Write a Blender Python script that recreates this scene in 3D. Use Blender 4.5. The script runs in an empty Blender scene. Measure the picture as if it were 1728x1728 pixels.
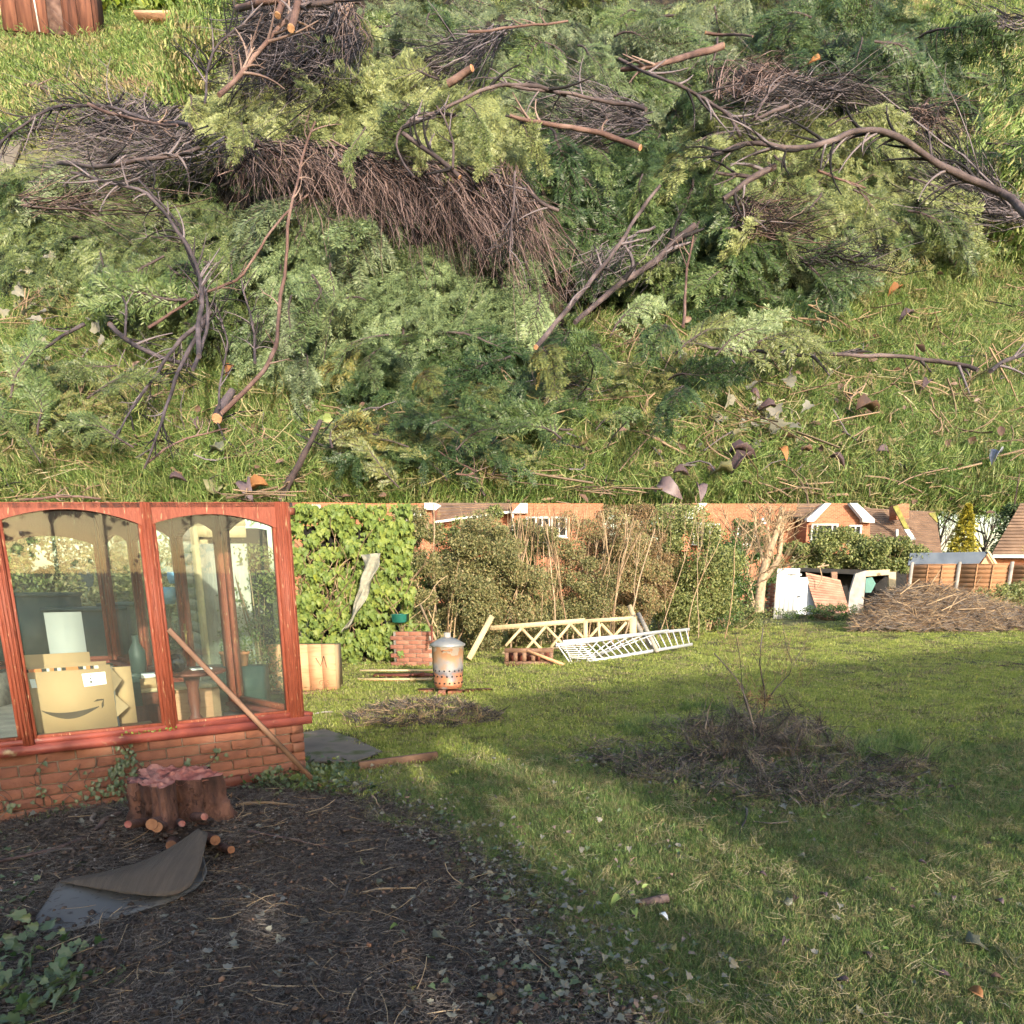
import bpy, math, random
import numpy as np
from mathutils import Vector, Matrix, noise as mnoise
sc = bpy.context.scene
R = math.radians
# ---------------------------------------------------------------- camera, sky, sun, exposure
PITCH = math.atan((1288 - 965) / 1248.0)
cam_d = bpy.data.cameras.new('camera'); cam = bpy.data.objects.new('camera', cam_d)
sc.collection.objects.link(cam); sc.camera = cam
cam.location = (0, 0, 1.6); cam.rotation_euler = (R(90) - PITCH, 0, 0)
cam_d.sensor_width = 36; cam_d.lens = 26; cam_d.shift_y = (1288 - 864) / 1728.0
cam_d.clip_start = 0.05; cam_d.clip_end = 6000
SUN = Vector((0.336, -0.942, 0.262)).normalized()          # towards the sun: low, behind the right shoulder
w = bpy.data.worlds.new('World'); sc.world = w; w.use_nodes = True
nt = w.node_tree; bg = nt.nodes['Background']
sky = nt.nodes.new('ShaderNodeTexSky'); sky.sky_type = 'NISHITA'; sky.sun_disc = False
sky.sun_elevation = math.asin(SUN.z); sky.sun_rotation = math.atan2(SUN.x, SUN.y)
sky.air_density = 1.0; sky.dust_density = 1.6; sky.ozone_density = 0.7
nt.links.new(sky.outputs[0], bg.inputs[0]); bg.inputs[1].default_value = 0.15
sd = bpy.data.lights.new('sun', 'SUN'); sd.energy = 2.9; sd.angle = R(0.6); sd.color = (1.0, 0.90, 0.77)
so = bpy.data.objects.new('sun', sd); sc.collection.objects.link(so)
so.rotation_euler = SUN.to_track_quat('Z', 'Y').to_euler(); so.location = (10, -30, 20)
sc.view_settings.view_transform = 'Standard'; sc.view_settings.look = 'None'
sc.view_settings.exposure = 1.75; sc.view_settings.gamma = 1
sc.render.engine = 'CYCLES'
sc.cycles.max_bounces = 5; sc.cycles.transparent_max_bounces = 10; sc.cycles.diffuse_bounces = 2; sc.cycles.glossy_bounces = 2; sc.cycles.use_adaptive_sampling = True; sc.cycles.adaptive_threshold = .03
sc.cycles.use_denoising = True

# ---------------------------------------------------------------- helpers
rng = np.random.default_rng(7); random.seed(7)
F = 1248.0; CX = 864.0; CY = 1288.0; SP = math.sin(PITCH); CP = math.cos(PITCH)
CAM = np.array([0, 0, 1.6])
def rays(px, py):
    px = np.asarray(px, float); py = np.asarray(py, float)
    a = (px - CX) / F; b = (CY - py) / F
    return np.stack([a, CP + b * SP, -SP + b * CP], -1)
def Gz(px, py, z=0.0):
    d = rays(px, py); t = (z - 1.6) / d[..., 2]
    return CAM + d * t[..., None]
def AT(px, py, Y):
    d = rays(px, py); return CAM + d * (Y / d[..., 1])[..., None]
def proj(P):
    P = np.asarray(P, float) - CAM
    f = P[..., 1] * CP - P[..., 2] * SP; u = P[..., 1] * SP + P[..., 2] * CP
    return CX + F * P[..., 0] / f, CY - F * u / f
def CUT(Y): return 1.6 + 0.0858 * Y        # nothing of the garden stands higher than this line of the hillside's foot
def nz(v): v = np.asarray(v, float); return v / (np.linalg.norm(v, axis=-1, keepdims=True) + 1e-12)
def fnoise(x, y, sc_=1.0, seed=0):
    x = np.asarray(x, float) * sc_ + seed * 17.3; y = np.asarray(y, float) * sc_ - seed * 9.1
    out = 0; a = 1; tot = 0
    for k in range(4):
        out = out + a * (np.sin(x * 1.7 + 1.3 * np.sin(y * 1.1 + k)) * np.cos(y * 1.9 + 1.7 * np.sin(x * .9 + 2 * k)))
        tot += a; a *= .55; x, y = x * 1.9 + y * .6 + 3.1, y * 1.9 - x * .6 + 1.7
    return out / tot
class MB:
    def __init__(s): s.v = []; s.f = []; s.m = []; s.n = 0; s.uvt = None
    def add(s, v, f, mi=0):
        v = np.asarray(v, float).reshape(-1, 3); s.v.append(v)
        f = np.asarray(f, int); s.f.append(f + s.n); s.m.append(np.full(len(f), mi)); s.n += len(v)
    def box(s, c, size, rot=None, mi=0, taper=0):
        x, y, z = [q / 2 for q in size]
        v = np.array([[-x,-y,-z],[x,-y,-z],[x,y,-z],[-x,y,-z],[-x,-y,z],[x,-y,z],[x,y,z],[-x,y,z]])
        if taper: v[4:, :2] *= (1 - taper)
        if rot is not None: v = v @ np.array(rot, float).T
        s.add(v + np.asarray(c), [[0,3,2,1],[4,5,6,7],[0,1,5,4],[1,2,6,5],[2,3,7,6],[3,0,4,7]], mi)
    def beam(s, a, b, wd, ht, up=(0,0,1), mi=0):
        a = np.asarray(a, float); b = np.asarray(b, float); d = nz(b - a); r = nz(np.cross(d, up)); u = np.cross(r, d)
        s.box((a + b) / 2, (wd, np.linalg.norm(b - a), ht), np.stack([r, d, u], 1), mi)
    def tube(s, P, rad, sides=6, mi=0, cap=True):
        P = np.asarray(P, float); k = len(P); rad = np.broadcast_to(np.asarray(rad, float), (k,))
        T = np.gradient(P, axis=0); T = nz(T); ref = np.array([0, 0, 1.]) if abs(T[0, 2]) < .9 else np.array([1., 0, 0])
        U = nz(np.cross(T, ref)); V = np.cross(T, U)
        a = np.arange(sides) * 2 * math.pi / sides
        ring = P[:, None] + rad[:, None, None] * (np.cos(a)[None, :, None] * U[:, None] + np.sin(a)[None, :, None] * V[:, None])
        i = np.arange(k - 1)[:, None] * sides; j = np.arange(sides)[None]; j2 = (j + 1) % sides
        f = np.stack([i + j, i + j2, i + sides + j2, i + sides + j], -1).reshape(-1, 4)
        s.add(ring.reshape(-1, 3), f, mi)
        if cap and sides >= 4:
            for q, o in ((0, -1), (k - 1, 1)):
                c = ring[q]; s.add(np.vstack([c, P[q]]), [[x, (x + 1) % sides, sides, sides] if o > 0 else [(x + 1) % sides, x, sides, sides] for x in range(sides)], mi)
    def lathe(s, c, prof, sides=24, mi=0, rot=None):
        prof = np.array(prof, float); a = np.arange(sides) * 2 * math.pi / sides
        v = np.stack([prof[:, 0, None] * np.cos(a), prof[:, 0, None] * np.sin(a), np.repeat(prof[:, 1, None], sides, 1)], -1).reshape(-1, 3)
        if rot is not None: v = v @ np.array(rot).T
        k = len(prof); i = np.arange(k - 1)[:, None] * sides; j = np.arange(sides)[None]; j2 = (j + 1) % sides
        s.add(v + np.asarray(c), np.stack([i + j, i + j2, i + sides + j2, i + sides + j], -1).reshape(-1, 4), mi)
    def prism(s, poly, off, mi=0):
        p = np.asarray(poly, float); k = len(p); q = p + np.asarray(off, float)
        s.add(np.vstack([p, q]), [[i, (i + 1) % k, k + (i + 1) % k, k + i] for i in range(k)], mi)
        c0 = p.mean(0); c1 = q.mean(0)
        s.add(np.vstack([p, c0]), [[(i + 1) % k, i, k, k] for i in range(k)], mi)
        s.add(np.vstack([q, c1]), [[i, (i + 1) % k, k, k] for i in range(k)], mi)
    def grid(s, P, mi=0):
        a, b = P.shape[:2]; i = np.arange(a - 1)[:, None] * b; j = np.arange(b - 1)[None]
        s.add(P.reshape(-1, 3), np.stack([i + j, i + j + 1, i + b + j + 1, i + b + j], -1).reshape(-1, 4), mi)
    def mesh(s, name, mats, origin=(0, 0, 0), smooth=False):
        me = bpy.data.meshes.new(name)
        v = np.vstack(s.v) - np.asarray(origin); f = np.vstack([q if q.shape[1] == 4 else np.hstack([q, q[:, -1:]]) for q in s.f])
        mi = np.concatenate(s.m); tri = f[:, 3] == f[:, 2]
        ln = np.where(tri, 3, 4); st = np.concatenate([[0], np.cumsum(ln)[:-1]])
        keep = np.ones(f.shape, bool); keep[tri, 3] = False; li = f[keep]
        me.vertices.add(len(v)); me.vertices.foreach_set('co', v.astype(np.float32).ravel())
        me.loops.add(len(li)); me.loops.foreach_set('vertex_index', li.astype(np.int32))
        me.polygons.add(len(f)); me.polygons.foreach_set('loop_start', st.astype(np.int32)); me.polygons.foreach_set('loop_total', ln.astype(np.int32))
        for m in (mats if isinstance(mats, (list, tuple)) else [mats]): me.materials.append(m)
        me.polygons.foreach_set('material_index', mi.astype(np.int32))
        if smooth: me.polygons.foreach_set('use_smooth', np.ones(len(f), bool))
        me.update(calc_edges=True); return me
    def build(s, name, mats, parent=None, origin=None, smooth=False):
        o0 = (0, 0, 0)
        if parent is not None:
            q = parent
            o0 = np.zeros(3)
            while q is not None: o0 = o0 + np.array(q.location); q = q.parent
        elif origin is not None: o0 = origin
        me = s.mesh(name, mats, o0, smooth); o = bpy.data.objects.new(name, me); sc.collection.objects.link(o)
        if parent is not None: o.parent = parent
        else: o.location = o0
        return o
def thing(name, label, cat, loc=(0, 0, 0), group=None):
    o = bpy.data.objects.new(name, None); sc.collection.objects.link(o); o.location = tuple(float(x) for x in loc)
    o.empty_display_size = .1; return tag(o, label, cat, group)
def tag(o, label=None, cat=None, group=None, kind=None):
    if label: o['label'] = label
    if cat: o['category'] = cat
    if group: o['group'] = group
    if kind: o['kind'] = kind
    return o
# ---------------------------------------------------------------- materials
def nd(t, k, **kw):
    n = t.nodes.new(k)
    for a, b in kw.items(): setattr(n, a, b)
    return n
def ramp(t, cols, pos=None, interp='LINEAR'):
    r = nd(t, 'ShaderNodeValToRGB'); cr = r.color_ramp; cr.interpolation = interp
    while len(cr.elements) < len(cols): cr.elements.new(.5)
    for i, c in enumerate(cols):
        cr.elements[i].position = pos[i] if pos else i / max(1, len(cols) - 1); cr.elements[i].color = (*c, 1)
    return r
def M(name, cols, scale=5, rough=.8, bump=.3, detail=6, stretch=(1, 1, 1), dist=0.0, spec=.3, metal=0, pos=None, bs=None, bd=.01, isl=0, dirt=None):
    m = bpy.data.materials.new(name); m.use_nodes = True; t = m.node_tree; b = t.nodes['Principled BSDF']
    tc = nd(t, 'ShaderNodeTexCoord'); mp = nd(t, 'ShaderNodeMapping'); mp.inputs['Scale'].default_value = stretch
    t.links.new(tc.outputs['Object'], mp.inputs[0])
    n = nd(t, 'ShaderNodeTexNoise'); n.inputs['Scale'].default_value = scale; n.inputs['Detail'].default_value = detail; n.inputs['Distortion'].default_value = dist
    t.links.new(mp.outputs[0], n.inputs['Vector'])
    fac = n.outputs['Fac']
    if isl:
        g = nd(t, 'ShaderNodeNewGeometry'); oi = nd(t, 'ShaderNodeObjectInfo')
        a = nd(t, 'ShaderNodeMath', operation='MULTIPLY'); a.inputs[1].default_value = isl; t.links.new(g.outputs['Random Per Island'], a.inputs[0])
        c = nd(t, 'ShaderNodeMath', operation='MULTIPLY_ADD'); c.inputs[1].default_value = isl * .5; t.links.new(oi.outputs['Random'], c.inputs[0]); t.links.new(a.outputs[0], c.inputs[2])
        d = nd(t, 'ShaderNodeMath', operation='MULTIPLY_ADD'); d.inputs[1].default_value = 1.0; t.links.new(n.outputs['Fac'], d.inputs[0]); t.links.new(c.outputs[0], d.inputs[2])
        e = nd(t, 'ShaderNodeMath', operation='SUBTRACT'); e.inputs[1].default_value = isl * .75; t.links.new(d.outputs[0], e.inputs[0]); fac = e.outputs[0]
    r = ramp(t, cols, pos or [.3 + .4 * i / max(1, len(cols) - 1) for i in range(len(cols))]); t.links.new(fac, r.inputs[0])
    col = r.outputs[0]
    if dirt:
        n3 = nd(t, 'ShaderNodeTexNoise'); n3.inputs['Scale'].default_value = dirt[1]; n3.inputs['Detail'].default_value = 8; t.links.new(mp.outputs[0], n3.inputs['Vector'])
        r3 = ramp(t, [(0, 0, 0), (1, 1, 1)], [dirt[2], dirt[2] + .12]); t.links.new(n3.outputs['Fac'], r3.inputs[0])
        mx = nd(t, 'ShaderNodeMix', data_type='RGBA'); t.links.new(r3.outputs[0], mx.inputs[0]); t.links.new(col, mx.inputs[6]); mx.inputs[7].default_value = (*dirt[0], 1); col = mx.outputs[2]
    t.links.new(col, b.inputs['Base Color'])
    b.inputs['Roughness'].default_value = rough; b.inputs['Specular IOR Level'].default_value = spec; b.inputs['Metallic'].default_value = metal
    if bump:
        n2 = nd(t, 'ShaderNodeTexNoise'); n2.inputs['Scale'].default_value = bs or scale * 4; n2.inputs['Detail'].default_value = 5; t.links.new(mp.outputs[0], n2.inputs['Vector'])
        bp = nd(t, 'ShaderNodeBump'); bp.inputs['Strength'].default_value = bump; bp.inputs['Distance'].default_value = bd
        t.links.new(n2.outputs['Fac'], bp.inputs['Height']); t.links.new(bp.outputs[0], b.inputs['Normal'])
    return m
def leafmat(name, cols, back=None, rough=.55, trans=.3, spec=.35, pos=None, objamt=.35, islamt=.8, namt=0, nscale=6):
    """leaf: colour varies leaf by leaf and plant by plant; paler underside; some light passes through"""
    m = bpy.data.materials.new(name); m.use_nodes = True; t = m.node_tree; b = t.nodes['Principled BSDF']; out = t.nodes['Material Output']
    g = nd(t, 'ShaderNodeNewGeometry'); oi = nd(t, 'ShaderNodeObjectInfo')
    a = nd(t, 'ShaderNodeMath', operation='MULTIPLY'); a.inputs[1].default_value = islamt; t.links.new(g.outputs['Random Per Island'], a.inputs[0])
    c = nd(t, 'ShaderNodeMath', operation='MULTIPLY_ADD'); c.inputs[1].default_value = objamt; t.links.new(oi.outputs['Random'], c.inputs[0]); t.links.new(a.outputs[0], c.inputs[2])
    fo = c.outputs[0]
    if namt:
        tc = nd(t, 'ShaderNodeTexCoord'); n = nd(t, 'ShaderNodeTexNoise'); n.inputs['Scale'].default_value = nscale; n.inputs['Detail'].default_value = 3; t.links.new(tc.outputs['Object'], n.inputs['Vector'])
        k = nd(t, 'ShaderNodeMath', operation='MULTIPLY_ADD'); k.inputs[1].default_value = namt; t.links.new(n.outputs['Fac'], k.inputs[0]); t.links.new(fo, k.inputs[2])
        k2 = nd(t, 'ShaderNodeMath', operation='SUBTRACT'); k2.inputs[1].default_value = namt * .5; t.links.new(k.outputs[0], k2.inputs[0]); fo = k2.outputs[0]
    r = ramp(t, cols, pos); t.links.new(fo, r.inputs[0]); col = r.outputs[0]
    if back:
        mx = nd(t, 'ShaderNodeMix', data_type='RGBA'); t.links.new(g.outputs['Backfacing'], mx.inputs[0]); t.links.new(col, mx.inputs[6])
        m2 = nd(t, 'ShaderNodeMix', data_type='RGBA'); m2.inputs[0].default_value = .7; t.links.new(col, m2.inputs[6]); m2.inputs[7].default_value = (*back, 1); t.links.new(m2.outputs[2], mx.inputs[7]); col = mx.outputs[2]
    t.links.new(col, b.inputs['Base Color']); b.inputs['Roughness'].default_value = rough; b.inputs['Specular IOR Level'].default_value = spec
    tr = nd(t, 'ShaderNodeBsdfTranslucent'); t.links.new(col, tr.inputs[0]); ms = nd(t, 'ShaderNodeMixShader'); ms.inputs[0].default_value = trans
    t.links.new(b.outputs[0], ms.inputs[1]); t.links.new(tr.outputs[0], ms.inputs[2]); t.links.new(ms.outputs[0], out.inputs[0]); return m
def glassmat(name, tint=(.9, .95, .93), grime=.05, gcol=(.45, .45, .4)):
    m = bpy.data.materials.new(name); m.use_nodes = True; t = m.node_tree; out = t.nodes['Material Output']; t.nodes.remove(t.nodes['Principled BSDF'])
    tr = nd(t, 'ShaderNodeBsdfTransparent'); tr.inputs[0].default_value = (*tint, 1)
    gl = nd(t, 'ShaderNodeBsdfGlossy'); gl.inputs['Roughness'].default_value = .02
    lw = nd(t, 'ShaderNodeLayerWeight'); lw.inputs[0].default_value = .5
    pw = nd(t, 'ShaderNodeMath', operation='POWER'); pw.inputs[1].default_value = 5; t.links.new(lw.outputs['Facing'], pw.inputs[0])
    fr = nd(t, 'ShaderNodeMath', operation='MULTIPLY_ADD'); fr.inputs[1].default_value = .6; fr.inputs[2].default_value = .018; t.links.new(pw.outputs[0], fr.inputs[0])
    m1 = nd(t, 'ShaderNodeMixShader'); t.links.new(fr.outputs[0], m1.inputs[0]); t.links.new(tr.outputs[0], m1.inputs[1]); t.links.new(gl.outputs[0], m1.inputs[2])
    df = nd(t, 'ShaderNodeBsdfDiffuse'); df.inputs[0].default_value = (*gcol, 1)
    tc = nd(t, 'ShaderNodeTexCoord'); n = nd(t, 'ShaderNodeTexNoise'); n.inputs['Scale'].default_value = 3; n.inputs['Detail'].default_value = 8; t.links.new(tc.outputs['Object'], n.inputs['Vector'])
    mm = nd(t, 'ShaderNodeMath', operation='MULTIPLY'); mm.inputs[1].default_value = grime * 2; t.links.new(n.outputs['Fac'], mm.inputs[0])
    m2 = nd(t, 'ShaderNodeMixShader'); t.links.new(mm.outputs[0], m2.inputs[0]); t.links.new(m1.outputs[0], m2.inputs[1]); t.links.new(df.outputs[0], m2.inputs[2]); t.links.new(m2.outputs[0], out.inputs[0]); return m
X = {}
X['redwood'] = M('red_stain_wood', [(.13, .030, .016), (.20, .052, .028), (.155, .038, .020)], 6, .6, .4, stretch=(6, 6, 1), spec=.25, dirt=((.48, .33, .18), 12, .63))
X['brownwood'] = M('brown_stain_wood', [(.10, .03, .02), (.16, .05, .03)], 6, .5, .2, stretch=(4, 4, 1))
X['sill'] = M('weathered_sill', [(.12, .03, .025), (.24, .06, .04)], 7, .5, .4, dirt=((.3, .24, .14), 12, .62))
X['brick'] = M('red_brick', [(.13, .055, .04), (.24, .10, .062), (.32, .165, .105)], 3, .9, .6, bs=60, isl=.35, dirt=((.30, .22, .17), 9, .66))
X['mortar'] = M('mortar', [(.20, .18, .15), (.34, .30, .25)], 20, .95, .5)
X['soil'] = M('dark_soil', [(.022, .016, .014), (.06, .042, .034), (.11, .08, .062)], 9, .95, .8, detail=10, bs=60, bd=.02)
X['palewood'] = M('pale_cut_timber', [(.38, .28, .15), (.50, .38, .22), (.43, .33, .18)], 5, .75, .3, stretch=(8, 8, 1), dirt=((.25, .17, .1), 7, .66))
X['greywood'] = M('grey_weathered_timber', [(.20, .18, .15), (.34, .31, .26)], 5, .85, .5, stretch=(2, 2, 12))
X['plank'] = M('orange_plywood', [(.40, .20, .10), (.52, .28, .15), (.45, .23, .12)], 3, .7, .2, stretch=(1, 1, 8))
X['card'] = M('cardboard', [(.38, .24, .12), (.43, .28, .145)], 2, .85, .05)
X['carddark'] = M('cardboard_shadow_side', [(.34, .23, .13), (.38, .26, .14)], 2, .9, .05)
X['ink'] = M('dark_print', [(.06, .04, .025), (.07, .05, .03)], 5, .8, 0)
X['black'] = M('black_plastic', [(.012, .012, .012), (.02, .02, .02)], 5, .25, 0, spec=.6)
X['orangeink'] = M('orange_print', [(.6, .16, .04), (.62, .18, .05)], 5, .6, 0)
X['white'] = M('white_paint', [(.46, .45, .42), (.55, .54, .50)], 6, .5, .1, dirt=((.5, .47, .4), 5, .68))
X['paper'] = M('white_paper', [(.76, .76, .74), (.8, .8, .78)], 5, .7, 0)
X['greypanel'] = M('grey_panel', [(.30, .30, .28), (.34, .34, .32)], 1, .6, 0)
X['rubber'] = M('grey_rubber_sheet', [(.085, .082, .08), (.135, .132, .128)], 2, .75, .35, stretch=(1, 1, 1), spec=.2, dirt=((.035, .03, .03), 26, .60))
X['rubber2'] = M('brown_rubber_underside', [(.055, .042, .032), (.085, .066, .05)], 3, .75, .5, stretch=(14, 2, 2))
X['galv'] = M('rusty_galvanised_steel', [(.34, .13, .05), (.48, .25, .12), (.36, .34, .32), (.42, .42, .42)], 3.2, .5, .1, metal=.25, pos=[.36, .46, .55, .66])
def galv():
    m = M('rusty_bin_steel', [(0, 0, 0), (1, 1, 1)], 7, .5, .1, metal=.2, detail=8); t = m.node_tree; b = t.nodes['Principled BSDF']; tc = nd(t, 'ShaderNodeTexCoord'); sx = nd(t, 'ShaderNodeSeparateXYZ'); t.links.new(tc.outputs['Object'], sx.inputs[0]); old = b.inputs['Base Color'].links[0].from_socket
    a = nd(t, 'ShaderNodeMath', operation='MULTIPLY_ADD'); a.inputs[1].default_value = 1.6; t.links.new(sx.outputs[2], a.inputs[0]); bw = nd(t, 'ShaderNodeMath', operation='MULTIPLY'); bw.inputs[1].default_value = .32; t.links.new(old, bw.inputs[0]); t.links.new(bw.outputs[0], a.inputs[2])
    r = ramp(t, [(.27, .24, .22), (.30, .12, .06), (.33, .145, .075), (.13, .125, .14), (.23, .22, .22), (.33, .21, .125), (.30, .155, .08), (.29, .24, .19)], [.12, .2, .40, .52, .66, .80, 1.0, 1.15]); r.color_ramp.elements[-1].position = 1.0; t.links.new(a.outputs[0], r.inputs[0]); t.links.new(r.outputs[0], b.inputs['Base Color']); return m
X['galv'] = galv()
X['rust'] = M('rust', [(.30, .09, .03), (.46, .19, .08)], 14, .8, .3)
X['lid'] = M('grey_steel_lid', [(.18, .185, .185), (.28, .28, .265)], 6, .4, .1, metal=.4)
X['alu'] = M('aluminium', [(.48, .49, .50), (.58, .58, .58)], 6, .4, 0, metal=.35)
X['bark'] = M('dark_bark', [(.028, .018, .018), (.075, .05, .045), (.13, .09, .08)], 14, .85, .7)
X['barkpale'] = M('pale_bark', [(.20, .14, .09), (.40, .30, .19)], 10, .85, .4)
X['twigtan'] = M('tan_twigs', [(.11, .07, .04), (.26, .175, .10), (.38, .28, .17)], 3, .85, 0, isl=.5)
X['twigdark'] = M('grey_brown_twigs', [(.035, .029, .026), (.09, .076, .067), (.19, .16, .135)], 4, .85, 0, isl=.5)
X['cutpink'] = M('fresh_cut_yew_wood', [(.05, .022, .02), (.24, .075, .06), (.36, .17, .135), (.28, .09, .07)], 5, .8, .7, detail=9, dist=1.2, stretch=(1, 1, 1), bd=.03, dirt=((.035, .028, .034), 4.5, .50))
X['cutorange'] = M('cut_root_end', [(.13, .055, .028), (.27, .13, .065)], 22, .8, .2)
X['concrete'] = M('concrete', [(.20, .185, .165), (.32, .295, .26)], 5, .9, .3)
X['path'] = M('old_path', [(.10, .085, .07), (.19, .16, .13)], 3, .9, .3, dirt=((.07, .08, .03), 3, .55))
X['slate'] = M('blue_grey_slate', [(.12, .13, .16), (.20, .21, .25)], 4, .6, .2)
X['terracotta'] = M('terracotta', [(.42, .14, .06), (.55, .20, .09)], 6, .8, .1)
X['cloth'] = M('olive_grey_cloth', [(.16, .155, .12), (.26, .25, .19)], 5, .85, .4, stretch=(1, 1, 3))
X['greenplastic'] = M('dark_green_plastic', [(.01, .09, .07), (.02, .13, .10)], 3, .45, 0)
X['blueplastic'] = M('blue_plastic', [(.05, .25, .50), (.20, .45, .62)], 4, .4, 0)
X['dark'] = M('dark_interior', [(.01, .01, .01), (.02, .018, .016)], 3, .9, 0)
X['darkgreen'] = M('dark_green_tarpaulin', [(.02, .035, .03), (.05, .075, .065)], 2, .5, .3)
X['farbrick'] = M('house_brick', [(.27, .095, .048), (.34, .125, .065)], 1.2, .9, .3, bs=25, dirt=((.42, .22, .13), 8, .62))
def brickcoat(m):
    t = m.node_tree; b = t.nodes['Principled BSDF']; old = b.inputs['Base Color'].links[0].from_socket; g = nd(t, 'ShaderNodeNewGeometry'); sp_ = nd(t, 'ShaderNodeSeparateXYZ'); t.links.new(g.outputs['Position'], sp_.inputs[0]); cb = nd(t, 'ShaderNodeCombineXYZ'); t.links.new(sp_.outputs[0], cb.inputs[0]); t.links.new(sp_.outputs[2], cb.inputs[1])
    bt = nd(t, 'ShaderNodeTexBrick'); bt.inputs['Scale'].default_value = 1; bt.inputs['Brick Width'].default_value = .225; bt.inputs['Row Height'].default_value = .075; bt.inputs['Mortar Size'].default_value = .012; bt.inputs['Color1'].default_value = (1, 1, 1, 1); bt.inputs['Color2'].default_value = (.62, .6, .62, 1); bt.inputs['Mortar'].default_value = (1.0, 1.35, 1.5, 1); t.links.new(cb.outputs[0], bt.inputs['Vector'])
    mx = nd(t, 'ShaderNodeMix', data_type='RGBA', blend_type='MULTIPLY'); mx.inputs[0].default_value = 1; t.links.new(old, mx.inputs[6]); t.links.new(bt.outputs['Color'], mx.inputs[7]); t.links.new(mx.outputs[2], b.inputs['Base Color'])
brickcoat(X['farbrick'])
X['yewbark'] = M('yew_stump_bark', [(.020, .011, .009), (.070, .034, .026), (.15, .075, .055)], 10, .9, 1, detail=10, bs=50, bd=.02, stretch=(1, 1, .35))
X['lawnfar'] = leafmat('sunny_lawn_grass', [(.15, .20, .035), (.26, .32, .06), (.38, .42, .10), (.46, .43, .18)], None, .5, .45)  # lighter than the other grass: sunlight put into the colour
X['tiles'] = M('brown_roof_tiles', [(.12, .075, .05), (.22, .14, .09)], 1.5, .85, .3, isl=.3, dirt=((.28, .25, .05), 1.1, .66))
X['curtain'] = M('net_curtain', [(.45, .46, .44), (.62, .62, .60)], 6, .8, .2, stretch=(8, 8, .3))
X['fence'] = M('orange_fence_boards', [(.21, .105, .05), (.30, .16, .08)], 2, .8, .3, stretch=(1, 1, 6), isl=.3)
X['felt'] = M('blue_grey_roof_felt', [(.045, .06, .085), (.08, .10, .13)], 2, .8, .2)
X['glass'] = glassmat('dusty_glass', grime=.022); X['winglass'] = glassmat('window_glass', (.25, .28, .30), .05)
# leaves
X['ivy'] = leafmat('ivy_leaf', [(.02, .05, .010), (.07, .13, .018), (.18, .25, .03), (.36, .37, .05)], (.14, .19, .05), .48, .3, .25)
X['ivylitter'] = leafmat('fallen_ivy_leaf', [(.025, .04, .02), (.055, .07, .042), (.11, .115, .085), (.16, .155, .06), (.17, .155, .135)], (.19, .18, .15), .5, .15)
X['hedge'] = leafmat('hedge_leaf', [(.04, .06, .018), (.09, .12, .035), (.17, .20, .06), (.24, .24, .09)], None, .5, .25)
X['bramble'] = leafmat('bramble_leaf', [(.07, .08, .03), (.15, .16, .06), (.25, .23, .10), (.28, .18, .09)], None, .55, .25)
X['bushdark'] = leafmat('bush_leaf', [(.02, .05, .015), (.05, .095, .025), (.09, .135, .035)], None, .45, .2)
X['gold'] = leafmat('golden_conifer', [(.06, .08, .012), (.28, .25, .03), (.48, .40, .05)], None, .6, .25)
X['conifer'] = leafmat('dark_conifer', [(.02, .05, .02), (.05, .09, .03), (.09, .12, .04)], None, .6, .2)
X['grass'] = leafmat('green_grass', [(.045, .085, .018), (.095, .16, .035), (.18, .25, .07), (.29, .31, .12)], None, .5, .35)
X['grassdry'] = leafmat('yellowed_grass', [(.06, .07, .025), (.15, .145, .055), (.28, .24, .11), (.40, .34, .19)], None, .6, .3)
X['litter'] = leafmat('brown_leaf_litter', [(.025, .017, .013), (.06, .038, .028), (.12, .072, .05), (.19, .14, .115)], None, .6, .1)
X['purpleleaf'] = leafmat('brown_purple_leaf', [(.035, .024, .026), (.075, .05, .054), (.14, .108, .118)], None, .5, .1)
X['orangeleaf'] = leafmat('orange_leaf', [(.18, .08, .03), (.28, .13, .05)], None, .6, .2)
X['ivyshade'] = leafmat('ground_ivy_leaf', [(.018, .045, .014), (.04, .08, .028), (.08, .135, .045), (.16, .19, .07)], (.09, .12, .06), .35, .2, .45)
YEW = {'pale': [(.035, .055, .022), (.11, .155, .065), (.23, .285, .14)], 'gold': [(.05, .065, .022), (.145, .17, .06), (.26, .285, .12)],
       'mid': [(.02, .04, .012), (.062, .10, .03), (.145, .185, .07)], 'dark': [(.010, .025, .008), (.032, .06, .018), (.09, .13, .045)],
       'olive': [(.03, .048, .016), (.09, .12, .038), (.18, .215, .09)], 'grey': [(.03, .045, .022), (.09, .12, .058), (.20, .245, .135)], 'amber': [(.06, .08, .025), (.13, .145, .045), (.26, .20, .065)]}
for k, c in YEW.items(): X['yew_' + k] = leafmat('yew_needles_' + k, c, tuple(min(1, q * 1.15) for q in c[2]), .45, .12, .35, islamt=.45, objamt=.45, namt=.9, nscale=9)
def BM(name, cols, isl=0, **k): return M(name, cols, k.pop('scale', .35), .85, k.pop('bump', .5), bd=.25, isl=isl, **k)
X['bk'] = BM('branch_bark', [(.022, .016, .017), (.058, .043, .045), (.12, .092, .092)], stretch=(1, 1, 1))
X['bkred'] = BM('red_brown_branch_bark', [(.045, .025, .023), (.095, .056, .048), (.165, .11, .095)])
X['bkblack'] = BM('black_wet_bark', [(.016, .013, .016), (.045, .036, .042), (.10, .08, .09)])
X['bkpeel'] = BM('peeled_bark_wood', [(.22, .11, .055), (.34, .20, .11)], scale=1)
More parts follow.
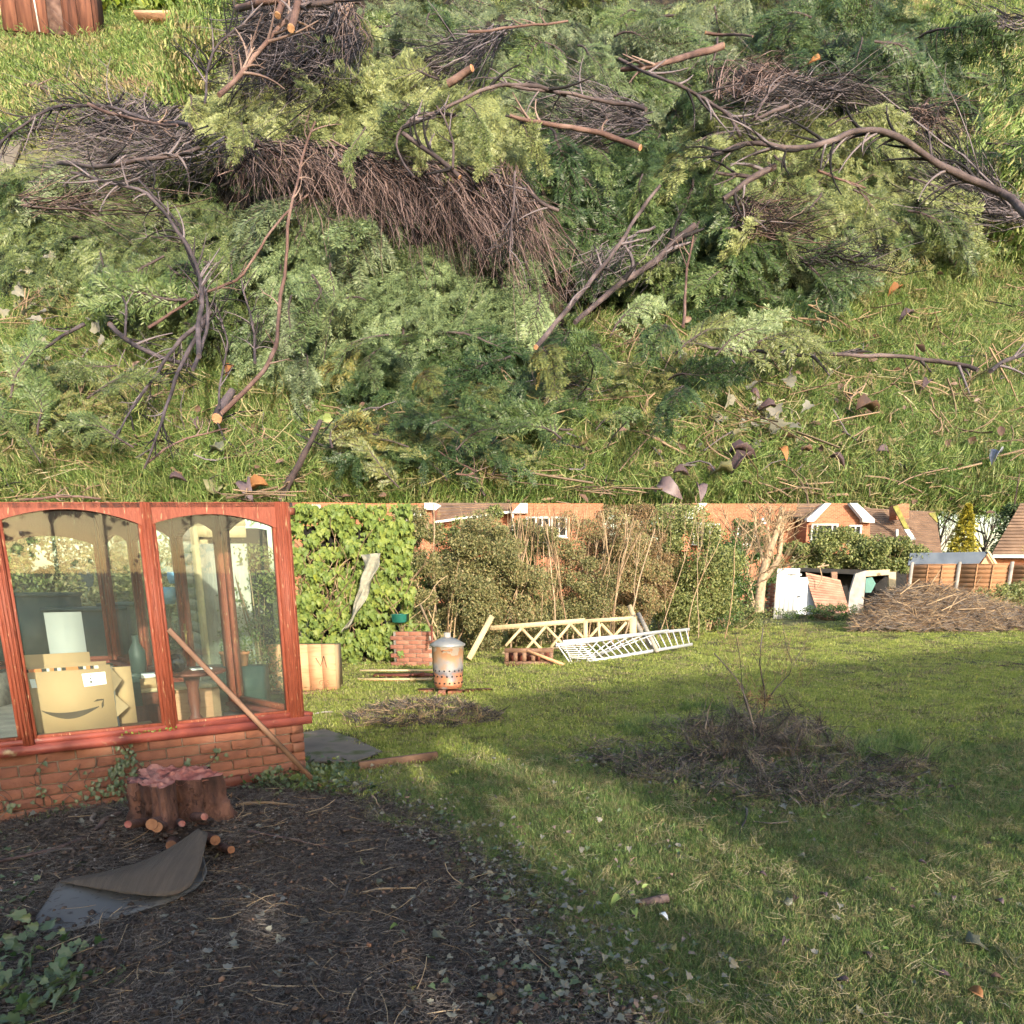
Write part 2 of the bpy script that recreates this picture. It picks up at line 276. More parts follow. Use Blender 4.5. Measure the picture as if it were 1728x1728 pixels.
X['bt_brown'] = BM('red_brown_twigs', [(.010, .007, .007), (.038, .022, .021), (.085, .052, .047), (.17, .12, .11)], isl=1.0, bump=0)
X['bt_dark'] = BM('dark_purple_twigs', [(.006, .005, .006), (.018, .015, .017), (.048, .039, .043), (.13, .11, .12)], isl=1.0, bump=0)
X['bt_pale'] = BM('pale_brown_twigs', [(.06, .04, .035), (.12, .082, .072), (.20, .145, .125)], isl=.5, bump=0)
# ---------------------------------------------------------------- scattering of what nobody could count
def eul(m):   # (N,3,3) -> XYZ euler
    y = -np.arcsin(np.clip(m[:, 2, 0], -1, 1)); return np.stack([np.arctan2(m[:, 2, 1], m[:, 2, 2]), y, np.arctan2(m[:, 1, 0], m[:, 0, 0])], 1)
def basis(Xd, Zd):
    Xd = nz(Xd); Zd = Zd - (Zd * Xd).sum(-1, keepdims=True) * Xd; Zd = nz(Zd); return np.stack([Xd, np.cross(Zd, Xd), Zd], -1)
def scatter(name, pts, rot, scl, protos, label=None, cat=None, parent=None, kind='stuff'):
    """one object of uncountable small pieces: each prototype mesh set on many points"""
    pts = np.asarray(pts, float); n = len(pts); idx = rng.integers(0, len(protos), n)
    me = bpy.data.meshes.new(name); me.vertices.add(n); me.vertices.foreach_set('co', pts.astype(np.float32).ravel())
    for k, t, v, key in (('rot', 'FLOAT_VECTOR', rot, 'vector'), ('scl', 'FLOAT', np.broadcast_to(scl, (n,)), 'value'), ('idx', 'INT', idx, 'value')):
        a = me.attributes.new(k, t, 'POINT'); a.data.foreach_set(key, np.asarray(v, np.int32 if t == 'INT' else np.float32).ravel())
    o = bpy.data.objects.new(name, me); sc.collection.objects.link(o)
    col = bpy.data.collections.new(name + '_pieces')
    for i, p in enumerate(protos): col.objects.link(bpy.data.objects.new('piece_%02d' % i, p))
    g = bpy.data.node_groups.new(name, 'GeometryNodeTree')
    g.interface.new_socket('Geometry', in_out='INPUT', socket_type='NodeSocketGeometry'); g.interface.new_socket('Geometry', in_out='OUTPUT', socket_type='NodeSocketGeometry')
    gi = g.nodes.new('NodeGroupInput'); go = g.nodes.new('NodeGroupOutput'); ip = g.nodes.new('GeometryNodeInstanceOnPoints'); ci = g.nodes.new('GeometryNodeCollectionInfo')
    ci.inputs['Collection'].default_value = col; ci.inputs['Separate Children'].default_value = True; ci.inputs['Reset Children'].default_value = True
    def attr(nm, dt):
        q = g.nodes.new('GeometryNodeInputNamedAttribute'); q.data_type = dt; q.inputs[0].default_value = nm; return q.outputs[0]
    L = g.links.new; L(gi.outputs[0], ip.inputs['Points']); L(ci.outputs[0], ip.inputs['Instance']); ip.inputs['Pick Instance'].default_value = True
    L(attr('idx', 'INT'), ip.inputs['Instance Index'])
    e = g.nodes.new('FunctionNodeEulerToRotation'); L(attr('rot', 'FLOAT_VECTOR'), e.inputs[0]); L(e.outputs[0], ip.inputs['Rotation'])
    L(attr('scl', 'FLOAT'), ip.inputs['Scale']); L(ip.outputs[0], go.inputs[0])
    md = o.modifiers.new('scatter', 'NODES'); md.node_group = g
    tag(o, label, cat, kind=kind)
    if parent is not None: o.parent = parent; o.location = (0, 0, 0) if not any(parent.location) else tuple(-x for x in parent.location)
    return o
def blades(n, rad, h0, h1, wdt, lean=.6, seed=0, flat=0):
    r = np.random.default_rng(seed); m = MB()
    a = r.uniform(0, 6.283, n); q = rad * np.sqrt(r.uniform(0, 1, n)); base = np.stack([q * np.cos(a), q * np.sin(a), 0 * a], 1)
    h = r.uniform(h0, h1, n); az = r.uniform(0, 6.283, n); ln = r.uniform(.1, lean, n) * (1 + flat)
    D = np.stack([np.cos(az), np.sin(az), 0 * az], 1); W = np.stack([-np.sin(az), np.cos(az), 0 * az], 1) * wdt / 2
    up = np.array([0, 0, 1.])
    th = ln[:, None]; p1 = base + (up * np.cos(th * .6) + D * np.sin(th * .6)) * h[:, None] * .45
    p2 = p1 + (up * np.cos(th * 1.6) + D * np.sin(th * 1.6)) * h[:, None] * .35
    p3 = p2 + (up * np.cos(th * 2.4) + D * np.sin(th * 2.4)) * h[:, None] * .3
    V = np.stack([base - W, base + W, p1 + W * .9, p1 - W * .9, p2 + W * .6, p2 - W * .6, p3], 1)
    i = np.arange(n)[:, None] * 7
    f = np.concatenate([i + [[0, 1, 2, 3]], i + [[3, 2, 4, 5]], i + [[5, 4, 6, 6]]]); m.add(V.reshape(-1, 3), f); return m
IVY = np.array([(0, -.05), (.22, -.18), (.5, 0), (.34, .22), (.36, .5), (.14, .55), (0, 1.0), (-.14, .55), (-.36, .5), (-.34, .22), (-.5, 0), (-.22, -.18)])
OVAL = np.array([(0, 0), (.2, .15), (.3, .45), (.2, .8), (0, 1.05), (-.2, .8), (-.3, .45), (-.2, .15)])
def leafcards(m, P, D, Nn, size, shape=None, curl=.15, mi=0):
    """leaves: P base points, D direction of the tip, Nn facing"""
    P = np.asarray(P); n = len(P); D = nz(D); Wd = nz(np.cross(Nn, D)); Nn = np.cross(D, Wd); size = np.broadcast_to(size, (n,))[:, None, None]
    if shape is None:
        v = np.array([(0, 0, 0), (.32, .5, .06), (0, 1, -.1), (-.32, .5, .06)]); f = np.array([[0, 1, 2, 3]])
    else:
        k = len(shape); v = np.zeros((k + 1, 3)); v[:k, :2] = shape; v[k] = (0, .35, 0); v[:, 2] = curl * (np.abs(v[:, 0]) * 1.2 - (v[:, 1] - .3) ** 2 * .8)
        f = np.array([[i, (i + 1) % k, k, k] for i in range(k)])
    W3 = v[None, :, 0:1] * Wd[:, None] + v[None, :, 1:2] * D[:, None] + v[None, :, 2:3] * Nn[:, None]
    V = P[:, None] + W3 * size; nv = v.shape[0]
    m.add(V.reshape(-1, 3), (f[None] + np.arange(n)[:, None, None] * nv).reshape(-1, 4), mi)
def rdir(n, zlo=-1, r=None):
    r = r or rng; z = r.uniform(zlo, 1, n); a = r.uniform(0, 6.283, n); q = np.sqrt(1 - z * z); return np.stack([q * np.cos(a), q * np.sin(a), z], 1)

# ---------------------------------------------------------------- the hillside beyond the houses, with the great heap of cut yew
A = R(34.9); S = 26.0
HU = np.array([1, 0, 0.]); HV = np.array([0, math.cos(A), math.sin(A)]); HN = np.array([0, -math.sin(A), math.cos(A)])
HO = CAM + rays(864, 848) * 57.0
def sm(x, a, b): x = np.clip((x - a) / (b - a), 0, 1); return x * x * (3 - 2 * x)
def inpoly(x, y, poly):
    x = np.asarray(x, float); y = np.asarray(y, float); c = np.zeros(x.shape, bool); n = len(poly)
    for i in range(n):
        x0, y0 = poly[i]; x1, y1 = poly[(i + 1) % n]
        c ^= ((y0 > y) != (y1 > y)) & (x < (x1 - x0) * (y - y0) / ((y1 - y0) or 1e-9) + x0)
    return c
HEAPS = [([(-300,500),(0,490),(250,590),(460,650),(640,660),(900,610),(1000,560),(1400,550),(1700,450),(1760,420),(1740,320),(1690,250),(1570,90),(1500,-20),(1490,-168),(380,-168),(390,130),(350,240),(100,330),(-300,360)], .19, 7),
         ([(470,520),(900,520),(1000,500),(1400,470),(1500,360),(1560,250),(1480,120),(1440,-168),(410,-168),(420,150),(380,260),(400,420)], .27, 11), ([(400,230),(650,230),(660,-168),(400,-168)], .30, 6)]
_gx, _gy = np.meshgrid(np.arange(-300, 2100, 8) + 4.0, np.arange(-168, 900, 8) + 4.0); HM = np.zeros(_gx.shape)
for _p, _h, _k in HEAPS:
    _m = inpoly(_gx, _gy, _p).astype(float); _w = np.hanning(2 * _k + 3)[1:-1]; _w /= _w.sum()
    _m = np.pad(_m, _k, mode='edge'); _m = np.apply_along_axis(lambda q: np.convolve(q, _w, 'valid'), 1, _m); _m = np.apply_along_axis(lambda q: np.convolve(q, _w, 'valid'), 0, _m); HM += _h * _m
def H(u, v):
    u = np.asarray(u, float); v = np.asarray(v, float); base = .03 * fnoise(u, v, 1.2, 1) + .012 * fnoise(u, v, 5, 2)
    P = HO + S * (u[..., None] * HU + np.clip(v, -.5, 40)[..., None] * HV); px, py = proj(P)
    fx = np.clip((px + 300) / 8, 0, HM.shape[1] - 1.001); fy = np.clip((py + 168) / 8, 0, HM.shape[0] - 1.001); i = fx.astype(int); j = fy.astype(int); a = fx - i; b_ = fy - j
    m_ = (HM[j, i] * (1 - a) + HM[j, i + 1] * a) * (1 - b_) + (HM[j + 1, i] * (1 - a) + HM[j + 1, i + 1] * a) * b_
    return base + m_ * (1 + .45 * fnoise(u, v, 1.1, 3) + .35 * fnoise(u, v, 3.1, 4))
def bank(px, py, lift=0.0, flat=False):
    px = np.atleast_1d(np.asarray(px, float)); py = np.atleast_1d(np.asarray(py, float)); d = rays(px, py); lift = np.broadcast_to(lift, px.shape)
    T = np.geomspace(50, 2500, 260); P = CAM + d[:, None] * T[None, :, None] - HO
    u = P @ HU / S; v = P @ HV / S; n = P @ HN / S
    g = n - ((0 if flat else H(u, v)) + lift[:, None]); neg = (g < 0) & (v > -.02); neg[:, -1] = True; i = np.maximum(neg.argmax(1), 1)
    k = np.arange(len(px)); g0 = g[k, i - 1]; g1 = g[k, i]; t = T[i - 1] + (T[i] - T[i - 1]) * np.clip(g0 / (g0 - g1 + 1e-9), 0, 1)
    return CAM + d * t[:, None], t
def bnormal(P):
    q = P - HO; u = q @ HU / S; v = q @ HV / S; e = .05
    gu = (H(u + e, v) - H(u - e, v)) / (2 * e); gv = (H(u, v + e) - H(u, v - e)) / (2 * e)
    return nz(HN - .7 * gu[:, None] * HU - .7 * gv[:, None] * HV)
# hillside sheet
vs = np.concatenate([np.linspace(0, 3, 110), np.linspace(3.05, 9, 110), np.geomspace(9.1, 60, 50)]); us = np.concatenate([-np.geomspace(60, 4.2, 25), np.linspace(-4.1, 4.1, 170), np.geomspace(4.2, 60, 25)])
Ug, Vg = np.meshgrid(us * 1.0, vs, indexing='xy')
fan = 1 + Vg * .10; Ug2 = np.where(np.abs(Ug) <= 4.1, Ug * fan, np.sign(Ug) * (4.1 * fan + (np.abs(Ug) - 4.1)))
def lawn_h(u, v): return .03 * fnoise(u, v, 1.2, 1) + .012 * fnoise(u, v, 5, 2)
Ph = HO + S * (Ug2[..., None] * HU + Vg[..., None] * HV + lawn_h(Ug2, Vg)[..., None] * HN)
Ph[0] = HO + S * (Ug2[0][..., None] * HU)
m = MB(); m.grid(Ph)
und = Ph[::40] - S * .35 * HN + S * .55 * HV; m.grid(und[:, ::-1])
X['hill'] = M('hillside_turf', [(.035, .03, .02), (.08, .09, .03), (.16, .16, .06), (.12, .16, .05)], .25, .9, .6, bs=3, bd=.4, detail=10)
hill = tag(m.build('hillside', X['hill'], origin=HO, smooth=True), 'steep grassy hillside with fallen leaves, above the roofs', kind='structure')
# heap core: brash under the boughs, near-black to stand in for gap shade
m = MB(); uu = np.linspace(-5.5, 7.5, 200); vv = np.linspace(.6, 11.5, 170); U3, V3 = np.meshgrid(uu, vv)
hh = H(U3, V3); 
hh = np.where(hh - lawn_h(U3, V3) < .05, lawn_h(U3, V3) - .12, hh)
Pc = HO + S * (U3[..., None] * HU + V3[..., None] * HV + (hh - .06 + .02 * fnoise(U3, V3, 9, 6))[..., None] * HN); m.grid(Pc)
X['brash'] = M('dead_brash', [(.006, .005, .004), (.02, .016, .011), (.045, .035, .02)], .5, .95, 1, bs=1.6, bd=.8, detail=10)
tag(m.build('brash_mound', X['brash'], origin=HO), 'dark mass of dead brash lying under the heaped boughs', 'brash', kind='stuff')

# yew bough prototypes: stem along +X, length 1
def needle_rows(m, P, Tn, Nn, ln, sp, wd, r, mi, bushy=.25):
    seg = np.linalg.norm(np.diff(P, axis=0), axis=1); L = np.concatenate([[0], np.cumsum(seg)]); n = max(3, int(L[-1] / sp)); s = (np.arange(n) + .5) / n * L[-1]
    Q = np.stack([np.interp(s, L, P[:, k]) for k in range(3)], 1); T = nz(np.stack([np.interp(s, L, Tn[:, k]) for k in range(3)], 1)); B = nz(np.cross(Nn, T)); Nv = np.cross(T, B)
    for sd_ in (-1, 1):
        f = .62 + .2 * r.uniform(-1, 1, n); tz = r.normal(.12, bushy, n); d = nz(T * f[:, None] + B * sd_ * .8 + Nv * tz[:, None])
        l = ln * r.uniform(.75, 1.1, n) * np.clip(1.25 - .5 * s / L[-1], 0, 1); w_ = nz(np.cross(d, Nv + .5 * r.normal(0, 1, (n, 3)) * .4)) * wd / 2
        p = Q + T * r.uniform(-.3, .3, n)[:, None] * sp
        V = np.stack([p, p + d * l[:, None] * .45 + w_, p + d * l[:, None], p + d * l[:, None] * .45 - w_], 1); i = np.arange(n)[:, None] * 4
        m.add(V.reshape(-1, 3), i + [[0, 1, 2, 3]], mi)
def bough_mesh(seed, ntw=22, spread=.42, droop=.35, ln=.060, sp=.0125, bushy=.25, sub=True):
    r = np.random.default_rng(seed); st = MB(); nd_ = MB(); k = 9; s = np.linspace(0, 1, k); c = r.normal(0, .12)
    P = np.stack([s, c * np.sin(s * 2.5) + .03 * np.sin(s * 9 + seed), .10 * np.sin(s * 3) - droop * .5 * s ** 2], 1); st.tube(P, .011 * (1 - .8 * s) + .002, 5)
    needle_rows(nd_, P[3:], np.gradient(P, axis=0)[3:], np.array([0, 0, 1.]), ln, sp, ln * .17, r, 1, bushy)
    for j in range(ntw):
        t = .06 + .9 * (j + r.uniform(0, .8)) / ntw; sd_ = 1 if j % 2 else -1; b = np.array([np.interp(t, s, P[:, q]) for q in range(3)])
        ang = sd_ * R(r.uniform(26, 50)) * (1 - .3 * t); L_ = spread * (1 - t) ** .55 * r.uniform(.6, 1.15) * min(1, .45 + t * 3) + .07
        q = np.linspace(0, 1, 5); aa = ang * (1 - .35 * q); step = np.stack([np.cos(aa), np.sin(aa), -droop * q * 1.1 + r.normal(0, .16)], 1) * L_ / 4; tp = b + np.cumsum(np.vstack([np.zeros(3), step[:-1]]), 0)
        st.tube(tp, .0045 * (1 - .7 * q), 3, cap=False); Nn = nz(np.array([r.normal(0, .25), r.normal(0, .25), 1])); needle_rows(nd_, tp, np.gradient(tp, axis=0), Nn, ln, sp, ln * .17, r, 1, bushy)
        if sub and L_ > .16:
            for e in range(int(L_ / .065)):
                tt = r.uniform(.25, .9); b2 = np.array([np.interp(tt, q, tp[:, z]) for z in range(3)]); a2 = ang + r.choice([-1, 1]) * R(r.uniform(22, 42)); l2 = L_ * r.uniform(.25, .45)
                q2 = np.linspace(0, 1, 4); t2 = b2 + np.stack([np.cos(a2) * q2 * l2, np.sin(a2) * q2 * l2, -droop * q2 ** 2 * l2 + r.normal(0, .2) * q2 * l2], 1)
                needle_rows(nd_, t2, np.gradient(t2, axis=0), Nn, ln, sp, ln * .17, r, 1, bushy)
    return st, nd_
BOUGHS = []
for i in range(9):
    st, ndl = bough_mesh(100 + i, ntw=22 + 3 * (i % 4), spread=.22 + .05 * (i % 3), droop=[.2, .5, .8][i % 3], bushy=[.12, .2, .4][(i // 3) % 3])
    BOUGHS.append((st.mesh('stem', X['bk']), ndl.mesh('needles', X['yew_mid'])))
SPRAYS = {}
_sp = []
for i in range(4):
    st, ndl = bough_mesh(300 + i, ntw=[4, 6, 5, 8][i], spread=[.2, .32, .25, .3][i], droop=[.3, .5, .2, .7][i], ln=.105, sp=.024, bushy=.2, sub=False); _sp.append(ndl)
def bough(px, py, ang, lenpx, kind, label, lift=.03, group=None, tilt=.35, stem='bk', rr=None):
    """one cut bough lying on the heap: foot at the pixel's place on the heap surface, pointing down the picture angle"""
    P, t = bank([px], [py], lift); P = P[0]; t = t[0]; L = lenpx * t / F; Nn = bnormal(P[None])[0]
    P2, t2 = bank([px + math.cos(ang) * lenpx * .5], [py - math.sin(ang) * lenpx * .5], lift)
    d = P2[0] - P
    if np.linalg.norm(d) > L * 1.2 or np.linalg.norm(d) < L * .2:     # stays with the surface, but never shoots off down a far slope
        a_ = np.array([math.cos(ang), 0, 0]) + math.sin(ang) * (HV * .75 + np.array([0, 0, .3])); d = nz(a_)
    d = nz(nz(d) + Nn * rng.normal(.14, .16)); toc = nz(CAM - P); zz = nz(Nn * (1 - tilt) + toc * tilt * 1.2 + rng.normal(0, .3, 3))
    if rng.random() < .5: zz = nz(zz + rng.normal(0, .2, 3))
    Bm = basis(d[None], zz[None])[0]; i = rng.integers(0, len(BOUGHS)); sm_, nm_ = BOUGHS[i]
    root = thing('yew_bough', label, 'bough', P, group or 'cut yew boughs heaped on the hillside')
    mt = Matrix(Bm.tolist()).to_4x4(); root.rotation_euler = mt.to_euler(); root.scale = (L, L, L)
    for me, nm, ml in ((sm_, 'stem', X[stem]), (nm_, 'needles', X['yew_' + kind])):
        o = bpy.data.objects.new(nm, me); sc.collection.objects.link(o); o.parent = root; o.material_slots[0].link = 'OBJECT'; o.material_slots[0].material = ml
        if nm == 'needles': o['kind'] = 'stuff'
    return root
COL = {'pale': 'pale blue-green', 'gold': 'pale yellow-green', 'mid': 'mid green', 'dark': 'deep green', 'olive': 'olive green', 'grey': 'greyish green', 'amber': 'yellowing'}
# region: polygon (px), number, kinds, angle range (deg, screen), length px, place words, size words
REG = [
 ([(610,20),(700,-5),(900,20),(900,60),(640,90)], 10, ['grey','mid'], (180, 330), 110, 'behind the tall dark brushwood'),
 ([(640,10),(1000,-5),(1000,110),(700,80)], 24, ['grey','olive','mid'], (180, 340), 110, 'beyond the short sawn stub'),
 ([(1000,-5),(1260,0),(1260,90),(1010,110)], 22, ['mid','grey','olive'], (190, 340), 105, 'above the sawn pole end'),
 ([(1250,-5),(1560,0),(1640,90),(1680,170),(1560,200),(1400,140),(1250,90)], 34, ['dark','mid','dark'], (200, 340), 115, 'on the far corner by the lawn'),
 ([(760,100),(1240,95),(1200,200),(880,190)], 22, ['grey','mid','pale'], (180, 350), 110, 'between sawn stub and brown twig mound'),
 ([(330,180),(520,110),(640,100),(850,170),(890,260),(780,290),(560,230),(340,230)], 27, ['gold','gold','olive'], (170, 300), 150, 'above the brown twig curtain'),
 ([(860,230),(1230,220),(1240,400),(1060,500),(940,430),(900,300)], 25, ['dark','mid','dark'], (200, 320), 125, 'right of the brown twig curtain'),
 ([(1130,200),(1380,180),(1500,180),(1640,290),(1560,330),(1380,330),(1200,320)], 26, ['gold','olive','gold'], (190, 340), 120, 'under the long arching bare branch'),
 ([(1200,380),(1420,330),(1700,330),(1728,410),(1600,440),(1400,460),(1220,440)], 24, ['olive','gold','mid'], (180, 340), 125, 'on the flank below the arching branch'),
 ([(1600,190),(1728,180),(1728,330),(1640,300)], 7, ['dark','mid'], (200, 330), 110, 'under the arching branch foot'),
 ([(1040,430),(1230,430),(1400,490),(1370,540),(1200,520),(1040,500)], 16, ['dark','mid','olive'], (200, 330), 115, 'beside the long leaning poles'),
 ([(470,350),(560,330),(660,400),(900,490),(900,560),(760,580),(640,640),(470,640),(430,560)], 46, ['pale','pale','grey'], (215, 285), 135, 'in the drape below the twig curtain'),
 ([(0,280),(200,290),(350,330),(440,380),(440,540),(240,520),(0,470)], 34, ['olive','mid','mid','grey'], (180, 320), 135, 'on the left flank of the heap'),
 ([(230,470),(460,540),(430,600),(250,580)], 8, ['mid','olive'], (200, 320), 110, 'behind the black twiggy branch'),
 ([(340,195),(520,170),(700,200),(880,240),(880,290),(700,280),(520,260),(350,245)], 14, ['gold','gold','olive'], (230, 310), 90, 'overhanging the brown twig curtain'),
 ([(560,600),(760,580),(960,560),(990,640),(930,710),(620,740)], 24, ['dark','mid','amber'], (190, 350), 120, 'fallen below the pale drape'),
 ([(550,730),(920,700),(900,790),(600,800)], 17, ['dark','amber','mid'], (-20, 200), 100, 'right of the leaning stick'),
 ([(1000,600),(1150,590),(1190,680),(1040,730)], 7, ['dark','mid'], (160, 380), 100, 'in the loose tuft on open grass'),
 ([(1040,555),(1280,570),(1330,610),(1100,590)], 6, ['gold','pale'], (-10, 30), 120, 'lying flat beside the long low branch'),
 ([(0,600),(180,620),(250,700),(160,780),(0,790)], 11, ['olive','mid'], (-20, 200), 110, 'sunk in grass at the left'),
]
BOUGH_LIST = []
for poly, cnt, kinds, (a0, a1), ln, place in REG:
    cnt = max(4, round(cnt * .715))
    pa = np.array(poly); n_ = 0; pts_ = []
    while len(pts_) < cnt:      # even cover: keep the candidate farthest from its neighbours
        c = []
        while len(c) < 8:
            x = rng.uniform(pa[:, 0].min(), pa[:, 0].max()); y = rng.uniform(pa[:, 1].min(), pa[:, 1].max())
            if inpoly(x, y, poly): c.append((x, y))
        c = np.array(c)
        if pts_: dd = np.min(np.linalg.norm(c[:, None] - np.array(pts_)[None], axis=2), 1); pts_.append(tuple(c[dd.argmax()]))
        else: pts_.append(tuple(c[0]))
    cx_, cy_ = pa.mean(0)
    for j, (x, y) in enumerate(pts_):
        kd = kinds[j % len(kinds)]; an = R(rng.uniform(a0, a1)); L_ = ln * rng.uniform(.85, 1.55)
        if y + L_ * .9 > 838 and math.sin(an) < 0: an = -an
        L_ = min(L_, (842 - y) / max(.35, -math.sin(an))) if math.sin(an) < 0 else L_
        x0_, x1_ = pa[:, 0].min(), pa[:, 0].max(); y0_, y1_ = pa[:, 1].min(), pa[:, 1].max(); fx_ = (x - x0_) / (x1_ - x0_); fy_ = (y - y0_) / (y1_ - y0_)
        where = ('top' if fy_ < .33 else 'bottom' if fy_ > .66 else 'middle') + (' left' if fx_ < .25 else ' centre-left' if fx_ < .5 else ' centre-right' if fx_ < .75 else ' right')
        dr_ = math.degrees(an) % 360; tip = 'up' if 45 < dr_ < 135 else 'left' if 135 <= dr_ < 225 else 'down' if 225 <= dr_ < 315 else 'right'
        cand = ['%s %sbough %s, %s, tip %s' % (COL[kd], w_, place, where, tip) for w_ in (('long ',) if L_ > ln * 1.1 else ('short ',) if L_ < ln * .85 else ('',))]
        lab = cand[0]
        BOUGH_LIST.append(bough(x - math.cos(an) * L_ * .4, min(y + math.sin(an) * L_ * .4, 835), an, L_, kd, lab, lift=-.02 + .20 * rng.random() ** 1.5 + (.10 if place.startswith(('fallen', 'right of the leaning', 'in the loose', 'lying', 'sunk')) else .16 if place.startswith('overhang') else 0), group='yew boughs ' + place, tilt=.18))
_by = {}
for o in BOUGH_LIST: _by.setdefault(o['label'], []).append(o)
for k_, v_ in _by.items():
    v_.sort(key=lambda o: o.location.x)
    if len(v_) > 1:
        for o, q in zip(v_, {2: ['left one', 'right one'], 3: ['left one', 'middle one', 'right one']}.get(len(v_), ['leftmost', 'second'] + ['further right'] * (len(v_) - 3) + ['rightmost'])): o['label'] = k_ + ', ' + q
for o in BOUGH_LIST:
    if len(o['label'].replace('-', '').split()) > 16: o['label'] = o['label'].replace(' the ', ' ')
# finer broken sprays filling the gaps: uncountable
def spray_fill(name, polys, n, kind, lab, size=(45, 80), angr=(190, 340), lift=0.0, ylim=835):
    P_ = []
    while sum(len(q) for q in P_) < n:
        x = rng.uniform(-20, 1750, 6000); y = rng.uniform(-10, ylim, 6000); k = np.zeros(6000, bool)
        for p in polys: k |= inpoly(x, y, p)
        k &= fnoise(x / 46, y / 30, 1.0, 51) + .5 * fnoise(x / 15, y / 11, 1.0, 52) > -.22
        P_.append(np.stack([x[k], y[k]], 1))
    q = np.vstack(P_)[:n]; L = rng.uniform(*size, n); an = np.radians(rng.uniform(*angr, n)); an = np.where(q[:, 1] + L > ylim + 8, -an, an)
    W, t = bank(q[:, 0], q[:, 1], lift + rng.uniform(-.06, .09, n)); Nn = bnormal(W)
    d = np.cos(an)[:, None] * HU + np.sin(an)[:, None] * (HV * .8 + np.array([0, 0, .35])); d = d - (d * Nn).sum(1, keepdims=True) * Nn * .8 + Nn * rng.normal(.1, .2, (n, 1))
    B = basis(d, nz(Nn + .25 * nz(CAM - W)) + rng.normal(0, .4, (n, 3)))
    pr = [s_.mesh('spray', X['yew_' + kind]) for s_ in _sp]
    scatter(name, W, eul(B), L * t / F, pr, lab, 'foliage')
R_ = [r[0] for r in REG]
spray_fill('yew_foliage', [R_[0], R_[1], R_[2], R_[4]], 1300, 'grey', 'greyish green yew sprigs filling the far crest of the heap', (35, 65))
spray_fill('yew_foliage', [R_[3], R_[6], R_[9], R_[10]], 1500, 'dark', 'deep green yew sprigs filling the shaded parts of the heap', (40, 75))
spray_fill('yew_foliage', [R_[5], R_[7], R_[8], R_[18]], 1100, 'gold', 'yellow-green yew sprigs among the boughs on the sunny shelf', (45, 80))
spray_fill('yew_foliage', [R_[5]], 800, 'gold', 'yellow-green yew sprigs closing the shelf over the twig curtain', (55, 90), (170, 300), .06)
spray_fill('yew_foliage', [R_[11]], 1500, 'pale', 'pale blue-green yew sprigs in the smooth drape', (45, 75), (225, 275), .02)
spray_fill('yew_foliage', [R_[12], R_[13]], 900, 'olive', 'olive yew sprigs along the low front of the heap', (45, 80))
spray_fill('yew_foliage', [R_[15], R_[16]], 420, 'dark', 'deep green yew sprigs fallen in front of the pale drape', (45, 80), (180, 350), .07)
spray_fill('yew_foliage', [R_[16], R_[17], R_[19]], 300, 'amber', 'yellowing yew sprigs strewn on the grass at the front', (35, 60), (0, 180), .07)
spray_fill('yew_foliage', [[(350,180),(1600,150),(1700,330),(1400,470),(1000,520),(560,600),(300,560),(0,470),(0,300),(350,260)]], 1300, 'mid', 'mid green yew sprigs scattered through the whole heap', (40, 75), (180, 350), -.03)

# ---- bare branches: each a thing, drawn over the heap by its course
def course(pts, n, lift, wob=0.0, sag=0.0):
    pts = np.asarray(pts, float); s = np.concatenate([[0], np.cumsum(np.linalg.norm(np.diff(pts, axis=0), axis=1))]); q = np.linspace(0, s[-1], n)
    x = np.interp(q, s, pts[:, 0]); y = np.interp(q, s, pts[:, 1])
    for _ in range(2): x[1:-1] = (x[:-2] + 2 * x[1:-1] + x[2:]) / 4; y[1:-1] = (y[:-2] + 2 * y[1:-1] + y[2:]) / 4
    if wob: ph = rng.uniform(0, 6, 4); x = x + wob * (np.sin(q / 23 + ph[0]) + .5 * np.sin(q / 9 + ph[1])); y = y + wob * (np.sin(q / 19 + ph[2]) + .5 * np.sin(q / 8 + ph[3]))
    y = np.minimum(y, 845)
    W, t = bank(x, y, lift)
    for _ in range(3): t[1:-1] = (t[:-2] + 2 * t[1:-1] + t[2:]) / 4
    return CAM + rays(x, y) * t[:, None], t, x, y
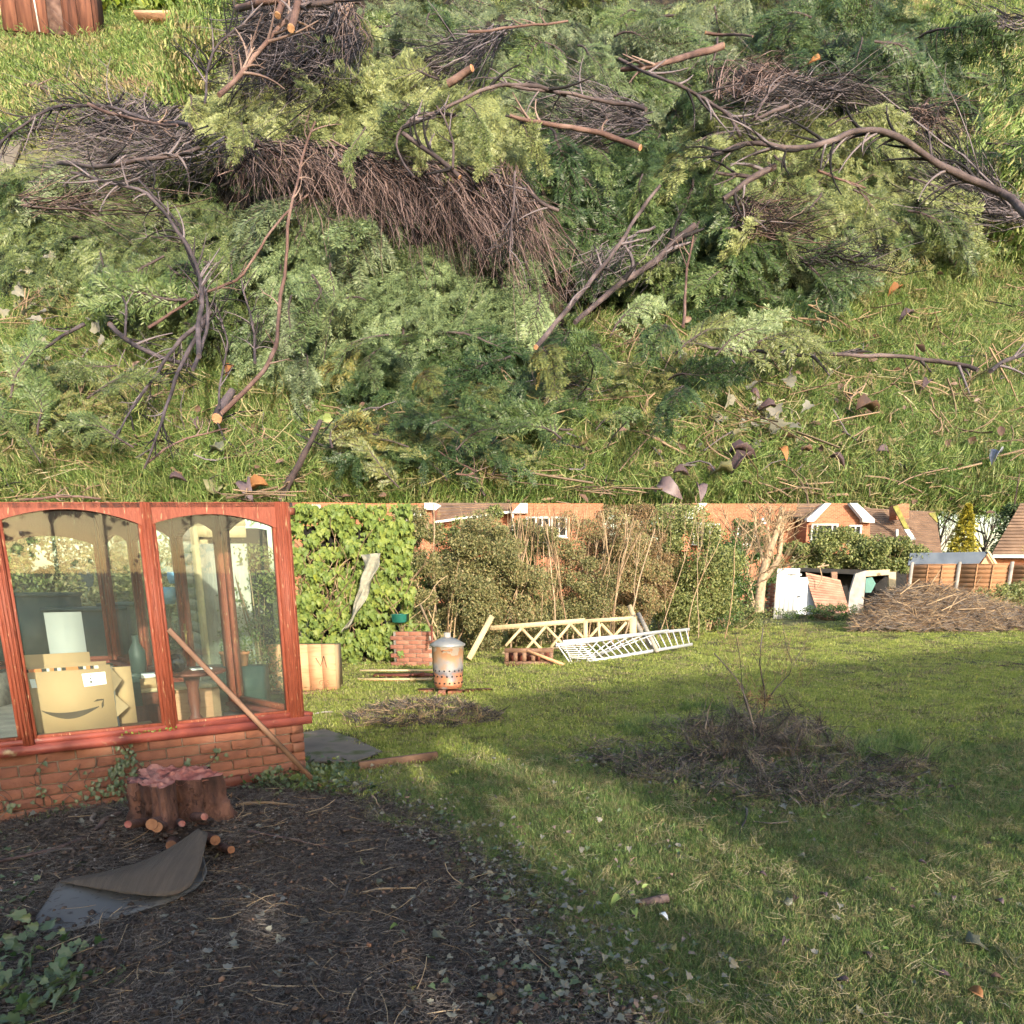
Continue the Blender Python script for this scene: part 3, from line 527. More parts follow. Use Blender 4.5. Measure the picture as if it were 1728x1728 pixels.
def branch(name, label, pts, r0, r1, mat='bk', lift=.12, twigs=0, twl=60, wob=1.2, cut=0, group=None, tmat=None, tang=(15, 60)):
    r0 *= .8; r1 *= .8; n = max(6, int(sum(math.dist(a, b) for a, b in zip(pts[:-1], pts[1:])) / 16)); W, t, x, y = course(pts, n, lift, wob); s = np.linspace(0, 1, n)
    rad = (r0 + (r1 - r0) * s) * t / F * (1 + .08 * np.sin(s * 31)); m = MB(); m.tube(W, rad, 7)
    root = m.build(name, X[mat], origin=W[0], smooth=True); tag(root, label, 'branch', group or 'bare cut branches on the heap')
    if cut:
        c = MB(); d = nz(W[0] - W[1]); c.tube(np.array([W[0] - d * rad[0] * .05, W[0] + d * rad[0] * .18]), [rad[0] * 1.02, rad[0] * .9], 9); c.build('sawn_end', X['bkpeel'], root)
    if twigs:
        tw = MB()
        for k in range(twigs):
            i = rng.integers(max(1, int(n * .2)), n - 1); dx = x[min(i + 1, n - 1)] - x[i - 1]; dy = y[min(i + 1, n - 1)] - y[i - 1]; a = math.atan2(dy, dx) + rng.choice([-1, 1]) * R(rng.uniform(*tang)); L_ = twl * rng.uniform(.4, 1.2)
            q = np.linspace(0, 1, 6); b_ = rng.normal(0, .35); xx = x[i] + L_ * q * np.cos(a + b_ * q); yy = np.minimum(y[i] + L_ * q * np.sin(a + b_ * q), 845)
            Wt = CAM + rays(xx, yy) * (t[i] * (1 - .004 * q * rng.normal(0, 2)))[:, None]; tw.tube(Wt, (max(r1, .9) * .9 * (1 - .7 * q)) * t[i] / F, 4, cap=False)
            for _ in range(2):
                j = rng.integers(2, 5); a3 = a + rng.choice([-1, 1]) * R(rng.uniform(20, 60)); l3 = L_ * .4; q3 = np.linspace(0, 1, 4)
                W3 = CAM + rays(xx[j] + l3 * q3 * math.cos(a3), np.minimum(yy[j] + l3 * q3 * math.sin(a3), 845)) * t[i]; tw.tube(W3, .6 * (1 - .6 * q3) * t[i] / F, 3, cap=False)
        tw.build('twigs', X[tmat or mat], root)['kind'] = 'stuff'
    return root
def twigfan(label, A0, A1, B0, B1, n, mat, bow=(0, 25), lift=(.04, .26), r=.95, group=None, fork=1.0, wob=3.4):
    """a spread of fine bare twigs running from the line A to the line B"""
    m = MB(); A0, A1, B0, B1 = map(np.array, (A0, A1, B0, B1)); K = 9; q = np.linspace(0, 1, K); X0 = []; Y0 = []; Lf = []
    n = int(n * (.8 if 'curtain' in label else 1.2))
    for k in range(n):
        s = rng.random(); e = np.clip(s + rng.normal(0, .3), -.1, 1.1); a = A0 + (A1 - A0) * s + rng.normal(0, 5, 2); b = B0 + (B1 - B0) * e + rng.normal(0, 16, 2); f1 = rng.uniform(.3, 1.08); b = a + (b - a) * f1
        d = b - a; nn = np.array([d[1], -d[0]]) / (np.hypot(*d) + 1e-6); bo = rng.uniform(*bow) + rng.normal(0, 9); th_ = rng.normal(0, .16); d = np.array([d[0] * math.cos(th_) - d[1] * math.sin(th_), d[0] * math.sin(th_) + d[1] * math.cos(th_)]); ph = rng.uniform(0, 6, 2)
        p = a + d * q[:, None] + nn * (bo * np.sin(math.pi * q) + wob * np.sin(q * 9 + ph[0]) + wob * .6 * np.sin(q * 21 + ph[1]))[:, None]; X0.append(p[:, 0]); Y0.append(np.minimum(p[:, 1], 843)); Lf.append(np.full(K, rng.uniform(*lift)))
    X0 = np.array(X0); Y0 = np.array(Y0); W, t = bank(X0.ravel(), Y0.ravel(), np.array(Lf).ravel()); t = t.reshape(n, K)
    for _ in range(3): t[:, 1:-1] = (t[:, :-2] + 2 * t[:, 1:-1] + t[:, 2:]) / 4
    W = CAM + rays(X0, Y0) * t[..., None]
    for k in range(n):
        rr = r * (.45 + rng.exponential(.45)) * t[k] / F * (1 - .6 * q); m.tube(W[k], rr, 3, cap=False)
        for _f in range(2 if rng.random() < fork else 0):
            j = rng.integers(2, 7); dv = W[k][-1] - W[k][j]; L_ = np.linalg.norm(dv); sd_ = rng.choice([-1, 1]) * rng.uniform(.25, .9); up = np.cross(nz(dv), nz(CAM - W[k][j])); qq = np.linspace(0, 1, 5)[:, None]
            m.tube(W[k][j] + (dv * .8 * qq + up * sd_ * L_ * qq * (1 - .3 * qq)), rr[j] * .7 * (1 - .6 * qq[:, 0]), 3, cap=False)
    o = m.build('twiggy_branch', X[mat], origin=W.reshape(-1, 3).mean(0)); return tag(o, label, 'twiggy branch', group or 'dead twig sprays on the heap')
TF = [
 ('reddish brown twig curtain at its far left end, below the yellow shelf', (365,240),(470,245),(390,340),(560,375), 190,'bt_brown',(0,18)),
 ('dense brown twig curtain sweeping down left of centre under the yellow shelf', (450,235),(590,250),(500,370),(720,445), 260,'bt_brown',(5,30)),
 ('dense brown twig curtain at the heap centre, its tips over the pale drape', (560,250),(740,290),(640,410),(860,490), 300,'bt_brown',(5,30)),
 ('brown twig curtain ending in a point at the far right of the pale drape', (700,270),(870,300),(790,440),(955,520), 280,'bt_brown',(5,30)),
 ('dark twigs in the shadow just under the yellow shelf', (380,235),(860,290),(480,280),(880,360), 190,'bt_dark',(0,20)),
 ('pale grey upright twigs hanging at the right of the brown curtain', (840,270),(880,280),(850,440),(960,500), 60,'bt_pale',(-15,15)),
 ('black arching twigs reaching over the path at the left edge', (300,190),(340,230),(-20,200),(60,300), 120,'bt_dark',(15,55)),
 ('black twigs drooping over the lawn at the far left', (200,165),(330,180),(-20,270),(120,215), 80,'bt_dark',(10,40)),
 ('dark twigs between the left arching twigs and the yellow shelf', (330,200),(400,250),(120,270),(250,300), 60,'bt_dark',(0,25)),
 ('tall brushwood of black twigs left of the sawn stubs at the top', (540,-8),(610,70),(335,60),(400,215), 360,'bt_dark',(-10,55)),
 ('tall brushwood of black twigs hanging below the sawn stubs at the top', (420,-5),(600,10),(380,190),(560,140), 330,'bt_dark',(-10,30)),
 ('pale brown drooping twigs right beneath the sawn stubs', (505,5),(590,10),(480,110),(610,120), 90,'bt_pale',(-20,25)),
 ('dark twigs beside the short sawn stub on the upper heap', (800,60),(870,40),(650,110),(740,150), 70,'bt_dark',(0,20)),
 ('thin black twigs in the hollow above the red-brown sawn pole', (1080,180),(1090,210),(860,145),(900,205), 80,'bt_dark',(-5,15)),
 ('rounded brown twig mound on the upper right of the heap', (1200,160),(1290,160),(1290,110),(1400,130), 130,'bt_brown',(5,35)),
 ('grey twigs spilling left of the rounded brown mound', (1330,120),(1420,160),(1190,150),(1260,215), 100,'bt_dark',(0,25)),
 ('dark twigs running right from the rounded brown mound', (1350,140),(1400,170),(1520,160),(1600,210), 90,'bt_dark',(0,30)),
 ('brown twigs lying by the far lawn right of the heap', (1530,180),(1560,210),(1600,210),(1700,240), 60,'bt_brown',(0,20)),
 ('black twig sheaf of the arching branch, splayed at its middle', (1690,330),(1728,370),(1480,190),(1560,280), 90,'bt_dark',(0,35)),
 ('black twig sheaf of the arching branch, near its foot at the right edge', (1715,340),(1740,380),(1560,250),(1600,320), 70,'bt_dark',(-5,25)),
 ('brown twig tangle below the sawn bend in the right middle', (1230,350),(1260,400),(1360,340),(1420,400), 100,'bt_brown',(-15,25)),
 ('dark twigs at the foot of the heap right of the long leaning pole', (1000,420),(1160,380),(960,500),(1080,490), 60,'bt_dark',(-15,15)),
 ('dark twigs low on the right flank among yellow-green sprays', (1330,440),(1400,430),(1480,470),(1560,440), 50,'bt_dark',(-10,10)),
 ('thin black twigs on the far lawn at the top right corner', (1728,25),(1728,55),(1600,20),(1620,50), 40,'bt_dark',(-5,5)),
 ('brown twigs lying across the olive boughs at the left', (30,330),(60,360),(320,300),(360,340), 40,'bt_brown',(-10,15)),
]
for lab, a0, a1, b0, b1, n, mt, bow in TF: twigfan(lab, a0, a1, b0, b1, n, mt, bow, lift=(.06, .28) if 'sawn stubs' in lab else (.04, .26))
BR = [
 ('long thin bare branch standing up from the black stump end through the pale drape', [(372,700),(400,672),(450,625),(468,575),(472,520),(482,440),(490,350),(512,260),(532,205)], 5, 2.2,'bkred',.30,10,50,0),
 ('straight pale leaning pole, its sawn foot resting in deep green foliage', [(905,585),(950,530),(1010,460),(1060,390),(1112,312)], 5.5, 3.5,'bk',.32,4,50,1),
 ('thick grey bough curving right of the leaning pole', [(970,545),(1020,500),(1060,468),(1110,440),(1150,395),(1172,380)], 5, 7,'bk',.2,5,60,0),
 ('long arching bare branch over the right side, thick foot at the right edge', [(1740,372),(1700,330),(1650,305),(1590,285),(1530,235),(1480,220),(1440,215),(1400,245),(1340,250),(1260,240),(1200,262)], 7.5, 4,'bk',.32,34,90,0),
 ('black twiggy branch standing in the left foreground, dark forked stem', [(335,600),(332,560),(345,510),(330,440),(290,370),(240,320),(120,292)], 5.5, 3,'bkblack',.28,24,60,0),
 ('second black stem twined beside the left foreground branch', [(325,625),(352,560),(350,500),(318,430),(310,390),(262,330),(235,305)], 4, 2,'bkblack',.3,14,50,0),
 ('black branch with peeled orange end lying left of the twiggy branch', [(184,546),(215,580),(275,603),(320,618)], 6, 3.5,'bkblack',.16,4,60,1),
 ('thin forked black twig rising from the peeled branch', [(212,570),(216,520),(200,480),(165,462)], 3, 1.6,'bkblack',.24,5,40,0),
 ('dark crooked branch trailing down over the grass at left', [(356,525),(300,580),(262,630),(225,690),(195,735)], 5, 1.6,'bkblack',.2,18,60,0),
 ('long dark branch reaching down into the grass at left front', [(350,540),(305,610),(290,665),(265,730),(245,790)], 5, 2.2,'bkblack',.2,14,55,0),
 ('black branched stem right of the left foreground stem', [(370,690),(368,640),(390,580),(370,530),(360,510)], 2.6, 1.6,'bkblack',.16,14,45,0),
 ('dark stump end with torn bark at the foot of the pale drape', [(365,708),(378,680),(392,660)], 11, 8,'bkblack',.1,0,50,1),
 ('black twiggy spur standing among pale sprays', [(432,610),(430,560),(412,500),(408,470)], 3.4, 1.5,'bkblack',.22,20,50,0),
 ('bare leaning stick with two fresh green leaves, lowest at the edge', [(475,846),(500,790),(520,750),(542,712)], 8, 5,'bk',.2,0,50,0),
 ('thin pinkish twig arched on the grass by the left front', [(248,780),(290,750),(350,728),(385,722)], 2.4, 1.6,'bkred',.06,2,30,0),
 ('brown branch lying at the left bottom edge', [(35,843),(90,838),(170,840)], 3.4, 2,'bkred',.05,3,30,0),
 ('red-brown stick slanting over olive boughs left of the drape', [(250,555),(330,500),(410,470),(460,380),(520,330)], 3, 2.2,'bkred',.2,4,50,0),
 ('long low branch lying over the lawn at the right', [(1135,575),(1230,590),(1330,598),(1440,598),(1520,602),(1600,610),(1650,625)], 3, 4.5,'bk',.07,10,50,0),
 ('dark branch end forking up at the right edge of the lawn', [(1670,625),(1700,608),(1740,595)], 5, 3.5,'bkblack',.07,4,60,0),
 ('bare branch forking above the yellow shelf with sawn tip', [(775,300),(742,270),(700,235),(680,225)], 4.5, 4.5,'bk',.34,5,70,1),
 ('slim branch rising from the forked sawn tip', [(765,285),(766,240),(755,205),(738,180)], 3, 1.8,'bk',.36,5,40,0),
 ('long thin branch sweeping across the yellow shelf', [(700,300),(668,260),(665,220),(730,190),(800,160),(840,140),(900,145),(955,160)], 2.2, 4,'bk',.34,8,70,0),
 ('red-brown pole with sawn right end in the upper middle', [(1082,248),(1020,228),(960,212),(880,205),(860,195)], 6, 3.5,'bkred',.34,4,60,1),
 ('thin branch lying just above the red-brown pole', [(1090,185),(1000,165),(900,150),(840,142)], 4, 2.5,'bk',.34,10,60,0),
 ('thin slanting branch at the top right of centre', [(560,0),(640,-3)], 3, 2,'bk',.4,2,30,0),
 ('short thick sawn stub pointing right on the upper heap', [(796,117),(775,128),(758,140)], 7, 8,'bkred',.34,0,30,1),
 ('straight thin rod on the far crest', [(960,35),(880,45),(790,54)], 2, 2.6,'bkred',.34,3,30,0),
 ('sawn pole with orange end among the far boughs', [(1220,77),(1180,90),(1120,108),(1050,118)], 7, 4,'bkred',.34,4,50,1),
 ('short red-brown stick above the sawn pole', [(1190,55),(1230,58),(1270,62)], 3, 2,'bkred',.34,0,50,1),
 ('thick sawn branch stub at the top left, pink end down', [(490,48),(498,28),(505,-4)], 8, 8,'bkred',.5,0,30,1),
 ('second sawn stub with pink end at the top left', [(470,26),(478,8),(482,-5)], 7, 7,'bkred',.5,0,30,1),
 ('pale sawn branch end pointing left at the top left', [(400,16),(440,4),(470,-2)], 6, 6,'bkred',.5,0,30,1),
 ('curved grey branch by the sawn stubs at the top', [(484,38),(490,18),(520,6),(560,2)], 5, 5,'bk',.5,4,30,0),
 ('dark branch sloping down left from the tall brushwood', [(370,160),(400,140),(425,95),(460,60),(500,20)], 5, 4,'bkred',.46,14,80,0),
 ('dark branch low in the tall brushwood pointing left', [(345,175),(352,120),(350,100),(380,60),(440,20)], 2.5, 2.5,'bkblack',.48,20,80,0),
 ('black branch arching over the left edge', [(320,212),(240,200),(170,175),(90,180),(20,220),(-15,260)], 4, 2,'bkblack',.3,26,80,0),
 ('reddish sawn branch among the left arching twigs', [(150,175),(190,195),(260,208),(300,212)], 3.5, 2.6,'bkred',.32,6,50,1),
 ('thick dark branch below the left arching twigs', [(100,275),(160,283),(230,272),(300,262),(335,250)], 4, 4,'bk',.28,10,60,0),
 ('dark branch in front of the rounded twig mound', [(1045,100),(1110,130),(1190,165),(1230,190),(1248,230)], 2.6, 3.5,'bk',.36,12,70,0),
 ('thick sawn grey bend poking out right of centre', [(1310,282),(1285,285),(1262,300),(1240,325),(1222,338)], 7, 5,'bk',.3,4,60,0),
 ('smaller grey branch left of the sawn bend', [(1265,300),(1235,296),(1210,290)], 4, 3,'bk',.3,2,60,0),
 ('grey stick lying left of the rounded twig mound', [(1328,180),(1300,190),(1268,202)], 4, 3,'bk',.34,0,60,1),
 ('thin grey forked stems rising from the rounded twig mound', [(1275,200),(1290,165),(1320,130),(1345,120)], 3, 2,'bk',.36,10,60,0),
 ('red-brown twig lying among yellow sprays at the right', [(1380,288),(1430,305),(1460,318)], 2.6, 1.6,'bkred',.3,5,60,0),
 ('slim upright stick against dark foliage right of the leaning pole', [(1152,548),(1158,470),(1170,392)], 3.5, 2,'bkred',.2,2,50,0),
 ('bare forked branch low in the right foliage hollow', [(1215,388),(1260,385),(1282,355),(1298,340)], 3, 1.8,'bk',.24,8,60,0),
 ('thin forked grey twigs hanging at the tip of the brown curtain', [(868,290),(865,370),(860,440)], 3, 1.5,'bk',.3,16,60,0),
 ('dark stick in the gap right of the brown curtain', [(940,355),(900,335),(880,310)], 4, 2.5,'bk',.3,4,60,0),
 ('bare curled stem on the grass by the leaning stick', [(640,735),(610,730),(592,712),(600,690),(640,688)], 2.6, 2,'bkblack',.08,2,30,0),
 ('thin brown stem in the lowest green sprays', [(770,800),(820,800),(760,780),(740,760)], 2.5, 1.5,'bkred',.1,5,60,0),
 ('dark branch on the lawn at the far left by the path', [(40,140),(75,148),(85,162)], 3.5, 2.5,'bkred',.06,3,30,0),
 ('black branch lying on the far lawn at the top right', [(1740,62),(1700,60),(1650,42),(1620,38)], 3, 2,'bkblack',.06,12,50,0),
 ('dark forked stick lying left in the grass', [(140,548),(100,570),(60,600),(30,605)], 4, 2,'bkblack',.06,6,40,0),
]
for lab, pts, r0, r1, mt, lf, tw, tl, cut in BR:
    branch('bare_branch', lab, pts, r0, r1, mt, max(lf, .13) + (.07 if 'arching bare branch' in lab or 'twiggy branch standing' in lab else 0), tw, tl, 1.4, cut, tmat='bt_dark' if mt != 'bkred' else 'bt_pale')
# ---------------------------------------------------------------- grass and fallen leaves on the hillside
X['straw'] = leafmat('pale_straw', [(.22, .18, .09), (.38, .32, .19), (.52, .45, .30)], None, .7, .2)
X['weed'] = leafmat('weed_leaf', [(.05, .10, .025), (.11, .18, .05), (.17, .24, .08)], None, .5, .25)
X['bk_dry'] = BM('dry_stalks', [(.10, .07, .045), (.24, .17, .11)], isl=.5, bump=0)
def twiglets(i, n=46, L0=.03, L1=.12, r=.0012, spread=.14, mat='twigdark'):
    q = np.random.default_rng(900 + i); m = MB()
    for _ in range(n):
        a = q.uniform(0, 6.28); L = q.uniform(L0, L1); c = q.uniform(-spread, spread, 2); s = np.linspace(-.5, .5, 4); bd = q.normal(0, .6)
        P = np.stack([c[0] + L * s * math.cos(a) - bd * L * s ** 2 * math.sin(a), c[1] + L * s * math.sin(a) + bd * L * s ** 2 * math.cos(a), q.uniform(.002, .022) + q.normal(0, .1) * L * s], 1); m.tube(P, r * q.uniform(.6, 1.6), 3, cap=False)
    return m.mesh('twiglets', X[mat])
def protos(fn, mats, n=4): return [fn(i).mesh('patch', mats[i % len(mats)]) for i in range(n)]
gr_s = protos(lambda i: blades(190, .14, .04, .10, .0034, 1.25, 40 + i, .9), [X['grass'], X['grass'], X['grass'], X['grassdry']])
gr_g = protos(lambda i: blades(150, .13, .05, .13, .0036, 1.0, 50 + i, .4), [X['grass']])
gr_f = protos(lambda i: blades(150, .3, .03, .07, .009, .9, 60 + i, .3), [X['grass'], X['grass'], X['grassdry'], X['grass']])
def bscatter(name, poly, n, pr, lab, cat, sc_=1.0, lift=0.0, minpx=0, ylim=846, tilt=.25, hole=None):
    P_ = []
    while sum(len(q) for q in P_) < n:
        x = rng.uniform(-30, 1760, 9000); y = rng.uniform(-12, ylim, 9000); k = inpoly(x, y, poly)
        if hole is not None: k &= ~inpoly(x, y, hole)
        P_.append(np.stack([x[k], y[k]], 1))
    q = np.vstack(P_)[:n]; W, t = bank(q[:, 0], q[:, 1], lift, flat=False); ph = rng.uniform(0, 6.283, n); Nn = nz(HN + rng.normal(0, tilt, (n, 3)))
    d = np.cos(ph)[:, None] * HU + np.sin(ph)[:, None] * HV; B = basis(d - (d * Nn).sum(1, keepdims=True) * Nn, Nn)
    s = S * sc_ * rng.uniform(.75, 1.3, n); s = np.maximum(s, minpx * t / F); return scatter(name, W, eul(B), s, pr, lab, cat)
HOLE_F = [(520,580),(640,600),(990,560),(1010,690),(920,790),(600,800),(540,720)]
LAWN_F = [(-40,560),(60,520),(200,540),(260,600),(560,700),(650,760),(1000,560),(1400,540),(1500,480),(1770,440),(1770,860),(-40,860)]
bscatter('grass', LAWN_F, 5600, gr_s, 'tousled grass at the foot of the heap, half green and half straw', 'grass', .62, ylim=842, tilt=.35, hole=HOLE_F)
bscatter('grass', LAWN_F, 1500, gr_g, 'fresh green grass between the straw at the foot of the heap', 'grass', .6, ylim=842, hole=HOLE_F)
bscatter('grass', [(-40,-10),(420,-10),(400,150),(330,180),(200,190),(-40,260)], 2600, gr_f, 'far lawn left of the heap', 'grass', .9)
bscatter('grass', [(1540,-10),(1770,-10),(1770,460),(1690,420),(1690,220)], 1700, gr_f, 'far lawn right of the heap', 'grass', .9)
def lying(i, n, rad, L0, L1, wd, mat): return twiglets(500 + i, n, L0, L1, wd / 2, rad, mat)
bscatter('straw', LAWN_F, 190, [lying(i, 40, .17, .04, .13, .0022, ['grassdry', 'grass', 'grassdry', 'straw', 'grass', 'grassdry'][i % 6]) for i in range(6)], 'long flattened straw and grass blades lying at the foot of the heap', 'straw', .9, .01, ylim=838, tilt=.4)
bscatter('dead_twigs', LAWN_F, 260, [twiglets(400 + i, 9, .06, .22, .0022, .16, 'bk_dry' if i else 'bt_dark') for i in range(4)], 'broken twigs strewn in the front grass', 'twigs', .9, .03, ylim=838, tilt=.3)
def leafclump(i, n=7, size=.05, shape=IVY, spread=.16, mat='ivylitter'):
    r = np.random.default_rng(700 + i); m = MB(); P = r.uniform(-spread, spread, (n, 3)); P[:, 2] = r.uniform(.005, .03, n)
    a = r.uniform(0, 6.28, n); D = np.stack([np.cos(a), np.sin(a), r.normal(0, .25, n)], 1); Nn = nz(np.stack([r.normal(0, .45, n), r.normal(0, .45, n), np.ones(n)], 1))
    leafcards(m, P, D, Nn, size * r.uniform(.6, 1.2, n), shape, .35); return m.mesh('leaves', X[mat])
iv_p = [leafclump(i) for i in range(4)]; br_p = [leafclump(10 + i, 5, .03, OVAL, .15, 'litter') for i in range(4)]
bscatter('leaves', LAWN_F, 170, br_p, 'small brown leaves and bark scraps strewn through the front grass', 'leaves', 1.0, .02, ylim=838)
bscatter('leaves', [(1190,670),(1310,680),(1310,760),(1200,760)], 12, iv_p, 'grey-green ivy leaves lying in the grass right of the green tuft', 'leaves', 1.0, .03)
bscatter('leaves', [(0,480),(140,520),(160,620),(0,640)], 14, iv_p, 'ivy leaves in the grass at the left front', 'leaves', .9, .03)
def one_leaf(px, py, sizepx, matk, shape, lab, group, ang=None, curl=.5):
    W, t = bank([px], [py], .10); a = rng.uniform(0, 6.28) if ang is None else ang; d = math.cos(a) * HU + math.sin(a) * HV; m = MB()
    Nn = nz(HN + rng.normal(0, .3, 3)); leafcards(m, W, d[None], Nn[None], np.array([sizepx * t[0] / F]), shape, curl)
    o = m.build('fallen_leaf', X[matk], origin=W[0]); md = o.modifiers.new('thickness', 'SOLIDIFY'); md.thickness = .04; tag(o, lab, 'leaf', group)
FL = [(1445,690,52,'litter','large curled dark brown leaf beside the bright grass tuft'),(1435,672,30,'litter','upright dark brown leaf behind the largest curled leaf'),(1230,762,50,'purpleleaf','big curled leaf, cream and purple, low right'),(1268,770,46,'purpleleaf','dark purple curled leaf touching the big cream one'),
 (1314,757,26,'orangeleaf','small orange leaf right of the big curled pair'),(1352,760,24,'litter','small brown leaf right of the orange leaf'),(1400,770,28,'purpleleaf','dark grey-purple crumpled leaf in the lower right lawn'),(1136,797,30,'purpleleaf','pinkish square leaf at the bottom centre right'),(1176,818,34,'purpleleaf','dark purple leaf by the pinkish square leaf'),
 (1110,815,46,'purpleleaf','long dark curled leaf at the bottom centre right'),(1230,795,32,'ivylitter','pale green heart leaf below the curled pair'),(1310,685,30,'purpleleaf','pale pinkish leaf above the ivy leaves'),(1540,528,26,'purpleleaf','round pale tan leaf on the right lawn'),(1520,485,28,'orangeleaf','orange leaf at the upper edge of the right lawn'),(1610,450,26,'litter','reddish brown leaf under the low boughs at right'),
 (1567,642,22,'purpleleaf','small purple leaf on the right lawn under the long branch'),(1480,760,24,'purpleleaf','dark leaf in the middle of the lower right lawn'),(1690,762,34,'slate','black curved scrap at the right edge of the lawn'),(453,818,44,'orangeleaf','orange oak leaf left of the leaning stick'),(415,812,44,'purpleleaf','grey bark scrap beside the orange oak leaf'),
 (360,830,36,'ivylitter','pale ivy leaf at the bottom left of the stick'),(372,760,26,'ivylitter','green ivy leaf in the grass above the orange leaf'),(325,707,24,'purpleleaf','pinkish leaf at the foot of the black branches'),(285,808,26,'purpleleaf','pinkish brown leaf at the lower left'),(395,618,22,'orangeleaf','orange-brown leaf among the black stems'),(1385,290-190,20,'orangeleaf','orange leaf on the far dark green boughs'),(1265,660,20,'purpleleaf','small grey leaf beside the green tuft'),(1650,835,24,'purpleleaf','grey leaf in the bottom right corner')]
for x, y, s_, mk, lb in FL: one_leaf(x, y, s_, mk, OVAL if mk != 'ivylitter' else IVY, lb, 'single leaves lying on the hillside grass', curl=.9)
# two fresh leaves on the leaning stick
W, t = bank([545], [708], .2); m = MB(); leafcards(m, np.repeat(W, 3, 0), np.array([HV + .6 * HU, HV - .5 * HU, HU * 1.2 + .1 * HV]), np.repeat(-nz(W - CAM), 3, 0), np.array([22, 18, 16]) * t[0] / F, OVAL, .3)
stick = next(o for o in bpy.data.objects if o.get('label', '').startswith('bare leaning stick')); m.build('leaf', X['grass'], stick)
# far things on the hillside lawn
def hb(px, py, wpx, hpx, dpx, name, mat, lab, cat, yaw=0, build=True):
    W, t = bank([px], [py], -.02, flat=True); k = t[0] / F; ex = np.array([math.cos(yaw), math.sin(yaw), 0]); ey = np.array([-math.sin(yaw), math.cos(yaw), 0]); ez = np.array([0, 0, 1.]); return W[0], k, np.stack([ex, ey, ez], 1)
X['darkchest'] = BM('dark_wet_boards', [(.045, .018, .014), (.11, .045, .03), (.16, .07, .045)], scale=.3, stretch=(3, 3, .3), isl=.3)
X['hboard'] = BM('pinkish_boards', [(.38, .21, .14), (.50, .30, .20)], scale=.2)
X['hgalv'] = BM('rusted_bin_steel', [(.30, .12, .06), (.38, .24, .16), (.30, .29, .32), (.22, .22, .26)], scale=.12, bump=.1)
W0, k, Bq = hb(98, 78, 140, 110, 60, '', '', '', '', .12)
root = thing('wooden_cupboard', 'dark wet wooden cupboard standing on the far lawn, top left corner', 'cupboard', W0); m = MB()
for i in range(6):
    m.box(W0 + Bq @ np.array([(-70 + 11.5 + 23.5 * i) * k, -30 * k + (i % 2) * .5 * k, 56 * k]), (22.6 * k, 3 * k, 112 * k), Bq)
    m.build('plank', X['darkchest'] if i != 3 else X['bkred'], root); m = MB()
m.box(W0 + Bq @ np.array([0, 2 * k, 56 * k]), (138 * k, 58 * k, 110 * k), Bq); m.build('carcass', X['darkchest'], root)
m = MB(); m.beam(W0 + Bq @ np.array([-14 * k, -32.5 * k, 0]), W0 + Bq @ np.array([-20 * k, -32.5 * k, 112 * k]), 2 * k, 2 * k, up=(0, 1, 0)); m.build('metal_strip', X['alu'], root)
W0, k, Bq = hb(0, 40, 0, 0, 0, '', '', '', ''); m = MB(); m.box(W0 + Bq @ np.array([-2 * k, 0, 16 * k]), (70 * k, 24 * k, 28 * k), Bq); tag(m.build('wooden_box', X['hboard'], origin=W0), 'low tan wooden box behind the dark cupboard', 'box')
W0, k, Bq = hb(0, 66, 0, 0, 0, '', '', '', ''); m = MB()
root = thing('roof_tile_pile', 'low pile of brown tiles at the left edge by the cupboard', 'tiles', W0)
for i in range(4): m.box(W0 + Bq @ np.array([(-14 + 7 * i) * k, 0, (2 + 3 * i) * k]), (46 * k, 24 * k, 2.4 * k), np.array(Matrix.Rotation(.15 - .1 * i, 3, 'Z')) @ Bq); m.build('tile', X['darkchest'], root); m = MB()
W0, k, Bq = hb(292, 60, 0, 0, 0, '', '', '', ''); root = thing('stacked_boards', 'pinkish boards stacked on the far lawn beside the rusty bin', 'boards', W0); m = MB()
for i, (dx, dz, wd, dp, mm) in enumerate([(0, 3, 100, 60, 'hboard'), (6, 7, 96, 44, 'darkchest'), (2, 12, 92, 10, 'hboard'), (-2, 20, 94, 6, 'hboard')]):
    m.box(W0 + Bq @ np.array([dx * k, (i * 9) * k, (dz + 12) * k]), (wd * k, dp * k, 4 * k), Bq); m.build('board', X[mm], root); m = MB()
W0, k, Bq = hb(135, 82, 0, 0, 0, '', '', '', ''); m = MB(); m.beam(W0 + Bq @ np.array([-50 * k, -6 * k, 1.5 * k]), W0 + Bq @ np.array([44 * k, 30 * k, 1.5 * k]), 8 * k, 2 * k); tag(m.build('plank', X['hboard'], origin=W0), 'loose plank lying in front of the dark cupboard', 'plank')
W0, k, Bq = hb(366, 62, 0, 0, 0, '', '', '', ''); m = MB(); m.lathe(W0, [(0, 0), (23 * k, 0), (25 * k, 30 * k), (28 * k, 100 * k), (26 * k, 100 * k), (22 * k, 6 * k)], 28); tag(m.build('garden_incinerator', X['hgalv'], origin=W0, smooth=True), 'rusty steel bin behind the tall brushwood, cut by the top edge', 'incinerator')
W0, k, Bq = hb(288, 135, 0, 0, 0, '', '', '', ''); m = MB(); r_ = [(26 + 4 * math.sin(a * 3)) * k for a in np.linspace(0, 6.28, 20)[:-1]]
m.prism([W0 + r_[i] * (math.cos(a) * HU + math.sin(a) * HV) for i, a in enumerate(np.linspace(0, 6.28, 20)[:-1])], HN * 4 * k); tag(m.build('slate_slab', X['slate'], origin=W0), 'dark slate slab in the grass left of the tall brushwood', 'slab')
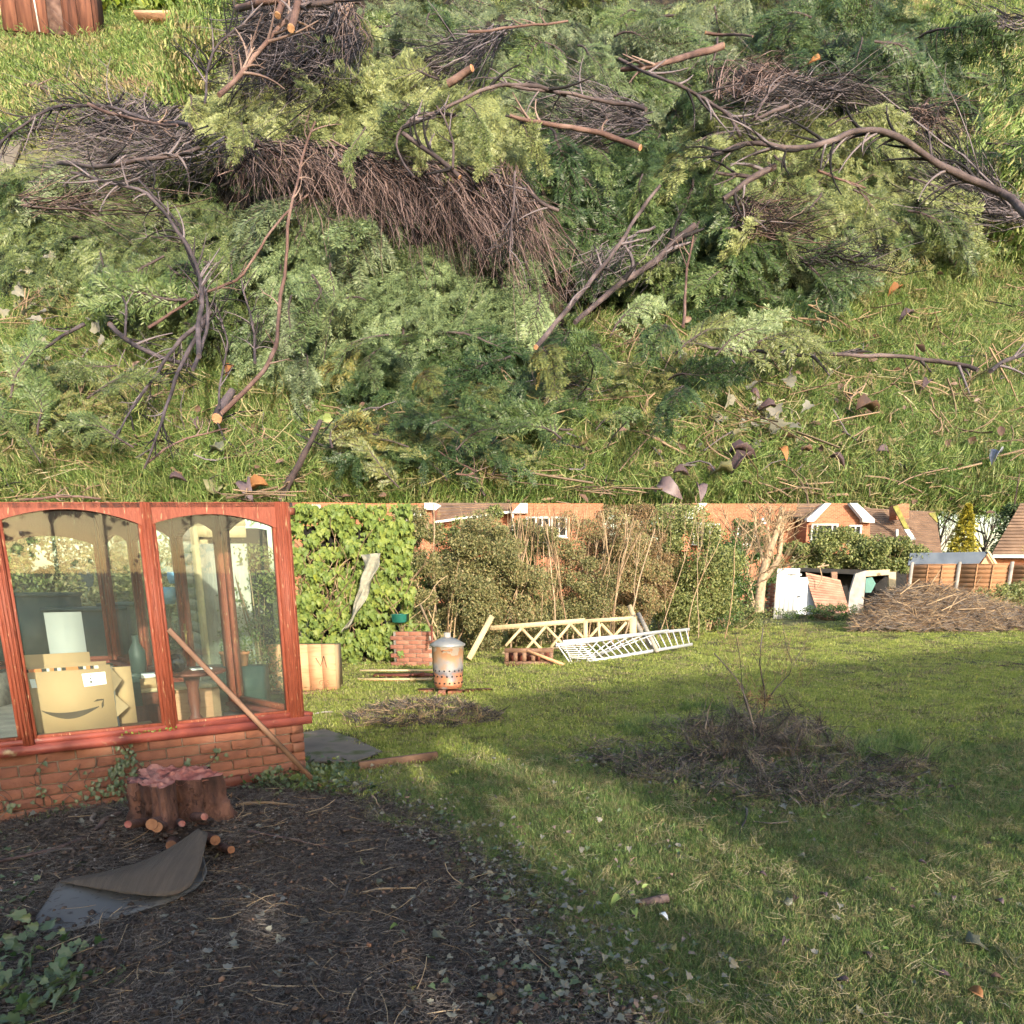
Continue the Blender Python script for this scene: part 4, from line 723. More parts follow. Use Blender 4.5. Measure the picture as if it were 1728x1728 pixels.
W, t = bank([10, -30, 60], [215, 260, 180], .01, flat=True); m = MB(); q = [bank([x], [y], .015, flat=True)[0][0] for x, y in [(-40,165),(20,163),(62,190),(40,240),(20,290),(-40,300)]]; m.prism(q, HN * .4); tag(m.build('garden_path', X['path'], origin=q[0]), kind='structure')
bscatter('clippings', [(120,165),(170,140),(240,145),(270,170),(200,178)], 420, [twiglets(200 + i, 30, .06, .2, .004, .1, 'bk_dry') for i in range(3)], 'brown heap of old clippings on the far lawn behind the left twigs', 'clippings', .9, .02)
bg_i = [leafclump(40 + i, 40, .05, IVY, .2, 'ivy') for i in range(3)]
bscatter('creeper_leaves', [(150,-10),(350,-10),(345,28),(165,28)], 300, bg_i, 'ivy growing behind the far lawn at the top left', 'ivy', 2.2, .06, tilt=1)
for i, (x, y, mk, lb) in enumerate([(185, 30, 'blueplastic', 'blue plastic bag under the ivy, left one at the top'), (208, 30, 'blueplastic', 'blue plastic bag under the ivy, right one at the top'), (252, 26, 'terracotta', 'terracotta pot fallen beside the pinkish boards')]):
    W0, k, Bq = hb(x, y, 0, 0, 0, '', '', '', ''); m = MB(); m.lathe(W0, [(0, 0), (7 * k, 0), (10 * k, 5 * k), (8 * k, 10 * k), (3 * k, 12 * k), (0, 12.2 * k)], 12); tag(m.build('plastic_bag' if i < 2 else 'plant_pot', X[mk], origin=W0, smooth=True), lb, 'bag' if i < 2 else 'pot')

# ---------------------------------------------------------------- the garden: ground
SOILP = [(-400,1395),(60,1385),(360,1335),(560,1320),(640,1330),(700,1370),(760,1400),(820,1450),(900,1500),(930,1560),(980,1610),(1060,1680),(1120,1740),(1150,1900),(-400,1900)]
SHEETP = [(38,1582),(95,1495),(150,1482),(240,1470),(300,1425),(345,1405),(362,1420),(362,1480),(345,1506),(300,1528),(180,1568),(110,1588)]
LITTER = [(620,1290),(760,1340),(880,1440),(960,1500),(1030,1560),(1080,1640),(1140,1760),(820,1760),(800,1640),(820,1560),(760,1500),(700,1400),(600,1340)]
LITTER2 = [(930,1260),(1100,1235),(1180,1215),(1350,1210),(1420,1260),(1500,1290),(1600,1330),(1500,1390),(1250,1380),(1080,1330),(960,1300)]
def gh(x, y):
    h = .020 * fnoise(x, y, .9, 11) + .012 * fnoise(x, y, 3.1, 12)
    px, py = None, None
    h = h + .17 * np.exp(-(((x + .98) / .62) ** 2 + ((y - 8.0) / .42) ** 2))            # heap of turf
    h = h + .09 * np.exp(-(((x - 2.15) / .62) ** 2 + ((y - 6.6) / .45) ** 2))           # rise under the sapling
    h = h + .10 * np.exp(-(((x + 2.0) / .6) ** 2 + ((y - 4.3) / .55) ** 2))            # soil drawn up round the stump
    d = np.sqrt(x * x + y * y); return h * np.clip((d - 1) / 2, 0, 1) * np.clip((60 - d) / 30, 0, 1)
def soilmask(x, y):
    P = np.stack([x, y, np.zeros_like(x)], -1); f = P[..., 1] * CP + 1.6 * SP; px, py = proj(P); ok = (f > .5)
    return ok & inpoly(px + 14 * fnoise(x, y, 6, 3), py + 14 * fnoise(x, y, 7, 4), SOILP)
gx = np.concatenate([-np.geomspace(900, 13.2, 22), np.linspace(-13, 16, 300), np.geomspace(16.2, 900, 22)]); gy = np.concatenate([-np.geomspace(900, 1, 16), np.linspace(-.9, 1.4, 8), np.linspace(1.5, 9, 190), np.linspace(9.06, 30, 170), np.geomspace(30.5, 1500, 28)])
GX, GY = np.meshgrid(gx, gy); m = MB(); m.grid(np.stack([GX, GY, gh(GX, GY)], -1))
gm = bpy.data.materials.new('garden_ground'); gm.use_nodes = True; t = gm.node_tree; b = t.nodes['Principled BSDF']; tc = nd(t, 'ShaderNodeTexCoord')
def nz_(s, d=8):
    n = nd(t, 'ShaderNodeTexNoise'); n.inputs['Scale'].default_value = s; n.inputs['Detail'].default_value = d; t.links.new(tc.outputs['Object'], n.inputs['Vector']); return n.outputs['Fac']
lawn_r = ramp(t, [(.035, .028, .015), (.07, .065, .026), (.12, .13, .04), (.09, .10, .03)], [.3, .45, .55, .7]); t.links.new(nz_(2.2), lawn_r.inputs[0])
soil_r = ramp(t, [(.016, .012, .011), (.045, .032, .026), (.10, .07, .05)], [.35, .52, .72]); t.links.new(nz_(14, 12), soil_r.inputs[0])
at_ = nd(t, 'ShaderNodeAttribute', attribute_name='soil'); mx = nd(t, 'ShaderNodeMix', data_type='RGBA'); t.links.new(at_.outputs['Fac'], mx.inputs[0]); t.links.new(lawn_r.outputs[0], mx.inputs[6]); t.links.new(soil_r.outputs[0], mx.inputs[7]); t.links.new(mx.outputs[2], b.inputs['Base Color'])
bp = nd(t, 'ShaderNodeBump'); bp.inputs['Strength'].default_value = .9; bp.inputs['Distance'].default_value = .02; t.links.new(nz_(45, 8), bp.inputs['Height']); t.links.new(bp.outputs[0], b.inputs['Normal']); b.inputs['Roughness'].default_value = .9; b.inputs['Specular IOR Level'].default_value = .25
ground = tag(m.build('ground', gm, smooth=True), 'garden ground, lawn and bare dark soil', kind='structure')
sa = ground.data.attributes.new('soil', 'FLOAT', 'POINT'); sv = soilmask(GX, GY).astype(float); _q = proj(np.stack([GX, GY, GX * 0], -1)); sv = np.maximum(sv, .75 * ((GY > 1) & inpoly(_q[0] + 12 * fnoise(GX, GY, 6, 8), _q[1] + 8 * fnoise(GX, GY, 7, 9), LITTER2))); sv = np.maximum(sv, .8 * (np.exp(-(((GX + .98) / .62) ** 2 + ((GY - 8.0) / .42) ** 2)) > .35)); sa.data.foreach_set('value', sv.astype(np.float32).ravel())
def gpts(n, poly=None, notpoly=(), ymax=26, near=2.1, pxmin=-60, pxmax=1790, pymin=1045):
    """points on the ground, evenly over what is seen"""
    out = []; c = 0
    while c < n:
        px = rng.uniform(pxmin, pxmax, 20000); py = rng.uniform(pymin, 1790, 20000); k = np.ones(20000, bool)
        if poly is not None: k = inpoly(px, py, poly)
        for q in list(notpoly) + [SHEETP]: k &= ~inpoly(px, py, q)
        P = Gz(px[k], py[k]); P = P[(P[:, 1] < ymax) & (P[:, 1] > near)]; out.append(P); c += len(P)
    P = np.vstack(out)[:n]; P[:, 2] = gh(P[:, 0], P[:, 1]); return P
def spin(n, tilt=.12): return np.stack([rng.normal(0, tilt, n), rng.normal(0, tilt, n), rng.uniform(0, 6.283, n)], 1)
CONS = [(-300,1400),(515,1290),(515,1180),(-300,1200)]
PATHP = [(505,1235),(560,1228),(640,1262),(690,1300),(560,1310),(505,1290)]
def ok_ground(P):       # keep grass off the conservatory floor, the beds behind and things that lie on the ground
    a = np.array([-3.31, 4.65]); b_ = np.array([-1.657, 5.75]); n_ = np.array([-(b_ - a)[1], (b_ - a)[0]]); s = (P[:, :2] - a) @ n_
    return ~((s > -.05) & (P[:, 0] < -1.5 - .0 * P[:, 1]) & (P[:, 1] < 8.7) & ((P[:, 0] + 1.657) < -.9 * (P[:, 1] - 5.75)))
def gsc(name, n, pr, lab, cat, s0=1, s1=1.3, grow=.0, tilt=.12, **k):
    P = gpts(n, **k); P = P[ok_ground(P)]; s = rng.uniform(s0, s1, len(P)) * (1 + grow * np.maximum(0, P[:, 1] - 4)); return scatter(name, P, spin(len(P), tilt), s, pr, lab, cat)
g_near = protos(lambda i: blades(130, .10, .02, .055, .0024, 1.25, 80 + i, .9), [X['grassdry'], X['grass'], X['grassdry'], X['grass']])
g_lush = protos(lambda i: blades(110, .10, .02, .055, .0026, 1.0, 90 + i, .5), [X['grass']])
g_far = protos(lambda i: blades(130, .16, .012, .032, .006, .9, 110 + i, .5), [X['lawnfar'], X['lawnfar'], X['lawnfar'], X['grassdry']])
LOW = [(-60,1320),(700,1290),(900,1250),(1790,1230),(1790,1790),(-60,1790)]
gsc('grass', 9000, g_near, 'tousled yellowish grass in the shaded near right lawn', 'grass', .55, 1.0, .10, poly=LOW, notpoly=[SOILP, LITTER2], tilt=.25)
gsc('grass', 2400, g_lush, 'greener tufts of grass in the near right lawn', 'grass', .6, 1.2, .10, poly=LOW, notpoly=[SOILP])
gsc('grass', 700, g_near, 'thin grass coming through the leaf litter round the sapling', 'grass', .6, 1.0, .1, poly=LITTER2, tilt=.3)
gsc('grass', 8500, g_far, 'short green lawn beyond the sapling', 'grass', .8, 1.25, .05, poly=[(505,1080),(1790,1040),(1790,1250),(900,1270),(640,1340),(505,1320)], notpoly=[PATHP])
gsc('grass', 170, protos(lambda i: blades(90, .06, .05, .12, .003, .8, 130 + i, .4), [X['grass']]), 'longer tufts of bright grass standing in the lawn', 'grass', .4, .95, .03, poly=[(700,1240),(1790,1150),(1790,1790),(1000,1790)], notpoly=[SOILP])
gsc('grass', 90, protos(lambda i: blades(160, .13, .08, .2, .004, .9, 140 + i, .3), [X['grass']]), 'long uncut grass around the foot of the sapling', 'grass', .6, .9, poly=[(1050,1235),(1160,1190),(1240,1200),(1420,1240),(1560,1250),(1600,1290),(1400,1290),(1200,1240),(1080,1260)])
gsc('grass', 56, protos(lambda i: blades(160, .14, .08, .22, .003, 1.1, 145 + i, .5), [X['twigdark'], X['twigtan']]), 'grey dead grass under the sapling', 'grass', .6, .9, poly=[(1140,1230),(1400,1230),(1440,1290),(1200,1290)])
gsc('grass', 300, g_near, 'thin grass creeping over the ragged edge of the soil', 'grass', .5, .9, poly=[(560,1320),(760,1380),(900,1470),(960,1560),(1120,1728),(1000,1728),(860,1560),(740,1440),(560,1350)], tilt=.4)
# leaf litter, twigs and clods on the soil
def clods(i, n=26, s0=.004, s1=.018, mat='soil', spread=.13):
    q = np.random.default_rng(950 + i); m = MB()
    oct_ = np.array([(1,0,0),(-1,0,0),(0,1,0),(0,-1,0),(0,0,1),(0,0,-.4)]); f = np.array([(0,2,4,4),(2,1,4,4),(1,3,4,4),(3,0,4,4),(2,0,5,5),(1,2,5,5),(3,1,5,5),(0,3,5,5)])
    for _ in range(n):
        s = q.uniform(s0, s1); v = oct_ * s * q.uniform(.6, 1.2, (6, 3)); m.add(v + np.array([*q.uniform(-spread, spread, 2), s * .3]), f)
    return m.mesh('clods', X[mat])
X['chips'] = M('reddish_wood_chips', [(.07, .035, .022), (.16, .08, .048), (.26, .155, .10)], 4, .85, 0, isl=.5)
X['stones'] = M('small_stones', [(.16, .14, .13), (.34, .31, .29)], 8, .8, .2, isl=.4)
gsc('twig_litter', 4200, [twiglets(i, 60, .015, .08, .0009, .14) for i in range(4)], 'carpet of fine dark twigs and dead needles on the bare soil', 'twigs', .7, 1.3, .02, poly=SOILP)
gsc('twig_litter', 260, [twiglets(8 + i, 7, .08, .28, .0014, .2, 'twigtan') for i in range(4)], 'pale tan twigs lying all over the bare soil', 'twigs', .7, 1.2, .02, poly=SOILP)
gsc('soil_clods', 1000, [clods(i) for i in range(4)], 'clods of dark soil', 'soil', .8, 1.6, .02, poly=SOILP)
gsc('pebbles', 260, [clods(9, 5, .003, .009, 'stones')], 'pebbles on the soil', 'pebbles', .8, 1.5, poly=SOILP)
gsc('wood_chips', 150, [clods(20 + i, 14, .004, .014, 'chips') for i in range(3)], 'reddish wood chips scattered round the stump and over the soil', 'chips', .8, 1.4, poly=[(0,1400),(480,1380),(700,1500),(760,1728),(300,1728),(150,1560),(0,1500)])
gsc('leaves', 520, [leafclump(60 + i, [7, 4, 12, 7][i], [.030, .036, .022, .026][i], [IVY, IVY, OVAL, IVY][i], .18, ['ivylitter', 'ivyshade', 'litter', 'ivylitter'][i]) for i in range(4)], 'grey-green fallen ivy leaves along the edge of the bare soil', 'leaves', .6, 1.3, poly=LITTER, tilt=.2)
gsc('leaves', 260, [leafclump(160 + i, 3, .032, IVY, .16, ['ivylitter', 'ivyshade', 'litter'][i]) for i in range(3)], 'single ivy leaves scattered out from the soil edge into the grass', 'leaves', .6, 1.2, poly=[(600,1290),(900,1330),(1150,1450),(1300,1728),(700,1728),(560,1400)], tilt=.4)
gsc('leaves', 150, [leafclump(64 + i, 5, .042, IVY, .16, 'ivylitter') for i in range(3)], 'scattered ivy leaves over the bare soil', 'leaves', .7, 1.1, poly=SOILP)
gsc('leaves', 150, [leafclump(70 + i, 3, .05, IVY, .16) for i in range(4)], 'dull ivy leaves in the litter round the sapling', 'leaves', .7, 1.2, poly=LITTER2)
gsc('leaves', 380, [leafclump(75 + i, 5, .04, OVAL, .16, 'litter') for i in range(4)], 'brown leaves in the litter round the sapling', 'leaves', .7, 1.2, poly=LITTER2)
gsc('leaves', 380, [leafclump(80 + i, 3, .03, OVAL, .16, 'litter') for i in range(4)], 'small brown leaves sunk in the near lawn', 'leaves', .6, 1.1, poly=LOW, notpoly=[SOILP])
gsc('leaves', 150, [leafclump(85 + i, 2, .045, IVY, .16, 'ivylitter') for i in range(4)], 'stray ivy leaves in the near lawn', 'leaves', .6, 1.1, poly=LOW, notpoly=[SOILP])
gsc('twig_litter', 260, [twiglets(420 + i, 40, .04, .16, .0017, .14, ['twigdark', 'twigdark', 'twigdark'][i]) for i in range(3)], 'grey-brown tangle of dead twigs and stalks on the mound round the sapling', 'twigs', .7, 1.4, .03, poly=[(960,1270),(1100,1240),(1180,1205),(1350,1205),(1430,1260),(1560,1300),(1500,1370),(1250,1360),(1080,1320)], tilt=.5)
gsc('twig_litter', 50, [twiglets(430 + i, 50, .08, .24, .0018, .16, 'twigdark') for i in range(3)], 'dead bramble stems arching on top of the mound', 'twigs', .9, 1.4, .0, poly=[(1130,1240),(1200,1205),(1350,1210),(1420,1260),(1330,1300),(1180,1300)], tilt=1.0)
gsc('straw', 1100, [lying(20 + i, 26, .12, .03, .10, .0015, ['grassdry', 'grass', 'straw', 'grassdry'][i]) for i in range(4)], 'matted yellow straw through the near lawn', 'straw', .6, 1.1, .08, poly=LOW, notpoly=[SOILP], tilt=.4)
gsc('weeds', 260, [leafclump(460 + i, 9, .03, OVAL, .07, 'weed') for i in range(3)], 'small broad leaved weeds in the near lawn', 'weeds', .6, 1.2, .05, poly=LOW, notpoly=[SOILP], tilt=.6)
IVYG = [(-60,1600),(50,1590),(110,1620),(150,1660),(130,1720),(80,1740),(-60,1740)]
gsc('ground_ivy', 62, [leafclump(90 + i, 9, .05, IVY, .15, 'ivyshade') for i in range(4)], 'patch of ground ivy at the lower left corner', 'ivy', .8, 1.3, poly=IVYG, tilt=.4)
gsc('ground_ivy', 22, [leafclump(90 + i, 9, .045, IVY, .15, 'ivyshade') for i in range(4)], 'sparse ivy along the left edge beside the rubber sheet', 'ivy', .6, 1.0, poly=[(-60,1400),(70,1400),(90,1460),(60,1560),(-60,1580)], tilt=.4)
gsc('ground_ivy', 110, [leafclump(90 + i, 9, .04, IVY, .15, 'ivyshade') for i in range(4)], 'low ivy and weeds at the foot of the conservatory corner', 'ivy', .8, 1.3, poly=[(380,1330),(500,1285),(600,1290),(620,1335),(520,1350)], tilt=.6)
def fallen(px, py, sz, matk, shape, lab, group, curl=.9):
    P = Gz([px], [py])[0]; P[2] = gh(P[0], P[1]) + .05; a = rng.uniform(0, 6.28); m = MB(); leafcards(m, P[None], np.array([[math.cos(a), math.sin(a), .15]]), nz(np.array([[rng.normal(0, .3), -.3, 1]])), np.array([sz]), shape, curl)
    o = m.build('fallen_leaf', X[matk], origin=P); md = o.modifiers.new('thickness', 'SOLIDIFY'); md.thickness = .0012; tag(o, lab, 'leaf', group)
FL2 = [(1467,1637,.05,'purpleleaf','pale purple leaf standing out in the near lawn, right of centre'),(1580,1668,.05,'purpleleaf','purple leaf in the bottom right lawn'),(1325,1608,.05,'purpleleaf','grey oval leaf lying flat in the near lawn'),(1432,1678,.05,'purpleleaf','grey curled leaf at the bottom of the near lawn'),(1655,1705,.07,'orangeleaf','large curled pinkish brown leaf in the bottom right corner'),(1668,1670,.045,'litter','reddish brown leaf above the bottom right corner'),
 (1393,1528,.05,'purpleleaf','blue-purple leaf in the middle of the near lawn'),(1604,1527,.04,'purpleleaf','small purple leaf at the right of the near lawn'),(1630,1612,.08,'ivylitter','large pale green leaf flat in the right lawn'),(1710,1635,.07,'ivylitter','pale curled leaf at the right edge'),(1330,1540,.055,'ivylitter','grey-green oval leaf below the log'),(1345,1528,.05,'litter','orange-brown scrap left of the blue-purple leaf'),
 (1048,1530,.075,'cutleaf','pale lime green leaf standing up left of the short log'),(1068,1550,.06,'cutleaf','lime green curled leaf below the short log'),(1112,1557,.05,'paper','small white scrap right of the lime leaf'),(1136,1625,.05,'ivylitter','pale leaf at the edge of soil and grass'),(888,1478,.06,'ivyshade','green ivy leaf upright at the soil edge'),(1690,1541,.05,'purpleleaf','pinkish leaf near the right edge'),(1280,1484,.04,'purpleleaf','small violet leaf under the sapling litter'),(1548,1466,.04,'purpleleaf','violet leaf at the right of the litter'),
 (608,1472,.05,'ivylitter','light ivy leaf lying on the bare soil, centre left'),(640,1510,.045,'ivylitter','pale leaf beside a twig on the bare soil'),(672,1580,.04,'grass','tiny bright green leaf on the sunlit soil spot'),(733,1600,.06,'ivylitter','pale silvery leaf on the soil near the green sprig'),(440,1378,.06,'ivylitter','upright pale leaf behind the stump'),(390,1356,.05,'orangeleaf','yellow leaf beside the stump'),(470,1360,.045,'ivylitter','yellowish pale leaf right of the stump'),(110,1656,.07,'ivyshade','largest dark green ivy leaf of the corner patch'),(55,1630,.06,'ivyshade','dark glossy ivy leaf left in the corner patch')]
X['cutleaf'] = leafmat('lime_leaf', [(.25, .36, .08), (.42, .50, .16)], None, .5, .3)
for x, y, s_, mk, lb in FL2: fallen(x, y, s_, mk, IVY if mk in ('ivylitter', 'ivyshade') else OVAL, lb, 'single leaves lying in the garden')
# larger single twigs on the soil
def gcourse(pts, n, z=.02, wob=.0):
    P = Gz([p[0] for p in pts], [p[1] for p in pts]); s = np.concatenate([[0], np.cumsum(np.linalg.norm(np.diff(P, axis=0), axis=1))]); q = np.linspace(0, s[-1], n); C_ = np.stack([np.interp(q, s, P[:, k]) for k in range(3)], 1)
    for _ in range(2): C_[1:-1] = (C_[:-2] + 2 * C_[1:-1] + C_[2:]) / 4
    C_[:, 0] += wob * np.sin(q * 25); C_[:, 1] += wob * np.cos(q * 21); C_[:, 2] = gh(C_[:, 0], C_[:, 1]) + z + .012 * np.sin(q * 9); return C_
TW = [([(400,1668),(500,1679),(560,1673),(650,1666)],.0035,'twigtan','long pale stem lying level across the bottom soil'),([(503,1612),(560,1652),(620,1668),(680,1695),(740,1708)],.004,'twigtan','long pale stem slanting down right over the level one'),([(400,1680),(450,1702),(520,1718),(560,1735)],.003,'twigtan','thin stem curving down at the bottom edge, left'),([(640,1653),(612,1668),(595,1700),(580,1725)],.004,'twigtan','forked pale stem crossing both long ones'),([(240,1700),(300,1640),(345,1605)],.0035,'twigdark','thin stem slanting up behind the ivy corner'),([(100,1710),(180,1695),(240,1680),(300,1640)],.003,'twigtan','thin wavy stem right of the ivy corner'),([(380,1560),(440,1530),(520,1502),(600,1500),(680,1470)],.003,'twigtan','long thin stem across the middle soil'),([(570,1540),(590,1515),(590,1498)],.009,'twigdark','short thick dark stick upright on the soil'),([(600,1522),(640,1514),(700,1513)],.007,'twigtan','smooth brown stick lying level in mid soil'),([(545,1490),(580,1515),(620,1530)],.003,'twigtan','pale bent twig crossing behind the short dark stick'),([(205,1390),(150,1430),(60,1458),(-20,1478)],.016,'bark','thick dark branch lying from the stump to the left edge'),([(170,1450),(100,1450),(40,1465),(-20,1472)],.008,'twigdark','grey branch under the thick dark one at the left'),([(160,1385),(158,1400),(165,1412)],.012,'twigdark','grey forked root stub standing left of the stump'),([(420,1430),(500,1436),(560,1440)],.009,'bark','dark stick lying flat right of the stump'),([(620,1305),(625,1340),(640,1370),(660,1385)],.006,'twigtan','pale arched stem below the loose beam'),([(640,1385),(620,1360),(615,1335)],.004,'twigtan','thin pale stem looped beside the arched one'),([(400,1382),(450,1378),(500,1374)],.012,'twigtan','flat peeled sliver lying right of the stump'),([(520,1208),(560,1205),(600,1222)],.010,'greywood','curved bare stem on the grass by the conservatory corner'),([(1255,1370),(1262,1385),(1250,1405),(1240,1425)],.009,'twigdark','crooked grey stick on the near lawn under the sapling'),([(840,1560),(860,1585),(900,1600)],.003,'twigtan','thin tan stem among the fallen ivy'),([(1740,1128),(1710,1124),(1685,1128)],.014,'bark','dark twiggy branch reaching in at the right edge'),([(430,1560),(470,1535),(500,1540),(510,1560)],.003,'twigtan','thin looped stem near the lit soil patch'),([(1330,1395),(1300,1400),(1270,1398)],.006,'twigdark','grey stick on the lawn right of the crooked stick'),([(1620,1165+70),(1680,1240)],.006,'twigdark','thin dark stick on the far right grass')]
for pts, r_, mk, lb in TW:
    C_ = gcourse(pts, 14, .02 + r_, .006); m = MB(); m.tube(C_, r_ * np.linspace(1.1, .6, 14), 6); o = m.build('fallen_stick', X[mk], origin=C_[0], smooth=True); tag(o, lb, 'stick', 'loose sticks and stems in the garden')
C_ = gcourse([(1078,1533),(1126,1528)], 6, .03); m = MB(); m.tube(C_, .026, 9); o = m.build('short_log', X['bark'], origin=C_[0], smooth=True); tag(o, 'short black log with a red cut end lying in the near grass', 'log'); m = MB(); d = nz(C_[0] - C_[1]); m.tube(np.array([C_[0] - d * .002, C_[0] + d * .004]), [.0262, .025], 9); m.build('cut_end', X['cutorange'], o)
# ---------------------------------------------------------------- conservatory
WA = np.array([-3.31, 4.65, 0]); WB = np.array([-1.657, 5.75, 0]); ed = nz(WB - WA); en = np.array([ed[1], -ed[0], 0.])   # en faces the camera side
ez = np.array([0, 0, 1.]); WL = np.linalg.norm(WB - WA)
def wp(s, o, z): return WA + ed * s + en * o + ez * z
Bw = np.stack([ed, en, ez], 1)
cons = thing('conservatory', 'red stained timber conservatory with arched windows on a low brick wall', 'conservatory', WA)
def ontrace(px, lo=-2.5, hi=4):   # distance along the front wall where a picture column falls
    s = np.linspace(lo, hi, 800); x, y = proj(WA + ed * s[:, None] + ez * 1.2); return s[np.abs(x - px).argmin()]
S0 = -1.6; SE = WL
m = MB(); m.box(wp((S0 + SE) / 2 - .06, -.12, .22), (SE - S0 - .14, .20, .46), Bw); m.build('wall_core', X['mortar'], cons)
bm_ = {}
def brickmesh(L):
    k = round(L, 3)
    if k not in bm_:
        mm = MB(); e = .004; x, y, z = L / 2, .05, .0325
        v = np.array([[-x,-y,-z],[x,-y,-z],[x,y-e,-z],[-x,y-e,-z],[-x,-y,z],[x,-y,z],[x,y-e,z],[-x,y-e,z],[-x+e,y,-z+e],[x-e,y,-z+e],[x-e,y,z-e],[-x+e,y,z-e]])
        mm.add(v, [[4,5,6,7],[0,3,2,1],[0,4,7,3],[1,2,6,5],[8,11,10,9],[3,8,9,2],[7,6,10,11],[3,7,11,8],[2,9,10,6]]); bm_[k] = mm.mesh('brick', X['brick'])
    return bm_[k]
def lay(me, P, yaw, parent):
    o = bpy.data.objects.new('brick', me); sc.collection.objects.link(o); o.parent = parent; q = np.zeros(3); r_ = parent
    while r_ is not None: q += np.array(r_.location); r_ = r_.parent
    o.location = tuple(np.asarray(P) - q); o.rotation_euler = (rng.normal(0, .004), rng.normal(0, .004), yaw + rng.normal(0, .004)); return o
yaw = math.atan2(ed[1], ed[0]) + math.pi; ds_ = []
for c in range(-1, 6):
    z = .0375 + c * .075 - .01; s = SE - (.0 if c % 2 else .1125)
    if c % 2 == 0: lay(brickmesh(.1025), wp(SE - .05125, -.045, z), yaw, cons)
    while s > -1.4: lay(brickmesh(.215), wp(s - .1075 , -.045 + rng.normal(0, .0015), z), yaw, cons); s -= .225
# short return of the wall round the corner
CB = np.array([-2.40, 6.37, 0]); e2 = nz(CB - WB); n2 = np.array([e2[1], -e2[0], 0.]);  n2 = n2 if n2[0] > 0 else -n2
for c in range(-1, 6):
    for k in range(4): lay(brickmesh(.215), WB + e2 * (.10 + .225 * k + (.1125 if c % 2 == 0 else 0)) - n2 * .055 + ez * (.0375 + c * .075 - .01), math.atan2(e2[1], e2[0]) + (0 if n2 @ np.array([-e2[1], e2[0], 0]) > 0 else math.pi), cons)
m = MB(); m.beam(wp(S0, .0, .475), wp(SE + .05, .0, .475), .17, .055); m.beam(wp(S0, -.03, .52), wp(SE, -.03, .52), .11, .04); m.beam(WB + ez * .475, CB + ez * .475, .15, .05); m.build('sill', X['sill'], cons)
HS = 1.93
def zcut(P): return 1.6 + .0866 * P[1] - .004
def arch_panel(P0, P1, name, z0, spring, crown, thick=.06, wfr=.055, nrm=None, glass=True, head=True, mat='redwood', topz=None, jamb=True):
    """one glazed bay: two jambs, a head board with an arched underside, bottom rail, pane"""
    P0 = np.asarray(P0, float); P1 = np.asarray(P1, float); d = nz(P1 - P0); L = np.linalg.norm(P1 - P0); n_ = np.array([d[1], -d[0], 0.])
    root = thing(name, None, None); del_ = root; root.parent = cons; root.location = tuple(P0 - WA)
    m = MB(); K = 18; x = np.linspace(0, 1, K); za = spring + (crown - spring) * np.sin(np.pi * np.clip(x, 0, 1)) ** .85
    def T(P): return (zcut(P) if topz is None else topz)
    pts0 = [P0 + d * L * q + ez * zz for q, zz in zip(x, za)]; top0 = [P0 + d * L * q + ez * T(P0 + d * L * q) for q in x]
    for i in range(K - 1):
        quad = [pts0[i], pts0[i + 1], top0[i + 1], top0[i]]; m.prism([q + n_ * thick / 2 for q in quad], -n_ * thick)
    m.build('arched_head', X[mat], root)
    if jamb:
        m = MB()
        for q, sg in ((P0, 1), (P1, -1)): m.box(q + d * sg * wfr / 2 + ez * (z0 + spring + .02) / 2, (wfr, thick * .8, spring + .02 - z0), np.stack([d, n_, ez], 1))
        m.box((P0 + P1) / 2 + ez * (z0 + wfr / 2), (L - 2 * wfr, thick * .8, wfr), np.stack([d, n_, ez], 1)); m.build('frame', X[mat], root)
    if glass:
        m = MB(); gp = [P0 + d * L * q + ez * (zz + .01) for q, zz in zip(x, za)]; base = [P0 + ez * (z0 + wfr), P1 + ez * (z0 + wfr)]
        poly = [base[0], base[1]] + gp[::-1]; m.prism([q - n_ * .004 for q in poly], n_ * .004); m.build('pane', X['glass'], root)
    return root
def post(P, wd, dp, z0, name='post', mat='redwood', top=None, rot=Bw, grooves=False):
    m = MB(); tz = zcut(P) if top is None else top; m.box(np.array([P[0], P[1], (z0 + tz) / 2]), (wd, dp, tz - z0), rot)
    if grooves:
        for g in (-.3, 0, .3): m.box(np.array([P[0], P[1], (z0 + tz) / 2]) + rot @ np.array([g * wd, dp / 2 + .004, 0]), (wd * .12, .012, tz - z0), rot)
    return m.build(name, X[mat], cons)
sL, sM, sR = ontrace(18), ontrace(268), ontrace(487)
post(wp(sL, .0, 0), .062, .10, .50, grooves=True); post(wp(sM, .0, 0), .062, .10, .50, grooves=True); post(wp(WL - .05, 0, 0), .10, .11, .50, grooves=True)
arch_panel(wp(sL + .031, 0, 0), wp(sM - .031, 0, 0), 'window', .535, 1.90, 1.985, wfr=.022)
arch_panel(wp(sM + .031, 0, 0), wp(WL - .10, 0, 0), 'window', .535, 1.91, 1.99, wfr=.022)
arch_panel(wp(S0, 0, 0), wp(sL - .031, 0, 0), 'window', .535, 1.88, 1.98, wfr=.022)
